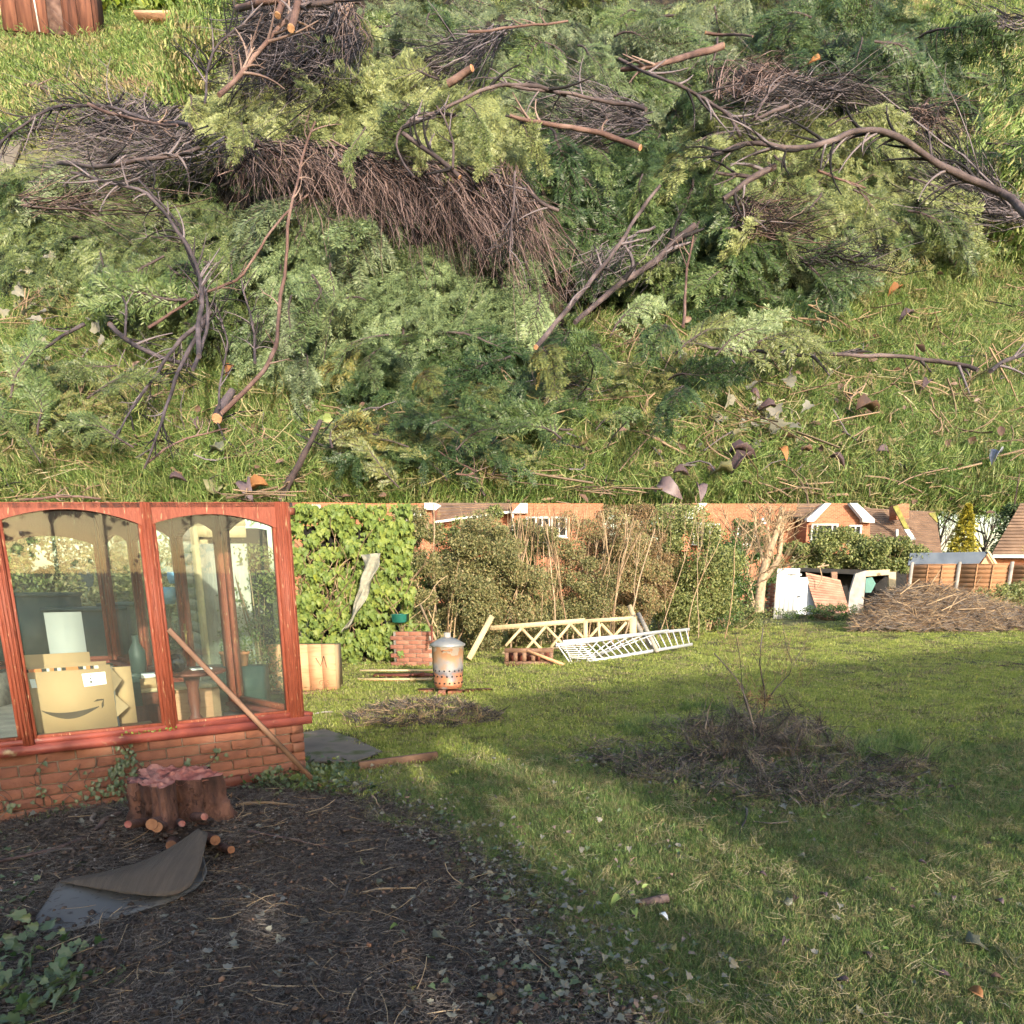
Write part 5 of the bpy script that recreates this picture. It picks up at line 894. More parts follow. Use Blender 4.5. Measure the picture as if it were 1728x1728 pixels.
# bays round the back
def bp_(px, t): d = rays(px, 1200); return np.array([(px - CX) / F * t, 0, 0]) + np.array([0, .988 * t, 0])
K0 = WB - e2 * .0; K1 = CB; K2 = bp_(328, 7.5); K3 = bp_(257, 8.6); K4 = bp_(208, 9.6); K5 = bp_(38, 9.2); K6 = bp_(-70, 8.2); K7 = bp_(-420, 6.5)
ring = [(K0, K1), (K1, K2), (K2, K3), (K3, K4), (K4, K5), (K5, K6), (K6, K7)]
for i, (a, b_) in enumerate(ring):
    d = nz(b_ - a); a2 = a + d * .05; b2 = b_ - d * .05; door = (i == 1)
    r_ = arch_panel(a2, b2, 'door' if door else 'window', .05 if door else .52, 1.90, 2.02, wfr=.06 if door else .045)
    if door:
        mm = MB(); P = b2 - d * .04 + ez * .98; nn = np.array([d[1], -d[0], 0]); nn = nn if nn @ (CAM - P) > 0 else -nn
        mm.box(P + nn * .035, (.035, .012, .26), np.stack([d, nn, ez], 1)); mm.beam(P + nn * .05 + ez * .06, P + nn * .05 + ez * .06 - d * .11, .015, .015); mm.build('handle', M('brass', [(.5, .33, .1), (.6, .4, .14)], 5, .35, 0, metal=.8), r_)
    rot = np.stack([d, np.cross(ez, d), ez], 1)
    if i < 6: post(b_, .10, .09, .0, rot=rot)
    if not door:
        mm = MB(); nn = np.array([d[1], -d[0], 0]); 
        mm.box((a + b_) / 2 + ez * .22 - (n2 * .12 if i == 0 else 0), (np.linalg.norm(b_ - a) - .1, .07 if i == 0 else .16, .44), rot); mm.build('dwarf_wall', X['mortar'], cons); mm = MB(); mm.beam(a + ez * .50, b_ + ez * .50, .2, .03); mm.build('sill', X['sill'], cons)
# roof: rises gently to the back, dark inside
poly = [wp(S0, .03, 0), wp(WL + .03, .03, 0), K1 + n2 * .03, K2, K3, K4, K5, K6, K7]
m = MB(); lo = [np.array([p[0], p[1], zcut(p) - .001]) for p in poly]; 
lo = [p - ez * .0 for p in lo]
cen = np.mean(lo, axis=0); k = len(lo); X['roofin'] = M('dark_polycarbonate_roof', [(.05, .04, .04), (.09, .075, .07)], 3, .6, .1)
m.prism([p - ez * .03 for p in lo], ez * .03); m.build('roof', X['roofin'], cons)
m = MB()
for a in lo[1:7]: m.beam(a * .5 + cen * .5 - ez * .06, a - ez * .06, .05, .05)
m.build('roof_bar', X['brownwood'], cons)
fl = MB(); fl.prism([np.array([p[0], p[1], .0]) for p in [wp(S0, -.2, 0), wp(WL - .15, -.2, 0)] + poly[2:]], ez * .06); fl.build('floor', X['concrete'], cons)
# inside
def atz(px, py, z): return Gz(px, py, z)
def inb(s, o): return wp(s, -o, 0)
b0 = wp(ontrace(48), -.16, 0); sA, sB = ontrace(46), ontrace(192)
def ontr2(px, o, z=1.0):
    s = np.linspace(-2.5, 4, 1600); x, y = proj(WA + ed * s[:, None] + en * o + ez * z); return s[np.abs(x - px).argmin()]
def ysc(py, s, o=-.16):   # height where a picture row falls on the plane behind the window
    z = np.linspace(0, 2.4, 800); P = wp(s, o, 0)[None] + ez * z[:, None]; x, y = proj(P); return z[np.abs(y - py).argmin()]
sA = ontr2(42, -.157, .9); zb, zt = .50, ysc(1126, ontr2(110, -.157, .9), -.157)
box = thing('cardboard_box', 'large cardboard box with a printed smile arrow, standing inside the left window', 'box', wp(sA, -.20, zb))
bw = ontr2(188, -.157, .9) - sA
m = MB(); m.box(wp(sA + bw / 2, -.165, (zb + zt) / 2), (bw, .01, zt - zb), Bw); m.box(wp(sA + bw / 2, -.42, (zb + zt) / 2), (bw, .01, zt - zb), Bw); m.box(wp(sA + .005, -.29, (zb + zt) / 2), (.01, .25, zt - zb), Bw); m.box(wp(sA + bw / 2, -.29, zb + .006), (bw - .02, .24, .01), Bw); m.build('box_body', X['card'], box)
m = MB(); q = np.stack([nz(ed * .45 - en * .9), nz(en * .45 + ed * .9), ez], 1); zc = (zb + zt) / 2
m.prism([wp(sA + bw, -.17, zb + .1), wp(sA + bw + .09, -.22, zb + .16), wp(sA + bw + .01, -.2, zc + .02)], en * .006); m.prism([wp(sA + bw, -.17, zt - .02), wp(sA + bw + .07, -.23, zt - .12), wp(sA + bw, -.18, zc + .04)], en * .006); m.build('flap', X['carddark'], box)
def bxy(u, v, o=-.157): return wp(sA + bw * u, o, zb + (zt - zb) * v)
m = MB(); n_ = 22; u = np.linspace(.13, .80, n_); c = (u - .13) / .67; lo_ = .40 - .145 * np.sin(np.pi * c ** .92) - .01 * c; th = .012 + .085 * np.sin(np.pi * c) ** 1.1; up_ = lo_ + th
for i in range(n_ - 1): m.add([bxy(u[i], lo_[i]), bxy(u[i + 1], lo_[i + 1]), bxy(u[i + 1], up_[i + 1]), bxy(u[i], up_[i])], [[0, 1, 2, 3]])
m.add([bxy(.74, .47), bxy(.79, .505), bxy(.87, .505), bxy(.86, .485), bxy(.80, .48)], [[0, 1, 2, 3], [0, 3, 4, 4]]); m.add([bxy(.87, .505), bxy(.86, .485), bxy(.835, .43), bxy(.83, .36), bxy(.86, .40)], [[0, 1, 2, 4], [2, 3, 4, 4]]); m.build('printed_smile', X['ink'], box)
m = MB(); m.add([bxy(.66, .70), bxy(.93, .72), bxy(.93, .90), bxy(.65, .89)], [[0, 1, 2, 3]]); m.build('address_label', X['paper'], box)
m = MB(); m.add([bxy(.065, .735), bxy(.125, .735), bxy(.115, .86), bxy(.055, .86)], [[0, 1, 2, 3]]); m.build('small_label', X['paper'], box)
m = MB()
for (a_, b_, c_, d_) in [(.74, .87, .758, .855), (.74, .83, .755, .80), (.735, .78, .76, .75), (.85, .87, .857, .86), (.862, .85, .868, .81), (.855, .80, .862, .775)]: m.add([bxy(a_, d_, -.1565), bxy(c_, d_, -.1565), bxy(c_, b_, -.1565), bxy(a_, b_, -.1565)], [[0, 1, 2, 3]])
m.build('label_writing', X['ink'], box)
m = MB(); seq = [('black', 0, .06), ('orangeink', .06, .2), ('black', .2, .26), ('white', .26, .29), ('orangeink', .30, .34), ('black', .34, .38), ('white', .38, .42), ('black', .43, .48), ('orangeink', .48, .62), ('black', .62, .68), ('white', .68, .71), ('orangeink', .72, .76), ('black', .76, .80), ('white', .81, .86)]
for i, (c_, a_, b_) in enumerate(seq):
    m = MB(); m.add([bxy(a_, .955, -.1565), bxy(b_, .955, -.1565), bxy(b_, .998, -.1565), bxy(a_, .998, -.1565)], [[0, 1, 2, 3]]); m.build('tape_print', X[c_], box)
m = MB(); m.box(wp((ontr2(52, -.42, .9) + ontr2(150, -.42, .9)) / 2, -.44, (zb + ysc(1103, ontr2(100, -.42, .9), -.44)) / 2), (ontr2(155, -.42, .9) - ontr2(45, -.42, .9), .012, ysc(1103, ontr2(100, -.42, .9), -.44) - zb), Bw); tag(m.build('cardboard_sheet', X['card'], origin=wp(sA, -.44, zb)), 'plain cardboard sheet standing up behind the smile box', 'cardboard')
a_, b_ = ontr2(188, -.42, .9), ontr2(218, -.42, .9); m = MB(); m.box(wp((a_ + b_) / 2, -.34, (zb + zt) / 2 - .02), (b_ - a_, .01, zt - zb - .04), Bw); m.box(wp(b_ - .01, -.2, zb + .01), (.2, .3, .012), Bw); tag(m.build('open_box_side', X['card'], origin=wp(a_, -.34, zb)), 'open cardboard side with torn edge right of the smile box', 'cardboard')
a_, b_ = ontr2(20, -.42, .9) + .25, ontr2(78, -.42, .9) + .28; m = MB(); zz = ysc(1035, ontr2(50, -.42, .9), -.62); m.box(wp((a_ + b_) / 2, -.62, (.3 + zz) / 2), (b_ - a_, .03, zz - .3), Bw); tag(m.build('grey_panel', X['greypanel'], origin=wp(a_, -.62, .3)), 'pale grey flat panel standing behind the cardboard at the left', 'panel')
# table with pedestal and ball
def inpt(px, t, z): d = rays(px, 1200); return np.array([(px - CX) / F * t, .985 * t, z])
TC = inpt(330, 6.25, .0); tz = .78
tb = thing('pedestal_table', 'small round table with turned wooden pedestal inside the right window', 'table', TC + ez * .06)
m = MB(); m.lathe(TC + ez * tz, [(0, 0), (.26, 0), (.275, .01), (.275, .022), (.26, .03), (0, .03)], 28); m.build('table_top', X['brownwood'], tb, smooth=False)
m = MB(); m.lathe(TC, [(.03, .12), (.05, .2), (.06, .3), (.045, .36), (.06, .40), (.035, .44), (.05, .55), (.045, .66), (.07, .76), (.09, .78)], 18); m.build('pedestal', X['brownwood'], tb, smooth=True)
for k in range(3):
    a = k * 2.1 + .3; m = MB(); m.tube([TC + ez * .2, TC + np.array([math.cos(a) * .13, math.sin(a) * .13, .14]), TC + np.array([math.cos(a) * .24, math.sin(a) * .24, .075])], [.025, .022, .016], 7); m.build('leg', X['brownwood'], tb)
m = MB(); a = np.linspace(-math.pi / 2, math.pi / 2, 14); BC = inpt(308, 6.1, tz + .03 + .075); m.lathe(BC, [(.075 * math.cos(q), .075 * math.sin(q)) for q in a], 22); o = m.build('black_ball', X['black'], origin=BC - ez * .075, smooth=True); tag(o, 'glossy black ball on a short stand on the round table', 'ball')
m = MB(); m.lathe(BC - ez * .075, [(.0, 0), (.03, 0), (.02, .012), (.0, .014)], 12); m.build('stand', X['black'], o)
m = MB(); m.box(TC + ez * (tz + .035) + ed * .08, (.16, .1, .012), Bw); tag(m.build('folded_paper', X['paper'], origin=TC + ez * (tz + .03)), 'white papers lying on the round table', 'paper')
# low lit cabinet, books and boxes behind
CBt = inpt(310, 7.0, 0); m = MB(); root = thing('low_cabinet', 'low honey coloured wooden cabinet behind the pedestal table', 'cabinet', CBt + ez * .06)
m.box(CBt + ez * .31, (.62, .3, .48), Bw); m.build('carcass', X['plank'], root); m = MB(); m.box(CBt + ez * .565, (.66, .34, .03), Bw); m.build('top', X['palewood'], root)
m = MB(); m.box(CBt + en * .152 + ez * .22 - ed * .1, (.06, .004, .09), Bw); m.build('keyhole_plate', X['ink'], root)
C2 = inpt(248, 6.6, 0); root = thing('side_table', 'wooden side table with shaped apron seen left of the middle post', 'table', C2 + ez * .06); m = MB(); m.box(C2 + ez * .60, (.42, .34, .025), Bw); m.build('table_top', X['palewood'], root)
for sx in (-1, 1):
    for sy in (-1, 1): m = MB(); m.box(C2 + ed * .18 * sx + en * .14 * sy + ez * .32, (.035, .035, .53), Bw); m.build('leg', X['brownwood'], root)
m = MB(); m.box(C2 + en * .15 + ez * .53, (.33, .012, .1), Bw); m.box(C2 - en * .1 + ez * .33, (.33, .012, .5), Bw); m.build('apron', X['brownwood'], root)
m = MB(); m.box(C2 + ez * .655 + ed * .04, (.26, .2, .08), Bw); tag(m.build('cardboard_carton', X['card'], origin=C2 + ez * .61), 'small brown carton on the side table', 'carton')
for i, (dx, mk) in enumerate([(-.1, 'white'), (-.06, 'greypanel')]): m = MB(); m.box(C2 + ez * (.70 + .0 * i + .03) + ed * (.0 + .04 * i), (.2 - .03 * i, .15, .02), Bw); 
m = MB(); m.box(C2 + ez * .715 + ed * .02, (.22, .16, .03), np.array(Matrix.Rotation(.3, 3, 'Z')) @ Bw); tag(m.build('pale_book', X['paper'], origin=C2 + ez * .7), 'pale book lying on the small brown carton', 'book')
m = MB(); P = inpt(226, 6.3, .5); m.box(P + ez * .12, (.14, .12, .24), Bw); m.box(P + ez * .25 + ed * .04, (.1, .05, .05), Bw); tag(m.build('glass_jar_box', X['darkgreen'], origin=P), 'dark box of jars beside the open cardboard', 'box')
m = MB(); P = inpt(244, 7.4, .6); m.lathe(P, [(.0, 0), (.07, 0), (.075, .25), (.03, .33), (.03, .4), (0, .4)], 14); tag(m.build('dark_vase', X['darkgreen'], origin=P, smooth=True), 'dark green vase behind the carton', 'vase')
# pole leaning on the window
pa = atz(492, 1292, .0); pa[2] = .02; pb = wp(ontrace(281), .10, 0); zz = np.linspace(.3, 2, 900); x_, y_ = proj(pb[None] + ez * zz[:, None]); pb = pb + ez * zz[np.abs(y_ - 1062).argmin()]
pa = wp(ontrace(492) , .42, .0)
m = MB(); m.beam(pa + ez * .02, pb, .045, .032); X['pole'] = M('brown_timber_pole', [(.11, .06, .038), (.21, .12, .075)], 5, .7, .3); tag(m.build('timber_pole', X['pole'], origin=pa), 'long square timber pole leaning against the conservatory window', 'pole')
# ivy on the brick wall
def wall_ivy(s0, s1, z0, z1, n, lab, seed):
    r = np.random.default_rng(seed); st = MB(); lf = MB(); root = thing('ivy', lab, 'ivy', wp((s0 + s1) / 2, .03, 0), 'ivy climbing the conservatory wall')
    for k in range(max(2, int((s1 - s0) / .09))):
        s = r.uniform(s0, s1); zt_ = r.uniform(z0, z1); q = np.linspace(0, 1, 8); P = wp(0, .02, 0) + ed * (s + .05 * np.sin(q * 7 + k) + .1 * r.normal() * q)[:, None] + ez * (q * zt_)[:, None]; st.tube(P, .0022, 4, cap=False)
        nl = max(3, int(n / max(2, int((s1 - s0) / .09)))); w_ = r.uniform(.1, 1, nl); Q = np.stack([np.interp(w_, q, P[:, j]) for j in range(3)], 1) + en * r.uniform(.008, .04, nl)[:, None] + ed * r.normal(0, .03, nl)[:, None] + ez * r.normal(0, .015, nl)[:, None]
        leafcards(lf, Q, -ez + ed * r.normal(0, .6, nl)[:, None] + en * .2, en + ez * .5 + r.normal(0, .35, (nl, 3)), .033 * r.uniform(.6, 1.3, nl), IVY, .3)
    st.build('stem', X['twigdark'], root); lf.build('leaves', X['ivyshade'], root)['kind'] = 'stuff'
wall_ivy(-.1, .45, .15, .42, 34, 'thin ivy strands on the left part of the brick wall', 1); wall_ivy(.60, 1.0, .3, .47, 130, 'ivy clump on the brick wall under the middle post', 2); wall_ivy(1.0, 1.75, .1, .44, 150, 'ivy on the brick wall between middle post and leaning pole', 3); wall_ivy(.3, .6, .1, .38, 30, 'few ivy leaves on the brick wall behind the stump', 4)
m = MB(); P = [wp(s_, .06, .50) + ez * rng.uniform(0, .02) for s_ in np.linspace(.7, 1.05, 30)]; leafcards(m, np.array(P), rdir(30, 0), rdir(30, .2), .02, OVAL); tag(m.build('moss', X['ivy'], origin=P[0]), 'moss and weeds growing on the sill by the middle post', 'moss', kind='stuff')
# brown beams lying on the ground
for (a_, b_, lab) in (((345, 1342), (492, 1310), 'long brown timber lying along the wall foot behind the stump'), ((606, 1303), (738, 1286), 'short brown timber lying loose on the grass')):
    A_ = Gz(*a_); B_ = Gz(*b_); A_[2] = gh(A_[0], A_[1]); B_[2] = gh(B_[0], B_[1]); m = MB(); m.beam(A_ + ez * .055, B_ + ez * .055, .045, .085); o = m.build('timber_beam', X['pole'] if 'short' in lab else X['brownwood'], origin=A_); md = o.modifiers.new('edge', 'BEVEL'); md.width = .006; tag(o, lab, 'timber')
# ---- stump
SC = np.array([-2.10, 4.38, gh(np.array(-2.06), np.array(4.38)) * 1.0]); st = thing('tree_stump', 'broad yew stump with raw pink sawn top beside the conservatory wall', 'stump', SC - ez * .08)
K = 120; a = np.arange(K) * 2 * math.pi / K; rp = 1 + .13 * np.sin(3 * a + .6) + .12 * np.sin(5 * a + 2) + .08 * np.sin(8 * a) + .05 * np.sin(13 * a + 1) + .035 * np.sin(27 * a) - .22 * np.exp(-((a - 4.15) / .10) ** 2) - .26 * np.exp(-((a - 5.35) / .13) ** 2) - .15 * np.exp(-((a - 4.8) / .07) ** 2)
ex_, ey_ = .245, .22; V = []
for z in np.linspace(-.10, .287, 24):
    q = (z + .1) / .387; f_ = 1.14 - .5 * q + .36 * q ** 1.6 + .0 * q; w_ = 1 + (rp - 1) * (1.5 - .45 * q) + (1 - abs(q * 2 - 1)) * (.05 * np.sin(13 * a + z * 30) + .04 * np.sin(23 * a - z * 55) + .03 * np.sin(41 * a + z * 90) + .05 * fnoise(a * 4, a * 0 + z * 30, 1, 41)) + (1 - q) ** 3 * .25 * np.maximum(0, np.sin(4 * a + 1))
    V.append(np.stack([ex_ * w_ * f_ * np.cos(a), ey_ * w_ * f_ * np.sin(a), np.full(K, z) + .008 * np.sin(7 * a + z * 20) * (1 - q)], 1))
V = np.array(V); V = np.concatenate([V, V[:, :1]], 1) + SC; m = MB(); m.grid(V); m.build('bark', X['yewbark'], st)
m = MB(); rr = np.linspace(1.0, 0, 26); top = []
for q in rr:
    x_ = ex_ * rp * q * np.cos(a); y_ = ey_ * rp * q * np.sin(a); top.append(np.stack([x_, y_, .286 + .03 * fnoise(x_, y_, 7, 5) * (q < .98) + .022 * fnoise(x_, y_, 22, 6) + .012 * fnoise(x_, y_, 50, 7) - .05 * np.exp(-((x_ - .1) / .1) ** 2 - ((y_ + .05) / .05) ** 2) + .0 * x_], 1))
top = np.array(top); top = np.concatenate([top, top[:, :1]], 1) + SC; m.grid(top[:, ::-1]); m.build('sawn_top', X['cutpink'], st)
for i, (x_, y_, r_, hz) in enumerate([(216, 1391, .022, .13), (256, 1391, .034, .12), (265, 1396, .032, .10), (307, 1390, .02, .12), (289, 1427, .03, .03), (363, 1418, .03, .05), (345, 1378, .022, .14), (390, 1434, .022, .02)]):
    P = Gz(x_, y_, hz + SC[2]); P = np.array(P); dr = nz(np.array([P[0] - SC[0], P[1] - SC[1] , .12])); dr = nz(dr + nz(CAM - P) * .35); m = MB(); m.tube([P - dr * .22, P - dr * .07, P], [r_ * 1.25, r_ * 1.08, r_], 10); rt = m.build('root_stub', X['yewbark'], st, smooth=True)
    m = MB(); m.tube([P - dr * .002, P + dr * .003], [r_ * .99, r_ * .93], 10); m.build('cut_face', X['cutorange'] if i % 3 else X['cutpink'], rt)
m = MB()
for k in range(240):
    aa = rng.uniform(0, 6.28); L = rng.uniform(.02, .06); q = rng.uniform(.9, 1.05); P = SC + np.array([ex_ * math.cos(aa) * q, ey_ * math.sin(aa) * q, rng.uniform(.0, .25)]); m.tube([P, P + np.array([rng.normal(0, .5), rng.normal(0, .5), rng.uniform(.2, 1)]) * L], [.006, .001], 4, cap=False)
m.build('splinter', X['yewbark'], st)['kind'] = 'stuff'
# ---- curled rubber sheet
Fp = [(45,1577,.01),(110,1580,.015),(180,1560,.02),(245,1540,.02),(300,1522,.025),(338,1502,.03),(350,1478,.05)]
K1_ = [(98,1500,.02),(140,1492,.02),(190,1486,.02),(240,1474,.02),(285,1462,.025),(322,1448,.03),(340,1438,.05)]
K2_ = [(103,1497,.05),(148,1489,.07),(205,1478,.09),(255,1462,.13),(295,1438,.17),(325,1419,.20),(338,1411,.22)]
Ep = [(112,1498,.055),(158,1504,.06),(205,1513,.065),(250,1518,.07),(300,1516,.08),(334,1492,.12),(352,1417,.21)]
def crv(L):
    P = np.array([Gz(x, y, z) for x, y, z in L]); q = np.linspace(0, 1, len(L)); w_ = np.linspace(0, 1, 40); C_ = np.stack([np.interp(w_, q, P[:, k]) for k in range(3)], 1)
    for _ in range(10): C_[1:-1] = (C_[:-2] + 2 * C_[1:-1] + C_[2:]) / 4
    return C_
c0, c1, c2, c3 = crv(Fp), crv(K1_), crv(K2_), crv(Ep); rows = []
for q in np.linspace(0, 1, 10): rows.append(c0 * (1 - q) + c1 * q + ez * .012 * np.sin(q * 3.1) * np.sin(np.linspace(0, 12, 40))[:, None])
back = nz((c1 - c0)) ; back[:, 2] = 0
for q in np.linspace(.15, .85, 6): rows.append(c1 * (1 - q) + c2 * q + back * .06 * math.sin(math.pi * q) * np.linspace(.4, 1.4, 40)[:, None])
for q in np.linspace(0, 1, 12): rows.append(c2 * (1 - q) + c3 * q + ez * (.035 * math.sin(math.pi * q) * np.sin(np.linspace(0, math.pi, 40))[:, None]))
G_ = np.array(rows); G_[..., 2] += np.maximum(gh(G_[..., 0], G_[..., 1]), 0) * .75 + .012; m = MB(); m.grid(G_[:13], 0); m.grid(G_[12:], 1); o = m.build('rubber_sheet', [X['rubber'], X['rubber2']], origin=c0[20], smooth=True); md = o.modifiers.new('thickness', 'SOLIDIFY'); md.thickness = .007; md.offset = 0
tag(o, 'curled grey rubber sheet folded over on itself on the soil before the stump', 'rubber sheet')
# ---------------------------------------------------------------- middle distance
X['bluesheet'] = M('pale_blue_sheet', [(.42, .47, .50), (.55, .58, .60)], 3, .5, .1, dirt=((.70, .68, .6), 4, .6))
X['slatred'] = M('reddish_slats', [(.30, .14, .09), (.42, .24, .16)], 4, .8, .2, isl=.4)
X['shedpale'] = M('faded_shed_door', [(.34, .32, .26), (.46, .44, .36)], 5, .9, .4, stretch=(6, 1, 1))
X['mossy'] = M('yellow_moss', [(.10, .10, .03), (.22, .20, .05)], 4, .9, .3)
X['brash2'] = M('brown_brushwood_core', [(.06, .04, .025), (.14, .09, .055)], 8, .95, .8)
def gp(px, py): P = Gz(px, py); P[2] = 0; return P
# leaf masses
def cloud(c, rad, n, clump=14, cr=.35, r=None, shell=.55, zmin=None, cut=True):
    """leaf places: uneven clumps filling an ellipsoid, denser to its skin"""
    r = r or rng; cc = rdir(clump, -1, r) * (r.uniform(shell, 1, (clump, 1))); cc = cc * np.asarray(rad) + np.asarray(c); cr_ = cr * r.uniform(.6, 1.3, clump) * min(rad)
    k = r.integers(0, clump, n); q = rdir(n, -1, r) * (r.uniform(.2, 1, (n, 1)) ** .4); P = cc[k] + q * cr_[k][:, None] * np.array([1.2, 1.2, .9])
    if zmin is not None: P = P[P[:, 2] > zmin]
    if cut: P = P[P[:, 2] < CUT(P[:, 1]) - .04]
    return P
def leafmass(m, P, size, shape=None, face=(0, -.6, .7), jit=.8, down=.3):
    n = len(P); Nn = nz(np.asarray(face) + rng.normal(0, jit, (n, 3))); D = nz(rng.normal(0, 1, (n, 3)) + np.array([0, 0, -down])); leafcards(m, P, D, Nn, size * rng.uniform(.6, 1.3, n), shape, .25)
def bush(name, lab, cat, base, rad, zc, n, size, mat, stems=7, stemr=.02, group=None, clump=22, cr=.4, stemmat='twigdark', shape=None, zmin=.02, jit=.8, part='foliage'):
    base = np.asarray(base, float); root = thing(name, lab, cat, base, group); c = base + ez * zc; st = MB()
    for k in range(stems):
        a = rng.uniform(0, 6.28); e_ = c + np.array([math.cos(a) * rad[0] * .6, math.sin(a) * rad[1] * .6, rng.uniform(-.2, .7) * rad[2]]); e_[2] = min(e_[2], CUT(e_[1]) - .05); q = np.linspace(0, 1, 6)[:, None]; b_ = base + np.array([rng.normal(0, .15) * rad[0], rng.normal(0, .1), 0])
        st.tube(b_ + (e_ - b_) * q + rng.normal(0, .05, 3) * np.sin(q * 3), stemr * (1 - .75 * q[:, 0]), 5, cap=False)
    st.build('stem', X[stemmat], root)['kind'] = 'stuff'
    m = MB(); P = cloud(c, rad, n, clump, cr, zmin=zmin); leafmass(m, P, size, shape, jit=jit); m.build(part, X[mat], root)['kind'] = 'stuff'
    return root
# ivy covered wall left
t0 = 13.0
def at_t(px, py, t): return CAM + rays(px, py) * t
ivr = thing('ivy_mass', 'big sunlit mass of glossy yellow-green ivy smothering the old wall', 'ivy', at_t(590, 1120, 13) * np.array([1, 1, 0]))
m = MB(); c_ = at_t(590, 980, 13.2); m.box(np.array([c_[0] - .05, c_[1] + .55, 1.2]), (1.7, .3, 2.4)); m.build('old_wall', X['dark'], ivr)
poly = [(484,848),(690,848),(700,900),(690,960),(700,1000),(690,1040),(730,1060),(720,1100),(650,1110),(600,1125),(560,1090),(490,1090)]
P_ = []
while sum(len(q) for q in P_) < 5200:
    x = rng.uniform(480, 740, 4000); y = rng.uniform(850, 1130, 4000); k = inpoly(x, y, poly); n_ = fnoise(x / 40, y / 40, 1.6, 21) + .45 * fnoise(x / 14, y / 14, 1.6, 22); k &= rng.random(4000) < (.10 + .95 * (n_ > -.12))
    x, y, n_ = x[k], y[k], n_[k]; P_.append(CAM + rays(x, y) * (13.05 - .28 * n_ + rng.uniform(-.05, .35, len(x)))[:, None])
P = np.vstack(P_); P = P[(P[:, 2] < CUT(P[:, 1]) - .03) & (P[:, 2] > .02)]; m = MB(); n = len(P); leafcards(m, P, nz(np.array([0, -.25, -1]) + rng.normal(0, .35, (n, 3))), nz(np.array([.1, -1, .45]) + rng.normal(0, .4, (n, 3))), .10 * rng.uniform(.5, 1.35, n), IVY, .3); m.build('ivy_leaves', X['ivy'], ivr)['kind'] = 'stuff'
m = MB()
for k in range(70):
    x0, y0 = rng.uniform(490, 700), rng.uniform(950, 1110); a = rng.uniform(-2.4, -.7); q = np.linspace(0, 1, 7); L = rng.uniform(40, 130); m.tube(CAM + rays(x0 + L * q * math.cos(a) + 6 * np.sin(q * 6), np.maximum(y0 + L * q * math.sin(a), 856)) * (13.1 + .1 * rng.normal()), .007, 4, cap=False)
m.build('ivy_stem', X['twigtan'], ivr)['kind'] = 'stuff'
# cloth hanging in the ivy
A0 = [(609,934),(642,934),(640,950),(628,985),(612,1020),(600,1040),(586,1065)]; A1 = [(608,935),(616,975),(612,985),(606,1000),(598,1020),(588,1040),(579,1066)]
rowL = np.array([at_t(x, y, 12.55) for x, y in [(609,936),(613,960),(608,985),(601,1005),(596,1030),(588,1048),(580,1066)]]); rowR = np.array([at_t(x, y, 12.5) for x, y in [(643,933),(641,950),(632,970),(623,995),(612,1018),(600,1042),(586,1060)]])
rows = []
for q in np.linspace(0, 1, 9):
    w_ = np.linspace(0, 1, 22); L_ = np.stack([np.interp(w_, np.linspace(0, 1, 7), rowL[:, k]) for k in range(3)], 1); R_2 = np.stack([np.interp(w_, np.linspace(0, 1, 7), rowR[:, k]) for k in range(3)], 1); c = L_ * (1 - q) + R_2 * q; c[:, 1] += .07 * np.sin(q * 9 + w_ * 11) + .03 * np.sin(q * 23 + w_ * 5); c[:, 0] += .02 * np.sin(w_ * 17 + q * 4); rows.append(c)
m = MB(); m.grid(np.array(rows)); o = m.build('hanging_cloth', X['cloth'], origin=rowL[0], smooth=True); o.modifiers.new('thickness', 'SOLIDIFY').thickness = .01; tag(o, 'long torn grey-green cloth hanging twisted in the ivy', 'cloth')
# chest
c0 = Gz(508, 1168); root = thing('wooden_chest', 'upright orange-brown boarded chest with faint lettering just right of the conservatory', 'chest', [c0[0], c0[1], 0])
x0, x1 = -3.32, -2.40; Y0 = c0[1]
for i in range(5):
    m = MB(); wd = (x1 - x0) / 5; m.box([x0 + wd * (i + .5), Y0 + .03 * (i % 2) * .1, .335], (wd * .985, .022, .63)); m.build('board', X['plank'], root)
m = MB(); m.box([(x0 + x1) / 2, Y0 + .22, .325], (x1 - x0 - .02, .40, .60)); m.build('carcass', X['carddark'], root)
m = MB(); m.box([(x0 + x1) / 2, Y0 - .1, .015], (1.05, .25, .02)); tag(m.build('flat_board', X['pole'], origin=[x0, Y0 - .1, 0]), 'thin board lying on the grass before the boarded chest', 'board')
fc = bpy.data.curves.new('lettering', 'FONT'); fc.body = 'GIS'; fc.size = .1; fc.extrude = .001; fo = bpy.data.objects.new('lettering', fc); sc.collection.objects.link(fo); fo.parent = root; fo.location = (-2.64 - c0[0], -.016, .10); fo.rotation_euler = (R(90), 0, 0); fc.materials.append(M('faint_print', [(.30, .14, .07), (.32, .15, .08)], 5, .9, 0))
bpy.context.view_layer.update(); lm = bpy.data.meshes.new_from_object(fo.evaluated_get(bpy.context.evaluated_depsgraph_get())); lo_ = bpy.data.objects.new('lettering', lm); lo_.parent = root; lo_.location = fo.location; lo_.rotation_euler = fo.rotation_euler; bpy.data.objects.remove(fo); lo_.name = 'lettering'; sc.collection.objects.link(lo_)
m = MB(); m.tube([np.array([-2.66, Y0 - .016, .47]), np.array([-2.60, Y0 - .016, .36]), np.array([-2.55, Y0 - .016, .50])], .006, 5); m.tube([np.array([-2.55, Y0 - .016, .50]), np.array([-2.52, Y0 - .016, .34])], .005, 5); m.build('faint_mark', X['ink'], root)
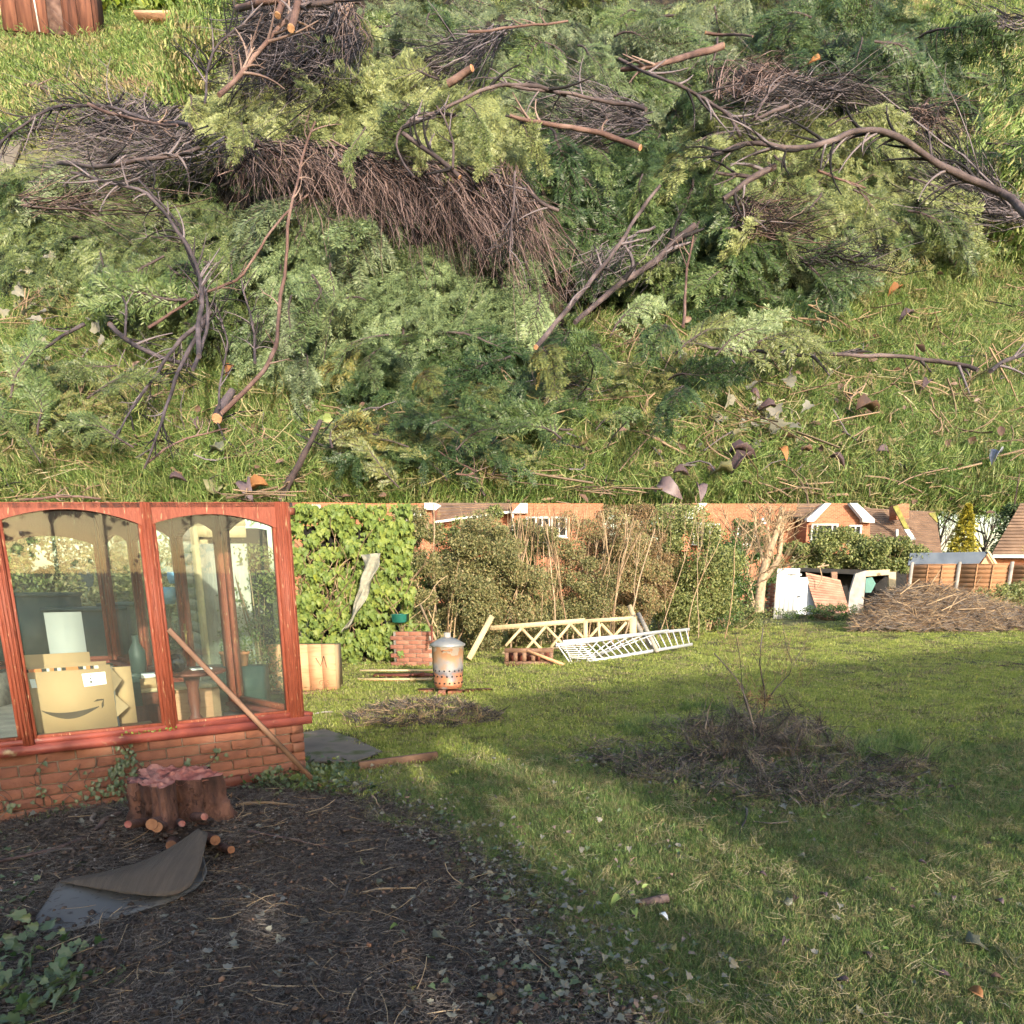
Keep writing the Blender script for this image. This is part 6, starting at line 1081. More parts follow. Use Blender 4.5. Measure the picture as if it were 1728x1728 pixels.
# brick remains and crate
def brickpile(lab, px, py, nx, nz_, t, group=None):
    B0 = at_t(px, py, t); B0[2] = 0; root = thing('low_brick_wall', lab, 'brick wall', B0, group)
    m = MB(); m.box(B0 + np.array([nx * .1125, .06, nz_ * .0375]), (nx * .225 - .02, .08, nz_ * .075 - .01)); m.build('mortar', X['mortar'], root)
    for c in range(nz_):
        for i in range(nx): lay(brickmesh(.215), B0 + np.array([.1125 + i * .225 + (.1 if c % 2 else 0) - .05, .045, .0375 + .075 * c]), math.pi, root)
brickpile('low remains of a red brick wall behind the incinerator', 664, 1110, 3, 8, 12.9)
c_ = at_t(676, 1046, 12.9); m = MB(); m.lathe(c_ + ez * -.05, [(.10, 0), (.15, .02), (.16, .14), (.17, .15), (.15, .15), (.13, .03)], 4, rot=np.array(Matrix.Rotation(.78, 3, 'Z')) @ np.diag([1.2, .8, 1])); tag(m.build('green_crate', X['greenplastic'], origin=c_), 'dark green plastic crate on the brick remains', 'crate')
# boards on the grass
B0 = Gz(670, 1150); root = thing('stacked_boards', 'flat pile of boards lying left of the incinerator', 'boards', B0)
for i, (x_, y_, a_, L, wd, z, mk) in enumerate([(.0, .05, .02, 1.05, .30, .03, 'plank'), (-.02, -.10, -.03, 1.1, .05, .05, 'palewood'), (.12, .25, .04, 1.0, .22, .07, 'brownwood'), (-.05, .38, .01, 1.15, .06, .12, 'palewood'), (.3, .1, .9, .25, .05, .10, 'brownwood')]):
    m = MB(); m.box(B0 + np.array([x_, y_, z]), (L, wd, .025), np.array(Matrix.Rotation(a_, 3, 'Z'))); m.build('board', X[mk], root)
B0 = Gz(768, 1203); m = MB(); m.prism([B0 + ez * .02 + np.array([.24 * math.cos(a) * (1 + .1 * math.sin(3 * a)), .17 * math.sin(a), 0]) for a in np.linspace(0, 6.28, 18)[:-1]], ez * .03); tag(m.build('slate_slab', X['slate'], origin=B0), 'grey slate slab lying on the grass below the incinerator', 'slab')
m = MB(); m.prism([gp(x, y) + ez * (.012) for x, y in [(512,1240),(548,1234),(600,1250),(645,1272),(600,1288),(512,1290)]], ez * .012); tag(m.build('garden_path', X['path'], origin=gp(512, 1240)), kind='structure')
# incinerator
I0 = Gz(757, 1170); I0[2] = 0; root = thing('garden_incinerator', 'rusty galvanised incinerator bin with chimney lid, standing on bricks on the lawn', 'incinerator', I0 + ez * .07); zb = .085
m = MB(); m.lathe(I0 + ez * zb, [(0, 0), (.185, 0), (.19, .04), (.198, .05), (.19, .06), (.20, .2), (.205, .30), (.215, .55), (.225, .56), (.22, .57), (.205, .57)], 36); m.build('bin_body', X['galv'], root, smooth=True)
m = MB()
for k in range(36):
    for rz, off in ((.075, 0), (.165, .5), (.24, 0)):
        a = (k + off) * math.pi / 9
        if k < 18: P = I0 + np.array([math.cos(a) * .2, math.sin(a) * .2, zb + rz]); n_ = np.array([math.cos(a), math.sin(a), 0]); m.tube([P - n_ * .004, P + n_ * .004], [.013, .012], 8)
m.build('air_hole', X['dark'], root)['kind'] = 'stuff'
m = MB(); m.lathe(I0 + ez * (zb + .57), [(.235, -.01), (.24, .01), (.15, .065), (.07, .10), (.05, .10)], 32); m.build('lid', X['lid'], root, smooth=True); m = MB(); m.lathe(I0 + ez * (zb + .66), [(.045, 0), (.045, .07), (.038, .07), (.038, 0)], 16); m.build('chimney', X['concrete'], root, smooth=True)
m = MB(); m.tube([I0 + np.array([-.05, -.222, zb + .5]), I0 + np.array([-.05, -.25, zb + .52]), I0 + np.array([.05, -.25, zb + .52]), I0 + np.array([.05, -.222, zb + .5])], .005, 5); m.build('handle', X['rust'], root)
for i, (dx, dy, rz, lb) in enumerate([(-.30, -.02, .1, 'red brick lying left of the incinerator foot'), (-.07, -.12, 1.57, 'brick under the front left of the incinerator'), (.11, -.12, .05, 'grey brick under the front of the incinerator'), (.34, -.05, .12, 'red brick lying right of the incinerator foot'), (.48, -.02, .2, 'last red brick of the row right of the incinerator')]):
    o = bpy.data.objects.new('loose_brick', brickmesh(.215)); sc.collection.objects.link(o); o.location = tuple(I0 + np.array([dx, dy, .035])); o.rotation_euler = (0, 0, rz); tag(o, lb, 'brick', 'bricks round the incinerator')
# turf heap scatter
n = 900; a = rng.uniform(0, 6.28, n); q = np.sqrt(rng.random(n)); P = np.stack([-.98 + .8 * q * np.cos(a), 8.0 + .5 * q * np.sin(a), 0 * a], 1); P[:, 2] = gh(P[:, 0], P[:, 1])
scatter('clippings_heap', P[:520], spin(520, .4), rng.uniform(.8, 1.5, 520), [twiglets(50 + i, 30, .04, .12, .0016, .1, 'twigdark' if i else 'twigtan') for i in range(3)], 'low heap of brown grass clippings beside the path', 'clippings')
# stakes and trellis
def stick(px0, py0, t0_, px1, py1, t1_, w_, mat, name, lab, cat, group=None, th=None):
    a = at_t(px0, py0, t0_); b_ = at_t(px1, py1, t1_); a[2] = max(a[2], .02); m = MB(); m.beam(a, b_, w_, th or w_ * .6, up=(0, 1, .2)); o = m.build(name, X[mat], origin=a); tag(o, lab, cat, group); return o
stick(791,1112,13.6,830,1040,13.9,.10,'palewood','timber_stake','pale timber stake leaning right of the incinerator','stake')
stick(1062,1022,15.2,1078,1060,15.0,.09,'palewood','timber_stake','short pale stake leaning over the lattice right end','stake')
stick(1066,1040,14.9,1104,1100,14.6,.09,'greywood','timber_stake','brown mossy post leaning right of the lattice','stake')
stick(1077,1035,14.9,1110,1100,14.4,.08,'greywood','timber_stake','second mossy post behind the right lattice end','stake')
stick(709,1020,12.7,738,1085,12.4,.035,'twigtan','garden_cane','thin cane leaning behind the incinerator lid','cane')
stick(728,1056,12.5,730,1090,12.4,.035,'brownwood','garden_cane','short dark cane beside the incinerator lid','cane')
lt = thing('lattice_panel', 'pale wooden lattice balustrade with zigzag bars standing before the hedge', 'lattice', at_t(830, 1110, 14.0) * np.array([1, 1, 0]))
def tp(px, py): return at_t(px, py, 14.4 + .0 * px)
def bar(p, q, w_, nm, th=.04, mat='palewood'):
    m = MB(); m.beam(tp(*p), tp(*q), th, w_, up=np.cross(nz(tp(*q) - tp(*p)), (0, 1, 0))); return m.build(nm, X[mat], lt)
bar((828,1060),(987,1047),.09,'top_rail'); bar((987,1048),(1068,1043),.07,'top_rail'); bar((848,1102),(1000,1088),.04,'bottom_rail')
bar((988,1046),(988,1085),.08,'post'); bar((1068,1042),(1068,1080),.13,'post'); bar((1010,1050),(1012,1082),.05,'post')
for p, q in [((853,1090),(880,1060)),((880,1060),(916,1098)),((884,1100),(920,1058)),((920,1056),(955,1092)),((930,1092),(962,1053)),((962,1053),(988,1080)),((993,1078),(1014,1054)),((1014,1052),(1036,1076)),((1034,1076),(1057,1050))]: bar(p, q, .05, 'lattice_bar', .025)
# ladders
def ladder(p0, p1, q0, q1, t0_, t1_, n, lab, name='ladder'):
    A_, B_ = at_t(*p0, t0_), at_t(*p1, t1_); C_, D_ = at_t(*q0, t0_), at_t(*q1, t1_); root = thing(name, lab, 'ladder', C_); m = MB(); m.beam(A_, B_, .03, .055); m.build('stile', X['alu'], root); m = MB(); m.beam(C_, D_, .03, .055); m.build('stile', X['alu'], root)
    for i in range(n):
        q = (i + .5) / n; m = MB(); m.beam(A_ * (1 - q) + B_ * q, C_ * (1 - q) + D_ * q, .022, .022); m.build('rung', X['alu'], root)
ladder((950,1083),(1163,1062),(990,1117),(1168,1087),13.4,15.2,17,'long aluminium ladder lying on its side along the lawn edge')
ladder((938,1090),(1128,1064),(962,1122),(1010,1106),13.2,14.6,7,'second aluminium ladder half under the long one')
rk = thing('clothes_airer', 'bent white wire rack tangled in the left ladder end', 'rack', at_t(945, 1110, 13.1) * np.array([1, 1, 0]))
for i in range(9): m = MB(); m.tube([at_t(940 + 3 * i, 1086 + 3 * i, 13.1), at_t(985 + 3 * i, 1084 + 3.5 * i, 13.3)], .008, 5); m.build('wire', X['white'], rk)
for p, q in [((938,1084),(965,1123)),((975,1082),(1000,1112))]: m = MB(); m.tube([at_t(*p, 13.05), at_t(*q, 13.05)], .012, 6); m.build('side_wire', X['white'], rk)
# brown slatted crates
cr = thing('slatted_crate', 'brown wooden crate with openings lying by the lattice foot', 'crate', Gz(890, 1128)); B0 = at_t(852, 1127, 13.0); B0[2] = 0
m = MB(); m.box(B0 + np.array([.42, .0, .27]), (.86, .025, .07)); m.build('top_rail', X['pole'], cr); m = MB(); m.box(B0 + np.array([.42, 0, .04]), (.86, .025, .08)); m.build('bottom_rail', X['pole'], cr)
for i in range(6): m = MB(); m.box(B0 + np.array([.03 + .156 * i, 0, .155]), (.07, .025, .16)); m.build('slat', X['pole'], cr)
m = MB(); m.box(B0 + np.array([.42, .3, .15]), (.84, .02, .26)); m.box(B0 + np.array([.42, .15, .02]), (.84, .28, .02)); m.build('back_board', X['brownwood'], cr)
stick(890,1098,12.9,952,1122,12.8,.05,'plank','timber_stake','loose reddish strip lying over the slatted crate','strip')
# hedges and shrubs behind: (name,label,px,pyfoot,t,rad,zc,n,size,mat)
HB = [('bramble_thicket','tangled bramble thicket behind the incinerator',745,1120,15.0,(1.6,.6,1.6),1.4,42000,.045,'bramble'),
 ('bramble_thicket','bramble thicket left of the lattice, greener at the base',835,1120,15.6,(1.3,.6,1.3),1.2,28000,.045,'bramble'),
 ('privet_shrub','thin yellow-green shrub under the brown tiled roof',775,1100,16.8,(1.9,.6,1.45),1.75,36000,.05,'hedge'),
 ('bramble_thicket','bramble thicket behind the lattice',905,1105,16.6,(1.6,.6,1.5),1.35,36000,.045,'bramble'),
 ('laurel_bush','dark ivy clad shrub behind the zigzag lattice',868,1100,17.0,(.55,.5,1.2),1.5,4000,.07,'bushdark'),
 ('bramble_thicket','scrub right of the lattice, under the saplings',1000,1085,17.4,(1.8,.6,1.6),1.5,38000,.045,'bramble'),
 ('holly_bush','reddish brown twiggy shrub left of the tall broad bush',1050,1085,18.6,(1.3,.7,1.6),1.75,36000,.05,'redbush'),
 ('holly_bush','tall broad green bush left of the bare tree',1135,1075,20.0,(1.7,1.1,1.7),1.7,40000,.065,'hedge'),
 ('holly_bush','dark lower bush beside the bare tree trunk',1192,1070,21.0,(.85,.8,1.4),1.2,13000,.07,'bushdark'),
 ('evergreen_shrub','low weedy scrub in front of the white door',1225,1062,21.5,(1.5,.5,.42),.3,6000,.05,'hedge'),
 ('evergreen_shrub','dark shrub behind the bare tree trunk',1250,1050,30.0,(1.5,.6,2.0),1.6,12000,.10,'bushdark'),
 ('hedge','round clipped green hedge over the ruined shed',1400,1045,32.0,(2.3,1.0,.8),2.45,26000,.10,'hedge'),
 ('hedge','right shoulder of the green hedge beside the fence',1480,1045,31.0,(1.4,.8,.8),2.1,14000,.10,'hedge'),
 ('evergreen_shrub','dark weeds along the foot of the leaning panels',1400,1050,25.5,(1.9,.4,.32),.2,4200,.06,'bushdark'),
 ('evergreen_shrub','bright green weeds behind the right end of the twig pile',1690,1030,24.0,(1.3,.6,.55),.7,4200,.07,'hedge'),
 ('evergreen_shrub','dark green shrub behind the hanging ivy, by the brown house',705,1090,17.5,(1.3,.5,1.7),1.6,20000,.06,'hedge')]
X['redbush'] = leafmat('reddish_shrub_leaf', [(.06, .06, .025), (.12, .10, .04), (.20, .12, .06), (.24, .15, .07)], None, .55, .25)
for nm, lab, px, py, t_, rad, zc, n, sz, mt in HB:
    P = at_t(px, 1100, t_); P[2] = 0; bush(nm, lab, nm.replace('_', ' '), P, rad, zc, n, sz, mt, clump=60, cr=.40, group='shrubs along the far edge of the garden', stems=9, stemmat='twigtan')
# seen through the conservatory
for nm, lab, px, t_, rad, zc, n, sz, mt in [('laurel_bush','green shrubs seen through the big left window',100,14.0,(2.6,.8,1.7),1.4,26000,.075,'bramble'),('laurel_bush','brownish shrub seen through the narrow window',290,14.5,(1.3,.8,1.7),1.4,14000,.06,'bramble'),('laurel_bush','climber growing beside the old shed door',440,9.8,(.42,.4,1.0),1.0,3200,.045,'hedge'),('laurel_bush','low shrub seen under the arched right window',425,9.2,(.5,.4,.35),.35,1500,.04,'bramble'),('laurel_bush','green shrubs seen at the left edge through the glass',-60,12.0,(1.6,.8,1.7),1.3,12000,.07,'hedge')]:
    P = at_t(px, 1100, t_); P[2] = 0; bush(nm, lab, 'shrub', P, rad, zc, n, sz, mt, clump=26, cr=.45, group='shrubs behind the conservatory', stemmat='twigtan')
# old shed
sh = thing('old_shed', 'weathered grey timber shed with open door seen through the conservatory', 'shed', at_t(355, 1100, 10.2) * np.array([1, 1, 0]))
c1 = bp_(356, 10.0); c0 = bp_(318, 11.4); c2 = bp_(440, 10.2)
for i in range(15):
    z = .12 + .15 * i
    if z < 2.25: m = MB(); m.beam(c0 + ez * z, c1 + ez * z, .02, .142); m.build('plank', X['greywood'], sh)
for i in range(2): m = MB(); m.beam(c1 + ez * (2.1 + .14 * i), c2 + ez * (2.1 + .14 * i), .02, .135); m.build('plank', X['palewood'], sh)
m = MB(); m.box(c1 * .82 + c2 * .18 + ez * 1.0, (.09, .05, 2.0)); m.box(c1 * .98 + c2 * .02 + ez * 1.05, (.09, .06, 2.2)); m.build('door_frame', X['palewood'], sh)
m = MB(); m.box(c1 * .42 + c2 * .58 + ez * 1.0 - np.array([0, .1, 0]), (.62, .04, 1.9)); m.build('door', X['shedpale'], sh); m = MB(); m.box(c1 * .5 + c2 * .5 + np.array([0, .3, 1.1]), (.9, .4, 2.1)); m.build('dark_inside', X['dark'], sh)
for i, (px, py, mk, s_) in enumerate([(345, 975, 'blueplastic', .09), (283, 1005, 'blueplastic', .12), (292, 975, 'blueplastic', .08)]):
    P = at_t(px, py, 10.6); m = MB(); m.lathe(P, [(0, -s_), (s_ * .7, -s_), (s_, 0), (s_ * .9, s_), (0, s_)], 10); o = m.build('blue_bag', X[mk], origin=P); tag(o, ['small blue bag hanging by the old shed', 'larger blue bag in the twigs behind the glass', 'blue bag above the larger blue bag'][i], 'bag')
for i, px in enumerate((392, 415)):
    P = bp_(px, 8.9) + ez * .52; root = thing('plant_pot', 'terracotta pot with a small plant, %s behind the glass' % ('left one' if i == 0 else 'right one'), 'pot', P); m = MB(); m.lathe(P, [(0, 0), (.06, 0), (.085, .14), (.095, .14), (.095, .17), (.08, .17), (.07, .12)], 14); m.build('pot', X['terracotta'], root); m = MB(); leafmass(m, P + ez * .2 + rng.normal(0, .05, (60, 3)), .04); m.build('foliage', X['hedge'], root)['kind'] = 'stuff'
m = MB(); P = bp_(402, 8.9); m.box(P + ez * .26, (.7, .3, .52)); tag(m.build('plant_bench', X['darkgreen'], origin=P), 'dark bench carrying the terracotta pots', 'bench')
# added dark green blocks standing in for a dark teal area beyond the glass
for i, (px, t_, wd, h_) in enumerate([(85, 11.5, 1.0, 1.25), (170, 11.3, .9, 1.05), (245, 11.8, .7, 1.1)]):
    P = bp_(px, t_); root = thing('covered_bin', ['dark green covered bin, leftmost through the big window', 'dark green covered bin in the middle of the big window', 'dark green covered bin seen in the narrow window'][i], 'bin', P); m = MB(); m.box(P + ez * h_ / 2, (wd, .6, h_), taper=-.06); m.build('bin_body', X['darkgreen'], root); m = MB(); m.box(P + ez * (h_ + .02), (wd * 1.1, .66, .05)); m.build('lid', X['darkgreen'], root)
# saplings: many thin upright stems
def limbs(m, P, D, L, r_, depth, r, up=.15, kids=(2, 4), spread=.6, top=None, sides=5):
    n = 6; pts = [P]; d = D.copy()
    for i in range(n): d = nz(d + r.normal(0, .09, 3) + np.array([0, 0, up * .15])); pts.append(pts[-1] + d * L / n)
    pts = np.array(pts)
    if top: 
        k = pts[:, 2] < CUT(pts[:, 1]) - .02
        if k.sum() < 3: return
        pts = pts[:max(3, int(k.argmin() if not k.all() else len(pts)))]
    m.tube(pts, np.linspace(r_, r_ * .45, len(pts)), sides if depth > 1 else 3, cap=False)
    if depth > 0 and len(pts) > 4:
        for k in range(r.integers(*kids)):
            j = r.integers(2, len(pts)); nd2 = nz(d + r.normal(0, spread, 3) + np.array([0, 0, up])); limbs(m, pts[j], nd2, L * r.uniform(.45, .75), r_ * .5, depth - 1, r, up, kids, spread, top, sides)
SPX = list(np.linspace(740, 860, 7)) + list(np.linspace(870, 1045, 24)) + list(np.linspace(1060, 1180, 6)) + [1222]
SAPL = ['behind the incinerator', 'over the left end of the lattice', 'above the zigzag lattice', 'above the ladders', 'in front of the tall broad bush', 'beside the bare tree']
_cnt = {}
ORD = ['leftmost', 'second', 'third', 'fourth', 'fifth', 'sixth', 'seventh', 'eighth', 'ninth', 'tenth', 'eleventh', 'twelfth', 'thirteenth', 'fourteenth', 'fifteenth', 'sixteenth', 'seventeenth']
SPX.sort()
for i, px in enumerate(SPX):
    px = px + rng.normal(0, 3); t_ = rng.uniform(15.4, 17.4) if px < 1050 else 18.2; P = at_t(px, 1100, t_); P[2] = 0; r = np.random.default_rng(400 + i)
    m = MB(); limbs(m, P, nz(np.array([r.normal(0, .1), 0, 1])), r.uniform(2.2, 3.4), r.uniform(.011, .026), 2, r, .6, (2, 5), .28, True, 5)
    z_ = 0 if px < 800 else 1 if px < 865 else 2 if px < 985 else 3 if px < 1055 else 4 if px < 1190 else 5
    o = m.build('sapling', X['twigtan'] if i % 3 else X['barkpale'], origin=P); _cnt[z_] = _cnt.get(z_, -1) + 1; tag(o, '%s slender bare %s sapling %s, from the left' % (ORD[min(16, _cnt[z_])], 'tan' if i % 3 else 'pale barked', SAPL[z_]), 'sapling', 'bare saplings before the hedge')
# bare tree
T0 = at_t(1272, 1100, 26.0); T0[2] = 0; root = thing('bare_tree', 'bare multi-stemmed tree with pale sunlit bark beside the white door', 'tree', T0); tr = MB(); br_ = MB(); r = np.random.default_rng(5)
for (pts, ra) in [([(1280,1035),(1284,985),(1290,955),(1300,925),(1312,895),(1320,856)], .19), ([(1284,985),(1298,965),(1315,945),(1318,900),(1322,870)], .13), ([(1276,1030),(1268,1000),(1262,960),(1250,925),(1236,900)], .04), ([(1290,955),(1282,925),(1274,890),(1276,856)], .06), ([(1272,1025),(1258,990),(1245,975)], .03), ([(1300,925),(1296,890),(1300,856)], .05)]:
    P = np.array([at_t(x, y, 26.0) for x, y in pts]); s = np.linspace(0, 1, 12); q = np.linspace(0, 1, len(P)); C_ = np.stack([np.interp(s, q, P[:, k]) for k in range(3)], 1); C_[1:-1] = (C_[:-2] + 2 * C_[1:-1] + C_[2:]) / 4; tr.tube(C_, ra * np.linspace(1, .45, 12), 8)
    for k in range(16):
        j = r.integers(4, 12); limbs(br_, C_[j], nz(np.array([r.normal(0, .8), r.normal(0, .6), r.uniform(.1, 1.2)])), r.uniform(.6, 1.5), .022, 2, r, .35, (2, 5), .5, True, 4)
tr.build('trunk', X['barkpale'], root, smooth=True); br_.build('crown', X['twigtan'], root)
# white door, ruined shed, panels
D0 = at_t(1322, 1100, 26.5); D0[2] = 0; root = thing('white_door', 'white boarded door leaning upright beside the bare tree', 'door', D0)
for i in range(5): m = MB(); m.box(D0 + np.array([-.40 + .16 * i, 0, .85]), (.155, .03, 1.74)); m.build('plank', X['white'], root)
for z in (.25, .85, 1.5): m = MB(); m.box(D0 + np.array([.05, .03, z]), (.7, .02, .08)); m.build('ledge', X['white'], root)
m = MB(); m.beam(D0 + np.array([-.1, -.02, 1.5]), D0 + np.array([.16, -.02, 1.5]), .02, .03); m.beam(D0 + np.array([.3, -.02, .75]), D0 + np.array([.42, -.02, .75]), .02, .05); m.build('hinge', X['dark'], root)
brickpile('narrow stub of brick wall between the tree and the white door', 1294, 1040, 1, 16, 27.0)
rs = thing('ruined_shed', 'collapsed dark shed under the round hedge', 'shed', at_t(1430, 1100, 28.5) * np.array([1, 1, 0])); t_ = 28.5
def q4(pl, t_, th, mat, nm, par, lab=None, cat=None):
    P = [at_t(x, y, t_ + (dt if len(pl[0]) > 2 else 0)) for x, y, *dd in pl for dt in [dd[0] if dd else 0]]; m = MB(); m.prism(P, np.array([0, th, 0])); o = m.build(nm, X[mat], par) if par else m.build(nm, X[mat], origin=P[0])
    if lab: tag(o, lab, cat)
    return o
q4([(1352,960),(1530,965),(1530,1050),(1352,1050)], 29.6, .1, 'dark', 'dark_back', rs)
q4([(1350,958),(1475,962),(1520,968),(1520,974),(1350,964)], 28.4, 1.2, 'dark', 'roof_sheet', rs)
q4([(1462,963),(1502,961),(1500,970),(1460,973)], 28.2, .08, 'palewood', 'fascia', rs); q4([(1403,965),(1413,965),(1413,980),(1404,978)], 28.2, .1, 'pole', 'post', rs); q4([(1500,965),(1512,965),(1512,1010),(1500,1010)], 28.3, .1, 'palewood', 'post', rs)
# pale sheet and brown roller panel
q4([(1343,975),(1362,974),(1372,1010),(1385,1037),(1343,1037)], 26.4, .04, 'bluesheet' if 'bluesheet' in X else 'greypanel', 'corrugated_sheet', None, 'pale blue-grey corrugated sheet leaning by the white door', 'sheet')
rp_ = thing('garden_screen', 'curved reddish slatted screen leaning on the ruined shed', 'panel', at_t(1395, 1100, 26.2) * np.array([1, 1, 0]))
for i in range(15):
    q = i / 15; q2 = (i + .82) / 15; Lx = lambda u: 1360 + 22 * u ** 1.3; Rx = lambda u: 1418 + 17 * u; Ly = lambda u: 966 + 70 * u; Ry = lambda u: 979 + 56 * u
    a = at_t(Lx(q), Ly(q), 26.6 - .8 * q); b_ = at_t(Rx(q), Ry(q), 26.6 - .8 * q); c = at_t(Rx(q2), Ry(q2), 26.6 - .8 * q2); d = at_t(Lx(q2), Ly(q2), 26.6 - .8 * q2); m = MB(); m.prism([a, b_, c, d], np.array([0, .05, .01])); m.build('slat', X['slatred'] if 'slatred' in X else X['pole'], rp_)
q4([(1444,968),(1462,963),(1458,1010),(1455,1035),(1430,1035),(1434,1000)], 26.3, .12, 'concrete', 'concrete_slab', None, 'leaning pale concrete slab at the shed corner', 'slab')
q4([(1461,976),(1472,974),(1478,985),(1470,1000),(1460,1000)], 26.8, .1, 'greenplastic', 'green_bucket', None, 'green plastic tub behind the concrete slab', 'tub')
P = at_t(1385, 956, 26.0); m = MB(); m.tube([P + np.array([-.05, 0, -.75]), P + np.array([.1, 0, -.4]), P + np.array([-.02, 0, -.05])], .02, 5); m.tube([P + np.array([-.12, 0, -.02]), P, P + np.array([.28, 0, .05])], .03, 5); m.tube([P, P + np.array([.12, 0, .12])], .025, 5); tag(m.build('forked_stake', X['barkpale'], origin=P - ez * .75), 'pale forked stick standing before the slatted panel', 'stake')
# twig pile at right
TP = [(1460,1045),(1480,1010),(1500,985),(1560,978),(1610,985),(1650,1005),(1700,1020),(1790,1030),(1790,1075),(1700,1070),(1600,1060),(1500,1055)]
root = thing('brushwood_pile', 'wide heap of cut tan brushwood along the orange fence', 'brushwood', at_t(1600, 1100, 20.5) * np.array([1, 1, 0])); m = MB()
x = np.linspace(1445, 1800, 60); top = np.interp(x, [1445,1480,1510,1560,1610,1660,1720,1800], [1048,1010,992,986,994,1012,1030,1036]); rows = []
for q in np.linspace(0, 1, 12): rows.append(np.array([at_t(xx, 1062 - (1062 - tt) * math.sin(q * math.pi / 2) * .93, 20.0 + 1.6 * q) for xx, tt in zip(x, top)]))
G2 = np.array(rows); G2 += .05 * rng.normal(0, 1, G2.shape); m.grid(G2); m.build('heap_core', X['brash2'] if 'brash2' in X else X['soil'], root); 
def sticks(n, lmin, lmax, rr, mat, nm, ylo=0):
    m = MB()
    for k in range(n):
        i = rng.integers(0, 60); j = rng.integers(ylo, 12); P = G2[j, i] + np.array([0, -.08, .03]); a = rng.normal(0, .6) + (math.pi if rng.random() < .5 else 0); L = rng.uniform(lmin, lmax); q = np.linspace(-.5, .5, 5)[:, None]; D = np.array([math.cos(a), rng.normal(-.15, .25), .75 * math.sin(a) + .1]); pts = P + D * L * q + rng.normal(0, .10, 3) * L * (q ** 2); m.tube(pts, rr * rng.uniform(.5, 1.4) * (1 - .5 * (q[:, 0] + .5)), 4, cap=False)
    m.build(nm, X[mat], root)['kind'] = 'stuff'
sticks(1900, .25, .9, .006, 'twigtan', 'brushwood_sticks'); sticks(2000, .2, .8, .006, 'twigdark', 'dark_sticks')
for k in range(14):
    i = rng.integers(2, 30); j = rng.integers(1, 10); P = G2[j, i] + np.array([0, -.1, .05]); a = rng.normal(.5, .4); L = rng.uniform(.35, .8); D = np.array([math.cos(a), -.2, math.sin(a)]); m = MB(); m.tube([P, P + D * L * .5, P + D * L], [.018, .015, .011], 6); m.build('thick_stick', X['barkpale'] if k % 2 else X['twigtan'], root)
# fence
fr = thing('fence', 'orange-brown boarded fence with grey concrete posts behind the brushwood', 'fence', at_t(1530, 1100, 27) * np.array([1, 1, 0])); F0 = at_t(1534, 1000, 27.0); F1 = at_t(1790, 1000, 24.6); F0[2] = 0; F1[2] = 0; fd = nz(F1 - F0)
ps = [1534, 1613, 1701, 1790]; ztop = 1.86
def fpt(px): s = np.linspace(-.5, 8, 1500); x_, y_ = proj(F0 + fd * s[:, None] + ez); return F0 + fd * s[np.abs(x_ - px).argmin()]
for i, px in enumerate(ps): m = MB(); q = fpt(px); m.box(q + ez * (.97), (.11, .11, 1.94), np.stack([fd, np.cross(ez, fd), ez], 1)); m.build('concrete_post', X['concrete'], fr)
for i in range(3):
    a, b_ = fpt(ps[i]) + fd * .06, fpt(ps[i + 1]) - fd * .06
    for k in range(12): m = MB(); z = .08 + .152 * k; m.beam(a + ez * z, b_ + ez * z, .018, .158, up=(0, -.12, 1)); m.build('board', X['fence'], fr)
    m = MB(); 
    for q in (.33, .66): m.box(a * (1 - q) + b_ * q + np.array([0, -.03, .95]), (.04, .02, 1.8))
    m.box((a + b_) / 2 + ez * 1.86, (np.linalg.norm(b_ - a), .05, .03), np.stack([fd, np.cross(ez, fd), ez], 1)); m.build('rail', X['fence'], fr)
# shed roof beyond the fence
rf = thing('garden_shed', 'shed with blue-grey felt roof just behind the fence', 'shed', at_t(1600, 1100, 31) * np.array([1, 1, 0]))
q4([(1532,954),(1652,951),(1668,931),(1536,933)], 29.5, .04, 'felt', 'roof', rf); rf.children[-1].data.vertices[0].co = rf.children[-1].data.vertices[0].co
q4([(1655,952),(1668,933),(1682,952)], 29.6, .05, 'plank', 'gable', rf); q4([(1666,930),(1670,930),(1684,952),(1680,953)], 29.4, .06, 'palewood', 'barge_board', rf); q4([(1534,955),(1680,955),(1680,1030),(1534,1030)], 29.9, .05, 'fence', 'wall', rf)
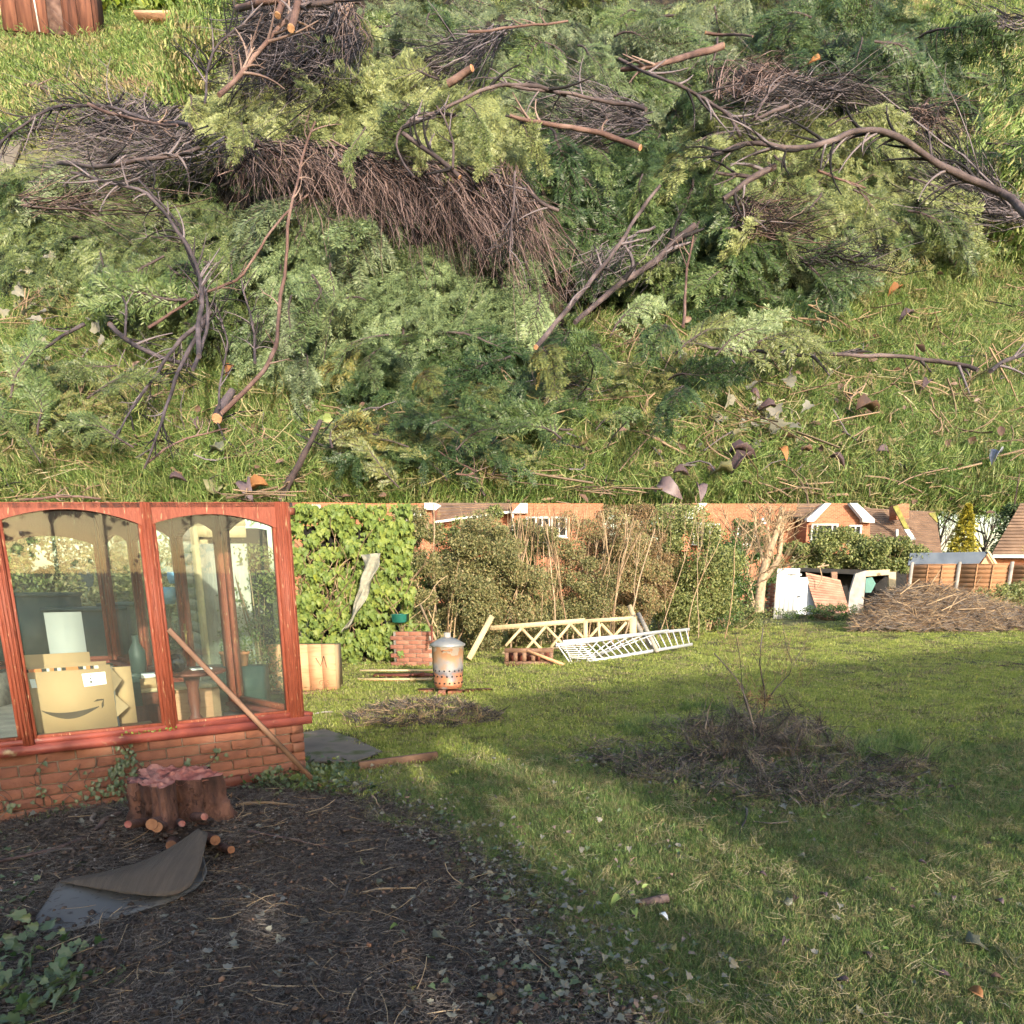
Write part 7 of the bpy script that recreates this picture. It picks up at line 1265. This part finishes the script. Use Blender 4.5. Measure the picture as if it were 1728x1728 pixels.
# ---------------------------------------------------------------- houses beyond
def house_part(pl, t_, th, mat, nm, par, **k): return q4(pl, t_, th, mat, nm, par)
def hwin(par, x0, y0, x1, y1, t_, mull=(.5,), net=True, fw=.09):
    """a real window: dark reveal, net curtain, pane, frame bars"""
    fr_ = MB(); a = at_t(x0, y0, t_); b_ = at_t(x1, y1, t_); xa, xb, za, zb_ = a[0], b_[0], b_[2], a[2]; Y = a[1]
    for (cx, cz, w_, h_) in [((xa + xb) / 2, za + fw / 2, xb - xa, fw), ((xa + xb) / 2, zb_ - fw / 2, xb - xa, fw), (xa + fw / 2, (za + zb_) / 2, fw, zb_ - za - 2 * fw), (xb - fw / 2, (za + zb_) / 2, fw, zb_ - za - 2 * fw)] + [(xa + (xb - xa) * q, (za + zb_) / 2, fw * .8, zb_ - za - 2 * fw) for q in mull]: fr_.box([cx, Y - .05, cz], (w_, .09, h_))
    w = fr_.build('window', X['white'], par); c = MB(); n_ = 30; xs = np.linspace(xa + fw, xb - fw, n_); g = np.array([[[x_, Y + .02 + .02 * math.sin(i * 2.3), z_] for i, x_ in enumerate(xs)] for z_ in (za + fw, zb_ - fw)]); c.grid(g); c.build('net_curtain', X['curtain'] if net else X['dark'], w)  # without net, a near-black sheet stands in for the unlit room
    p = MB(); p.box([(xa + xb) / 2, Y - .03, (za + zb_) / 2], (xb - xa - fw, .01, zb_ - za - fw)); p.build('pane', X['winglass'], w); s = MB(); s.box([(xa + xb) / 2, Y - .1, za - .03], (xb - xa + .15, .16, .06)); s.build('sill', X['white'], w)
def wallbox(par, x0, x1, ytop0, ytop1, t_, mat='farbrick', dep=6, name='wall'):
    a = at_t(x0, ytop0, t_); b_ = at_t(x1, ytop1, t_); P = [np.array([a[0], a[1], 0]), np.array([b_[0], b_[1], 0]), b_, a]; m = MB(); m.prism(P, np.array([0, dep, 0])); m.build(name, X[mat], par)
def tileroof(par, pl, t0_, t1_, n, mat='tiles', nm='roof'):
    """courses of tiles, each a step: pl = bottom-left, bottom-right, top-right, top-left in the picture"""
    (x0, y0), (x1, y1), (x2, y2), (x3, y3) = pl; A_ = at_t(x0, y0, t0_); B_ = at_t(x1, y1, t0_); C_ = at_t(x2, y2, t1_); D_ = at_t(x3, y3, t1_)
    rt = thing(nm, None, None); rt.parent = par; o0 = np.array(par.location); rt.location = tuple(A_ - o0); nn = nz(np.cross(B_ - A_, D_ - A_)); nn = nn if nn[2] > 0 else -nn
    for i in range(n):
        q0, q1 = i / n, (i + 1) / n; a, b_ = A_ + (D_ - A_) * q0, B_ + (C_ - B_) * q0; c, d = B_ + (C_ - B_) * q1, A_ + (D_ - A_) * q1; m = MB(); m.prism([a + nn * .05, b_ + nn * .05, c + nn * .012, d + nn * .012], -nn * .04); m.build('tile_course', X[mat], rt)
    m = MB(); m.prism([A_, B_, C_, D_], -nn * .1); m.build('roof_deck', X['dark'], rt)
def house(name, lab, px, t_): return thing(name, lab, 'house', at_t(px, 1100, t_) * np.array([1, 1, 0]))
T1 = 40
h = house('brick_house', 'brick house corner with small window behind the left end of the ivy', 520, T1); wallbox(h, 470, 600, 848, 848, T1); hwin(h, 512, 852, 541, 868, T1 - .1, ()); q4([(470,848),(512,849),(512,866),(470,880)], T1 - .6, .1, 'brownwood', 'shadowed_gable', h)
h = house('brick_house', 'sunlit brick house with a narrow barred window above the ivy', 680, 36); wallbox(h, 590, 728, 849.5, 849.5, 36); hwin(h, 677, 861, 711, 900, 35.9, (.25, .45, .65, .8), False); q4([(716,848.5),(733,848.5),(744,853),(735,861),(716,859)], 35.7, .3, 'white', 'eave', h)
h = house('tiled_bungalow', 'long low brown tiled roof with white gutter behind the thin shrubs', 800, 38); tileroof(h, [(728,880),(864,861),(864,849),(728,849)], 38, 40, 5); wallbox(h, 730, 868, 882, 864, 38.4, 'farbrick'); q4([(727,880),(866,861),(866,865),(727,884)], 37.6, .12, 'white', 'gutter', h); wallbox(h, 800, 870, 884, 884, 37.8, 'farbrick', 1, 'porch_wall')
h = house('brick_house', 'orange brick house with white window above the lattice', 940, 37); wallbox(h, 864, 1018, 849.5, 849.5, 37); hwin(h, 887, 872, 928, 914, 36.9, (.42, .68)); hwin(h, 930, 872, 957, 906, 36.9, (.5,), False); q4([(863,866),(890,866),(890,849),(878,849)], 36.8, .3, 'white', 'eave', h); m = MB(); m.tube([at_t(865, 868, 36.8), at_t(865, 915, 36.8)], .05, 6); m.build('drain_pipe', X['white'], h)
h = house('brick_house', 'orange brick gabled house behind the bare tree', 1230, 41); wallbox(h, 1165, 1345, 850, 850, 41); m = MB(); m.prism([at_t(1165, 882, 41), at_t(1165, 930, 41), at_t(1150, 930, 41), at_t(1150, 882, 41)], np.array([0, 5, 0])); m.build('side_wall', X['farbrick'], h)
q4([(1147,876),(1180,849),(1194,849),(1164,880),(1150,880)], 40.6, .3, 'white', 'barge_board', h); q4([(1164,880),(1216,884),(1216,888),(1164,885)], 40.7, .1, 'white', 'fascia', h); hwin(h, 1170, 888, 1216, 918, 40.9, (.6,)); hwin(h, 1244, 885, 1276, 920, 40.9, (.5,), False); tileroof(h, [(1120,876),(1150,876),(1178,850),(1120,850)], 40.8, 42, 4)
q4([(1285,874),(1293,874),(1293,884),(1285,884)], 40.7, .2, 'white', 'vent_box', h)
h = house('brick_house', 'orange brick gabled house with two white windows above the round hedge', 1415, 40)
P = [at_t(x, y, 40) for x, y in [(1358,935),(1468,935),(1468,882),(1438,849.5),(1398,849.5),(1362,882)]]; m = MB(); m.prism(P, np.array([0, 6, 0])); m.build('wall', X['farbrick'], h)
q4([(1362,880),(1362,875),(1393,849),(1403,849),(1374,880)], 39.5, .35, 'white', 'barge_board', h); q4([(1476,882),(1476,876),(1447,849),(1434,849),(1456,876),(1456,881)], 39.5, .35, 'white', 'barge_board', h); hwin(h, 1369, 884, 1414, 912, 39.8, (.22, .78)); hwin(h, 1432, 886, 1454, 918, 39.8, (.5,)); tileroof(h, [(1320,872),(1362,872),(1388,850),(1320,850)], 40.5, 42, 4)
h = house('tiled_bungalow', 'brown tiled roof with brick chimney, mossy hip and roof window', 1520, 44); tileroof(h, [(1458,940),(1590,940),(1578,864),(1455,857)], 43, 47, 22); wallbox(h, 1462, 1590, 942, 942, 43.3)
q4([(1513,877),(1534,875),(1534,850),(1522,850),(1513,853)], 44.5, .9, 'farbrick', 'chimney', h); q4([(1507,855),(1515,852),(1535,893),(1529,897)], 44.0, .1, 'mossy' if 'mossy' in X else 'hedge', 'mossy_ridge', h); q4([(1526,893),(1534,893),(1546,910),(1538,912)], 43.0, .12, 'white', 'roof_window', h); q4([(1513,893),(1516,893),(1516,908),(1513,908)], 43.2, .15, 'white', 'vent_pipe', h); q4([(1567,866),(1578,864),(1583,882),(1578,878)], 43.6, .1, 'mossy' if 'mossy' in X else 'hedge', 'moss_patch', h)
h = house('tiled_bungalow', 'steep grey-brown tiled roof with white gutter at the right edge', 1710, 33); tileroof(h, [(1673,936),(1800,936),(1800,849.5),(1722,849.5)], 32.5, 34.5, 16); wallbox(h, 1680, 1800, 942, 942, 32.9); q4([(1676,936),(1800,936),(1800,942),(1676,941)], 32.2, .15, 'white', 'gutter', h)
# far trees
def conifer(lab, px, t_, ztop, zb_, rad, n, mat, seed):
    r = np.random.default_rng(seed); P0 = at_t(px, 1100, t_); P0[2] = 0; root = thing('conifer', lab, 'conifer', P0, 'conifers among the houses'); m = MB(); m.tube([P0, P0 + ez * (ztop - .3)], [.12, .03], 7); m.build('trunk', X['bark'], root)
    h = r.random(n) ** 1.3; lev = np.floor(h * 11) / 11; a = r.uniform(0, 6.28, n); rr_ = rad * (1 - h) ** .8 * (.66 + .22 * np.sin(a * 5 + lev * 40) + .16 * np.sin(a * 3 + h * 21)) * (1 - .35 * (h * 11 % 1)) * np.sqrt(r.uniform(.35, 1, n)); P = P0 + np.stack([rr_ * np.cos(a), rr_ * np.sin(a), zb_ + (ztop - zb_) * h - .12 * rr_], 1); P = P[P[:, 2] < CUT(P[:, 1]) - .05]
    m = MB(); k = len(P); out = nz(P - P0 - ez * (P[:, 2:3])); leafcards(m, P, out + r.normal(0, .5, (k, 3)), nz(r.normal(0, .5, (k, 3)) + np.array([0, -.5, .8])), .17 * r.uniform(.6, 1.2, k)); m.build('foliage', X[mat], root)['kind'] = 'stuff'
conifer('golden yellow conifer between the tiled roofs', 1598, 42, 5.15, 1.2, 1.65, 6500, 'gold', 1); conifer('dark green conifer beside the right-hand tiled roof', 1672, 46, 7.5, 1, 2.0, 8000, 'conifer', 2); conifer('olive conifer crown touching the steep tiled roof', 1700, 45, 7.2, 1, 1.7, 5000, 'conifer', 3)
for px, lab in ((1634, 'bare winter tree between the golden and the dark conifer'), (1560, 'faint bare tree behind the brown tiled roof')):
    P0 = at_t(px, 1100, 60); P0[2] = 0; r = np.random.default_rng(px); m = MB(); root = thing('bare_tree', lab, 'tree', P0); m.tube([P0, P0 + ez * 3.5], [.2, .12], 7); m.build('trunk', X['twigdark'], root); m = MB()
    for k in range(9): limbs(m, P0 + ez * r.uniform(2.5, 3.6), nz(np.array([r.normal(0, .5), r.normal(0, .5), 1])), 2.6, .07, 3, r, .4, (3, 5), .4, True, 4)
    m.build('crown', X['twigdark'], root)
# sapling in the lawn
S0_ = Gz(1275, 1262); S0_[2] = gh(S0_[0], S0_[1]); root = thing('garden_sapling', 'small bare coppiced shrub with broken tan twigs standing on the lawn mound', 'shrub', S0_); tq = np.linalg.norm(S0_ - CAM) * .985; m = MB(); t_s = (S0_ - CAM)[1] / rays(1275, 1262)[1]
for pts, ra in [([(1276,1262),(1272,1225),(1262,1190),(1252,1160),(1238,1138),(1205,1102)], .012), ([(1274,1258),(1270,1220),(1256,1180),(1253,1155)], .011), ([(1278,1260),(1284,1215),(1294,1183),(1288,1150),(1279,1118),(1288,1060)], .011), ([(1294,1183),(1310,1160),(1332,1138)], .009), ([(1332,1138),(1338,1122),(1326,1090),(1322,1062)], .0035), ([(1338,1122),(1352,1098),(1370,1064)], .0035), ([(1252,1160),(1250,1120),(1244,1085),(1240,1066)], .0035), ([(1279,1118),(1268,1100)], .003), ([(1284,1215),(1300,1210),(1322,1200)], .007), ([(1160,1235),(1185,1215),(1192,1180)], .007), ([(1190,1230),(1196,1195),(1203,1178)], .007)]:
    P = np.array([at_t(x, y, t_s * (1 + .01 * rng.normal())) for x, y in pts]); s = np.linspace(0, 1, 10); C_ = np.stack([np.interp(s, np.linspace(0, 1, len(P)), P[:, k]) for k in range(3)], 1); C_[1:-1] = (C_[:-2] + 2 * C_[1:-1] + C_[2:]) / 4; m.tube(C_, ra * np.linspace(1, .5, 10), 6)
m.build('stem', X['twigdark'], root, smooth=True); m = MB(); r = np.random.default_rng(9)
for k in range(60):
    c = (1292, 1180) if k < 38 else (1258, 1170); P = at_t(c[0] + r.normal(0, 9), c[1] + r.normal(0, 9), t_s); limbs(m, P, nz(r.normal(0, 1, 3)), .08, .005, 1, r, .1, (1, 3), .7)
for k in range(60): P = at_t(r.uniform(1205, 1370), r.uniform(1080, 1160), t_s); limbs(m, P, nz(np.array([r.normal(0, .6), r.normal(0, .4), 1])), .2, .0022, 2, r, .1, (1, 3), .5)
m.build('twigs', X['twigtan'], root)['kind'] = 'stuff'
P = Gz(1280, 1300); root = tag(MB().mesh, None) if False else None; m = MB()
for k in range(4): Q = Gz(1266 + 9 * k, 1296 + 3 * (k % 3)); Q[2] = gh(Q[0], Q[1]) + .03; m.tube([Q - ez * .06, Q + np.array([rng.normal(0, .02), -.03, .05])], [.022, .014], 8)
tag(m.build('small_stump', X['barkpale'], origin=P), 'split remains of a small cut stump below the sapling', 'stump')
# ---------------------------------------------------------------- unseen hedge added behind the camera, outline and gaps shaped to shade the garden
def shade_z(x): return np.interp(x, [-20, -4, 0, 2.6, 5.7, 21.8, 40], [3.0, 3.1, 3.35, 3.55, 4.35, 6.6, 9.0])
HY = -6.0; P_ = []
n = 110000; x = rng.uniform(-4, 27, n); top = shade_z(x) + .10 * fnoise(x, x * 0, 2.5, 31); z = rng.uniform(.0, 1, n) * top; y = HY + rng.normal(0, .06, n)
d = fnoise(x, z, 1.4, 32); dense = np.where(z > top - 1.15 - .06 * np.maximum(x, 0), 1.0, np.where(x > 2.2, np.where(d > .15, .08, .0), .97)); dense = np.where((z < top - .35) & (fnoise(x, z, 4.2, 33) > .42) & (x < 3), .02, dense); 
for _gx0, _gy0, _rr in [(440,1552,.10),(640,1588,.06),(655,1605,.06),(690,1655,.08),(715,1690,.09),(470,1515,.05),(240,1680,.09),(90,1440,.07),(800,1278,.24),(880,1300,.2),(960,1330,.2),(1050,1352,.18),(1130,1330,.12),(940,1420,.25),(1060,1440,.28),(1180,1420,.25),(700,1300,.15)]:
    _g = Gz(_gx0, _gy0); _hx = _g[0] + SUN.x / -SUN.y * (_g[1] - HY); _hz = SUN.z / -SUN.y * (_g[1] - HY); dense = np.where((x - _hx) ** 2 + (z - _hz) ** 2 < (_rr * 1.0 + .05) ** 2, .0, dense)
k = rng.random(n) < dense; P = np.stack([x, y, z], 1)[k]
root = thing('conifer_hedge', 'tall screening hedge of leafy shrubs along the near boundary', 'hedge', (6, HY, 0)); m = MB(); kk = len(P); leafcards(m, P, rdir(kk), nz(np.array([SUN.x, SUN.y, SUN.z]) + rng.normal(0, .5, (kk, 3))), .17 * rng.uniform(.7, 1.3, kk)); m.build('foliage', X['bushdark'], root)['kind'] = 'stuff'
m = MB()
for x_ in np.arange(-4, 27, 1.3): m.tube([[x_, HY, 0], [x_ + .1, HY + .05, float(shade_z(x_)) - .4]], [.06, .02], 6)
m.build('trunk', X['bark'], root)['kind'] = 'stuff'
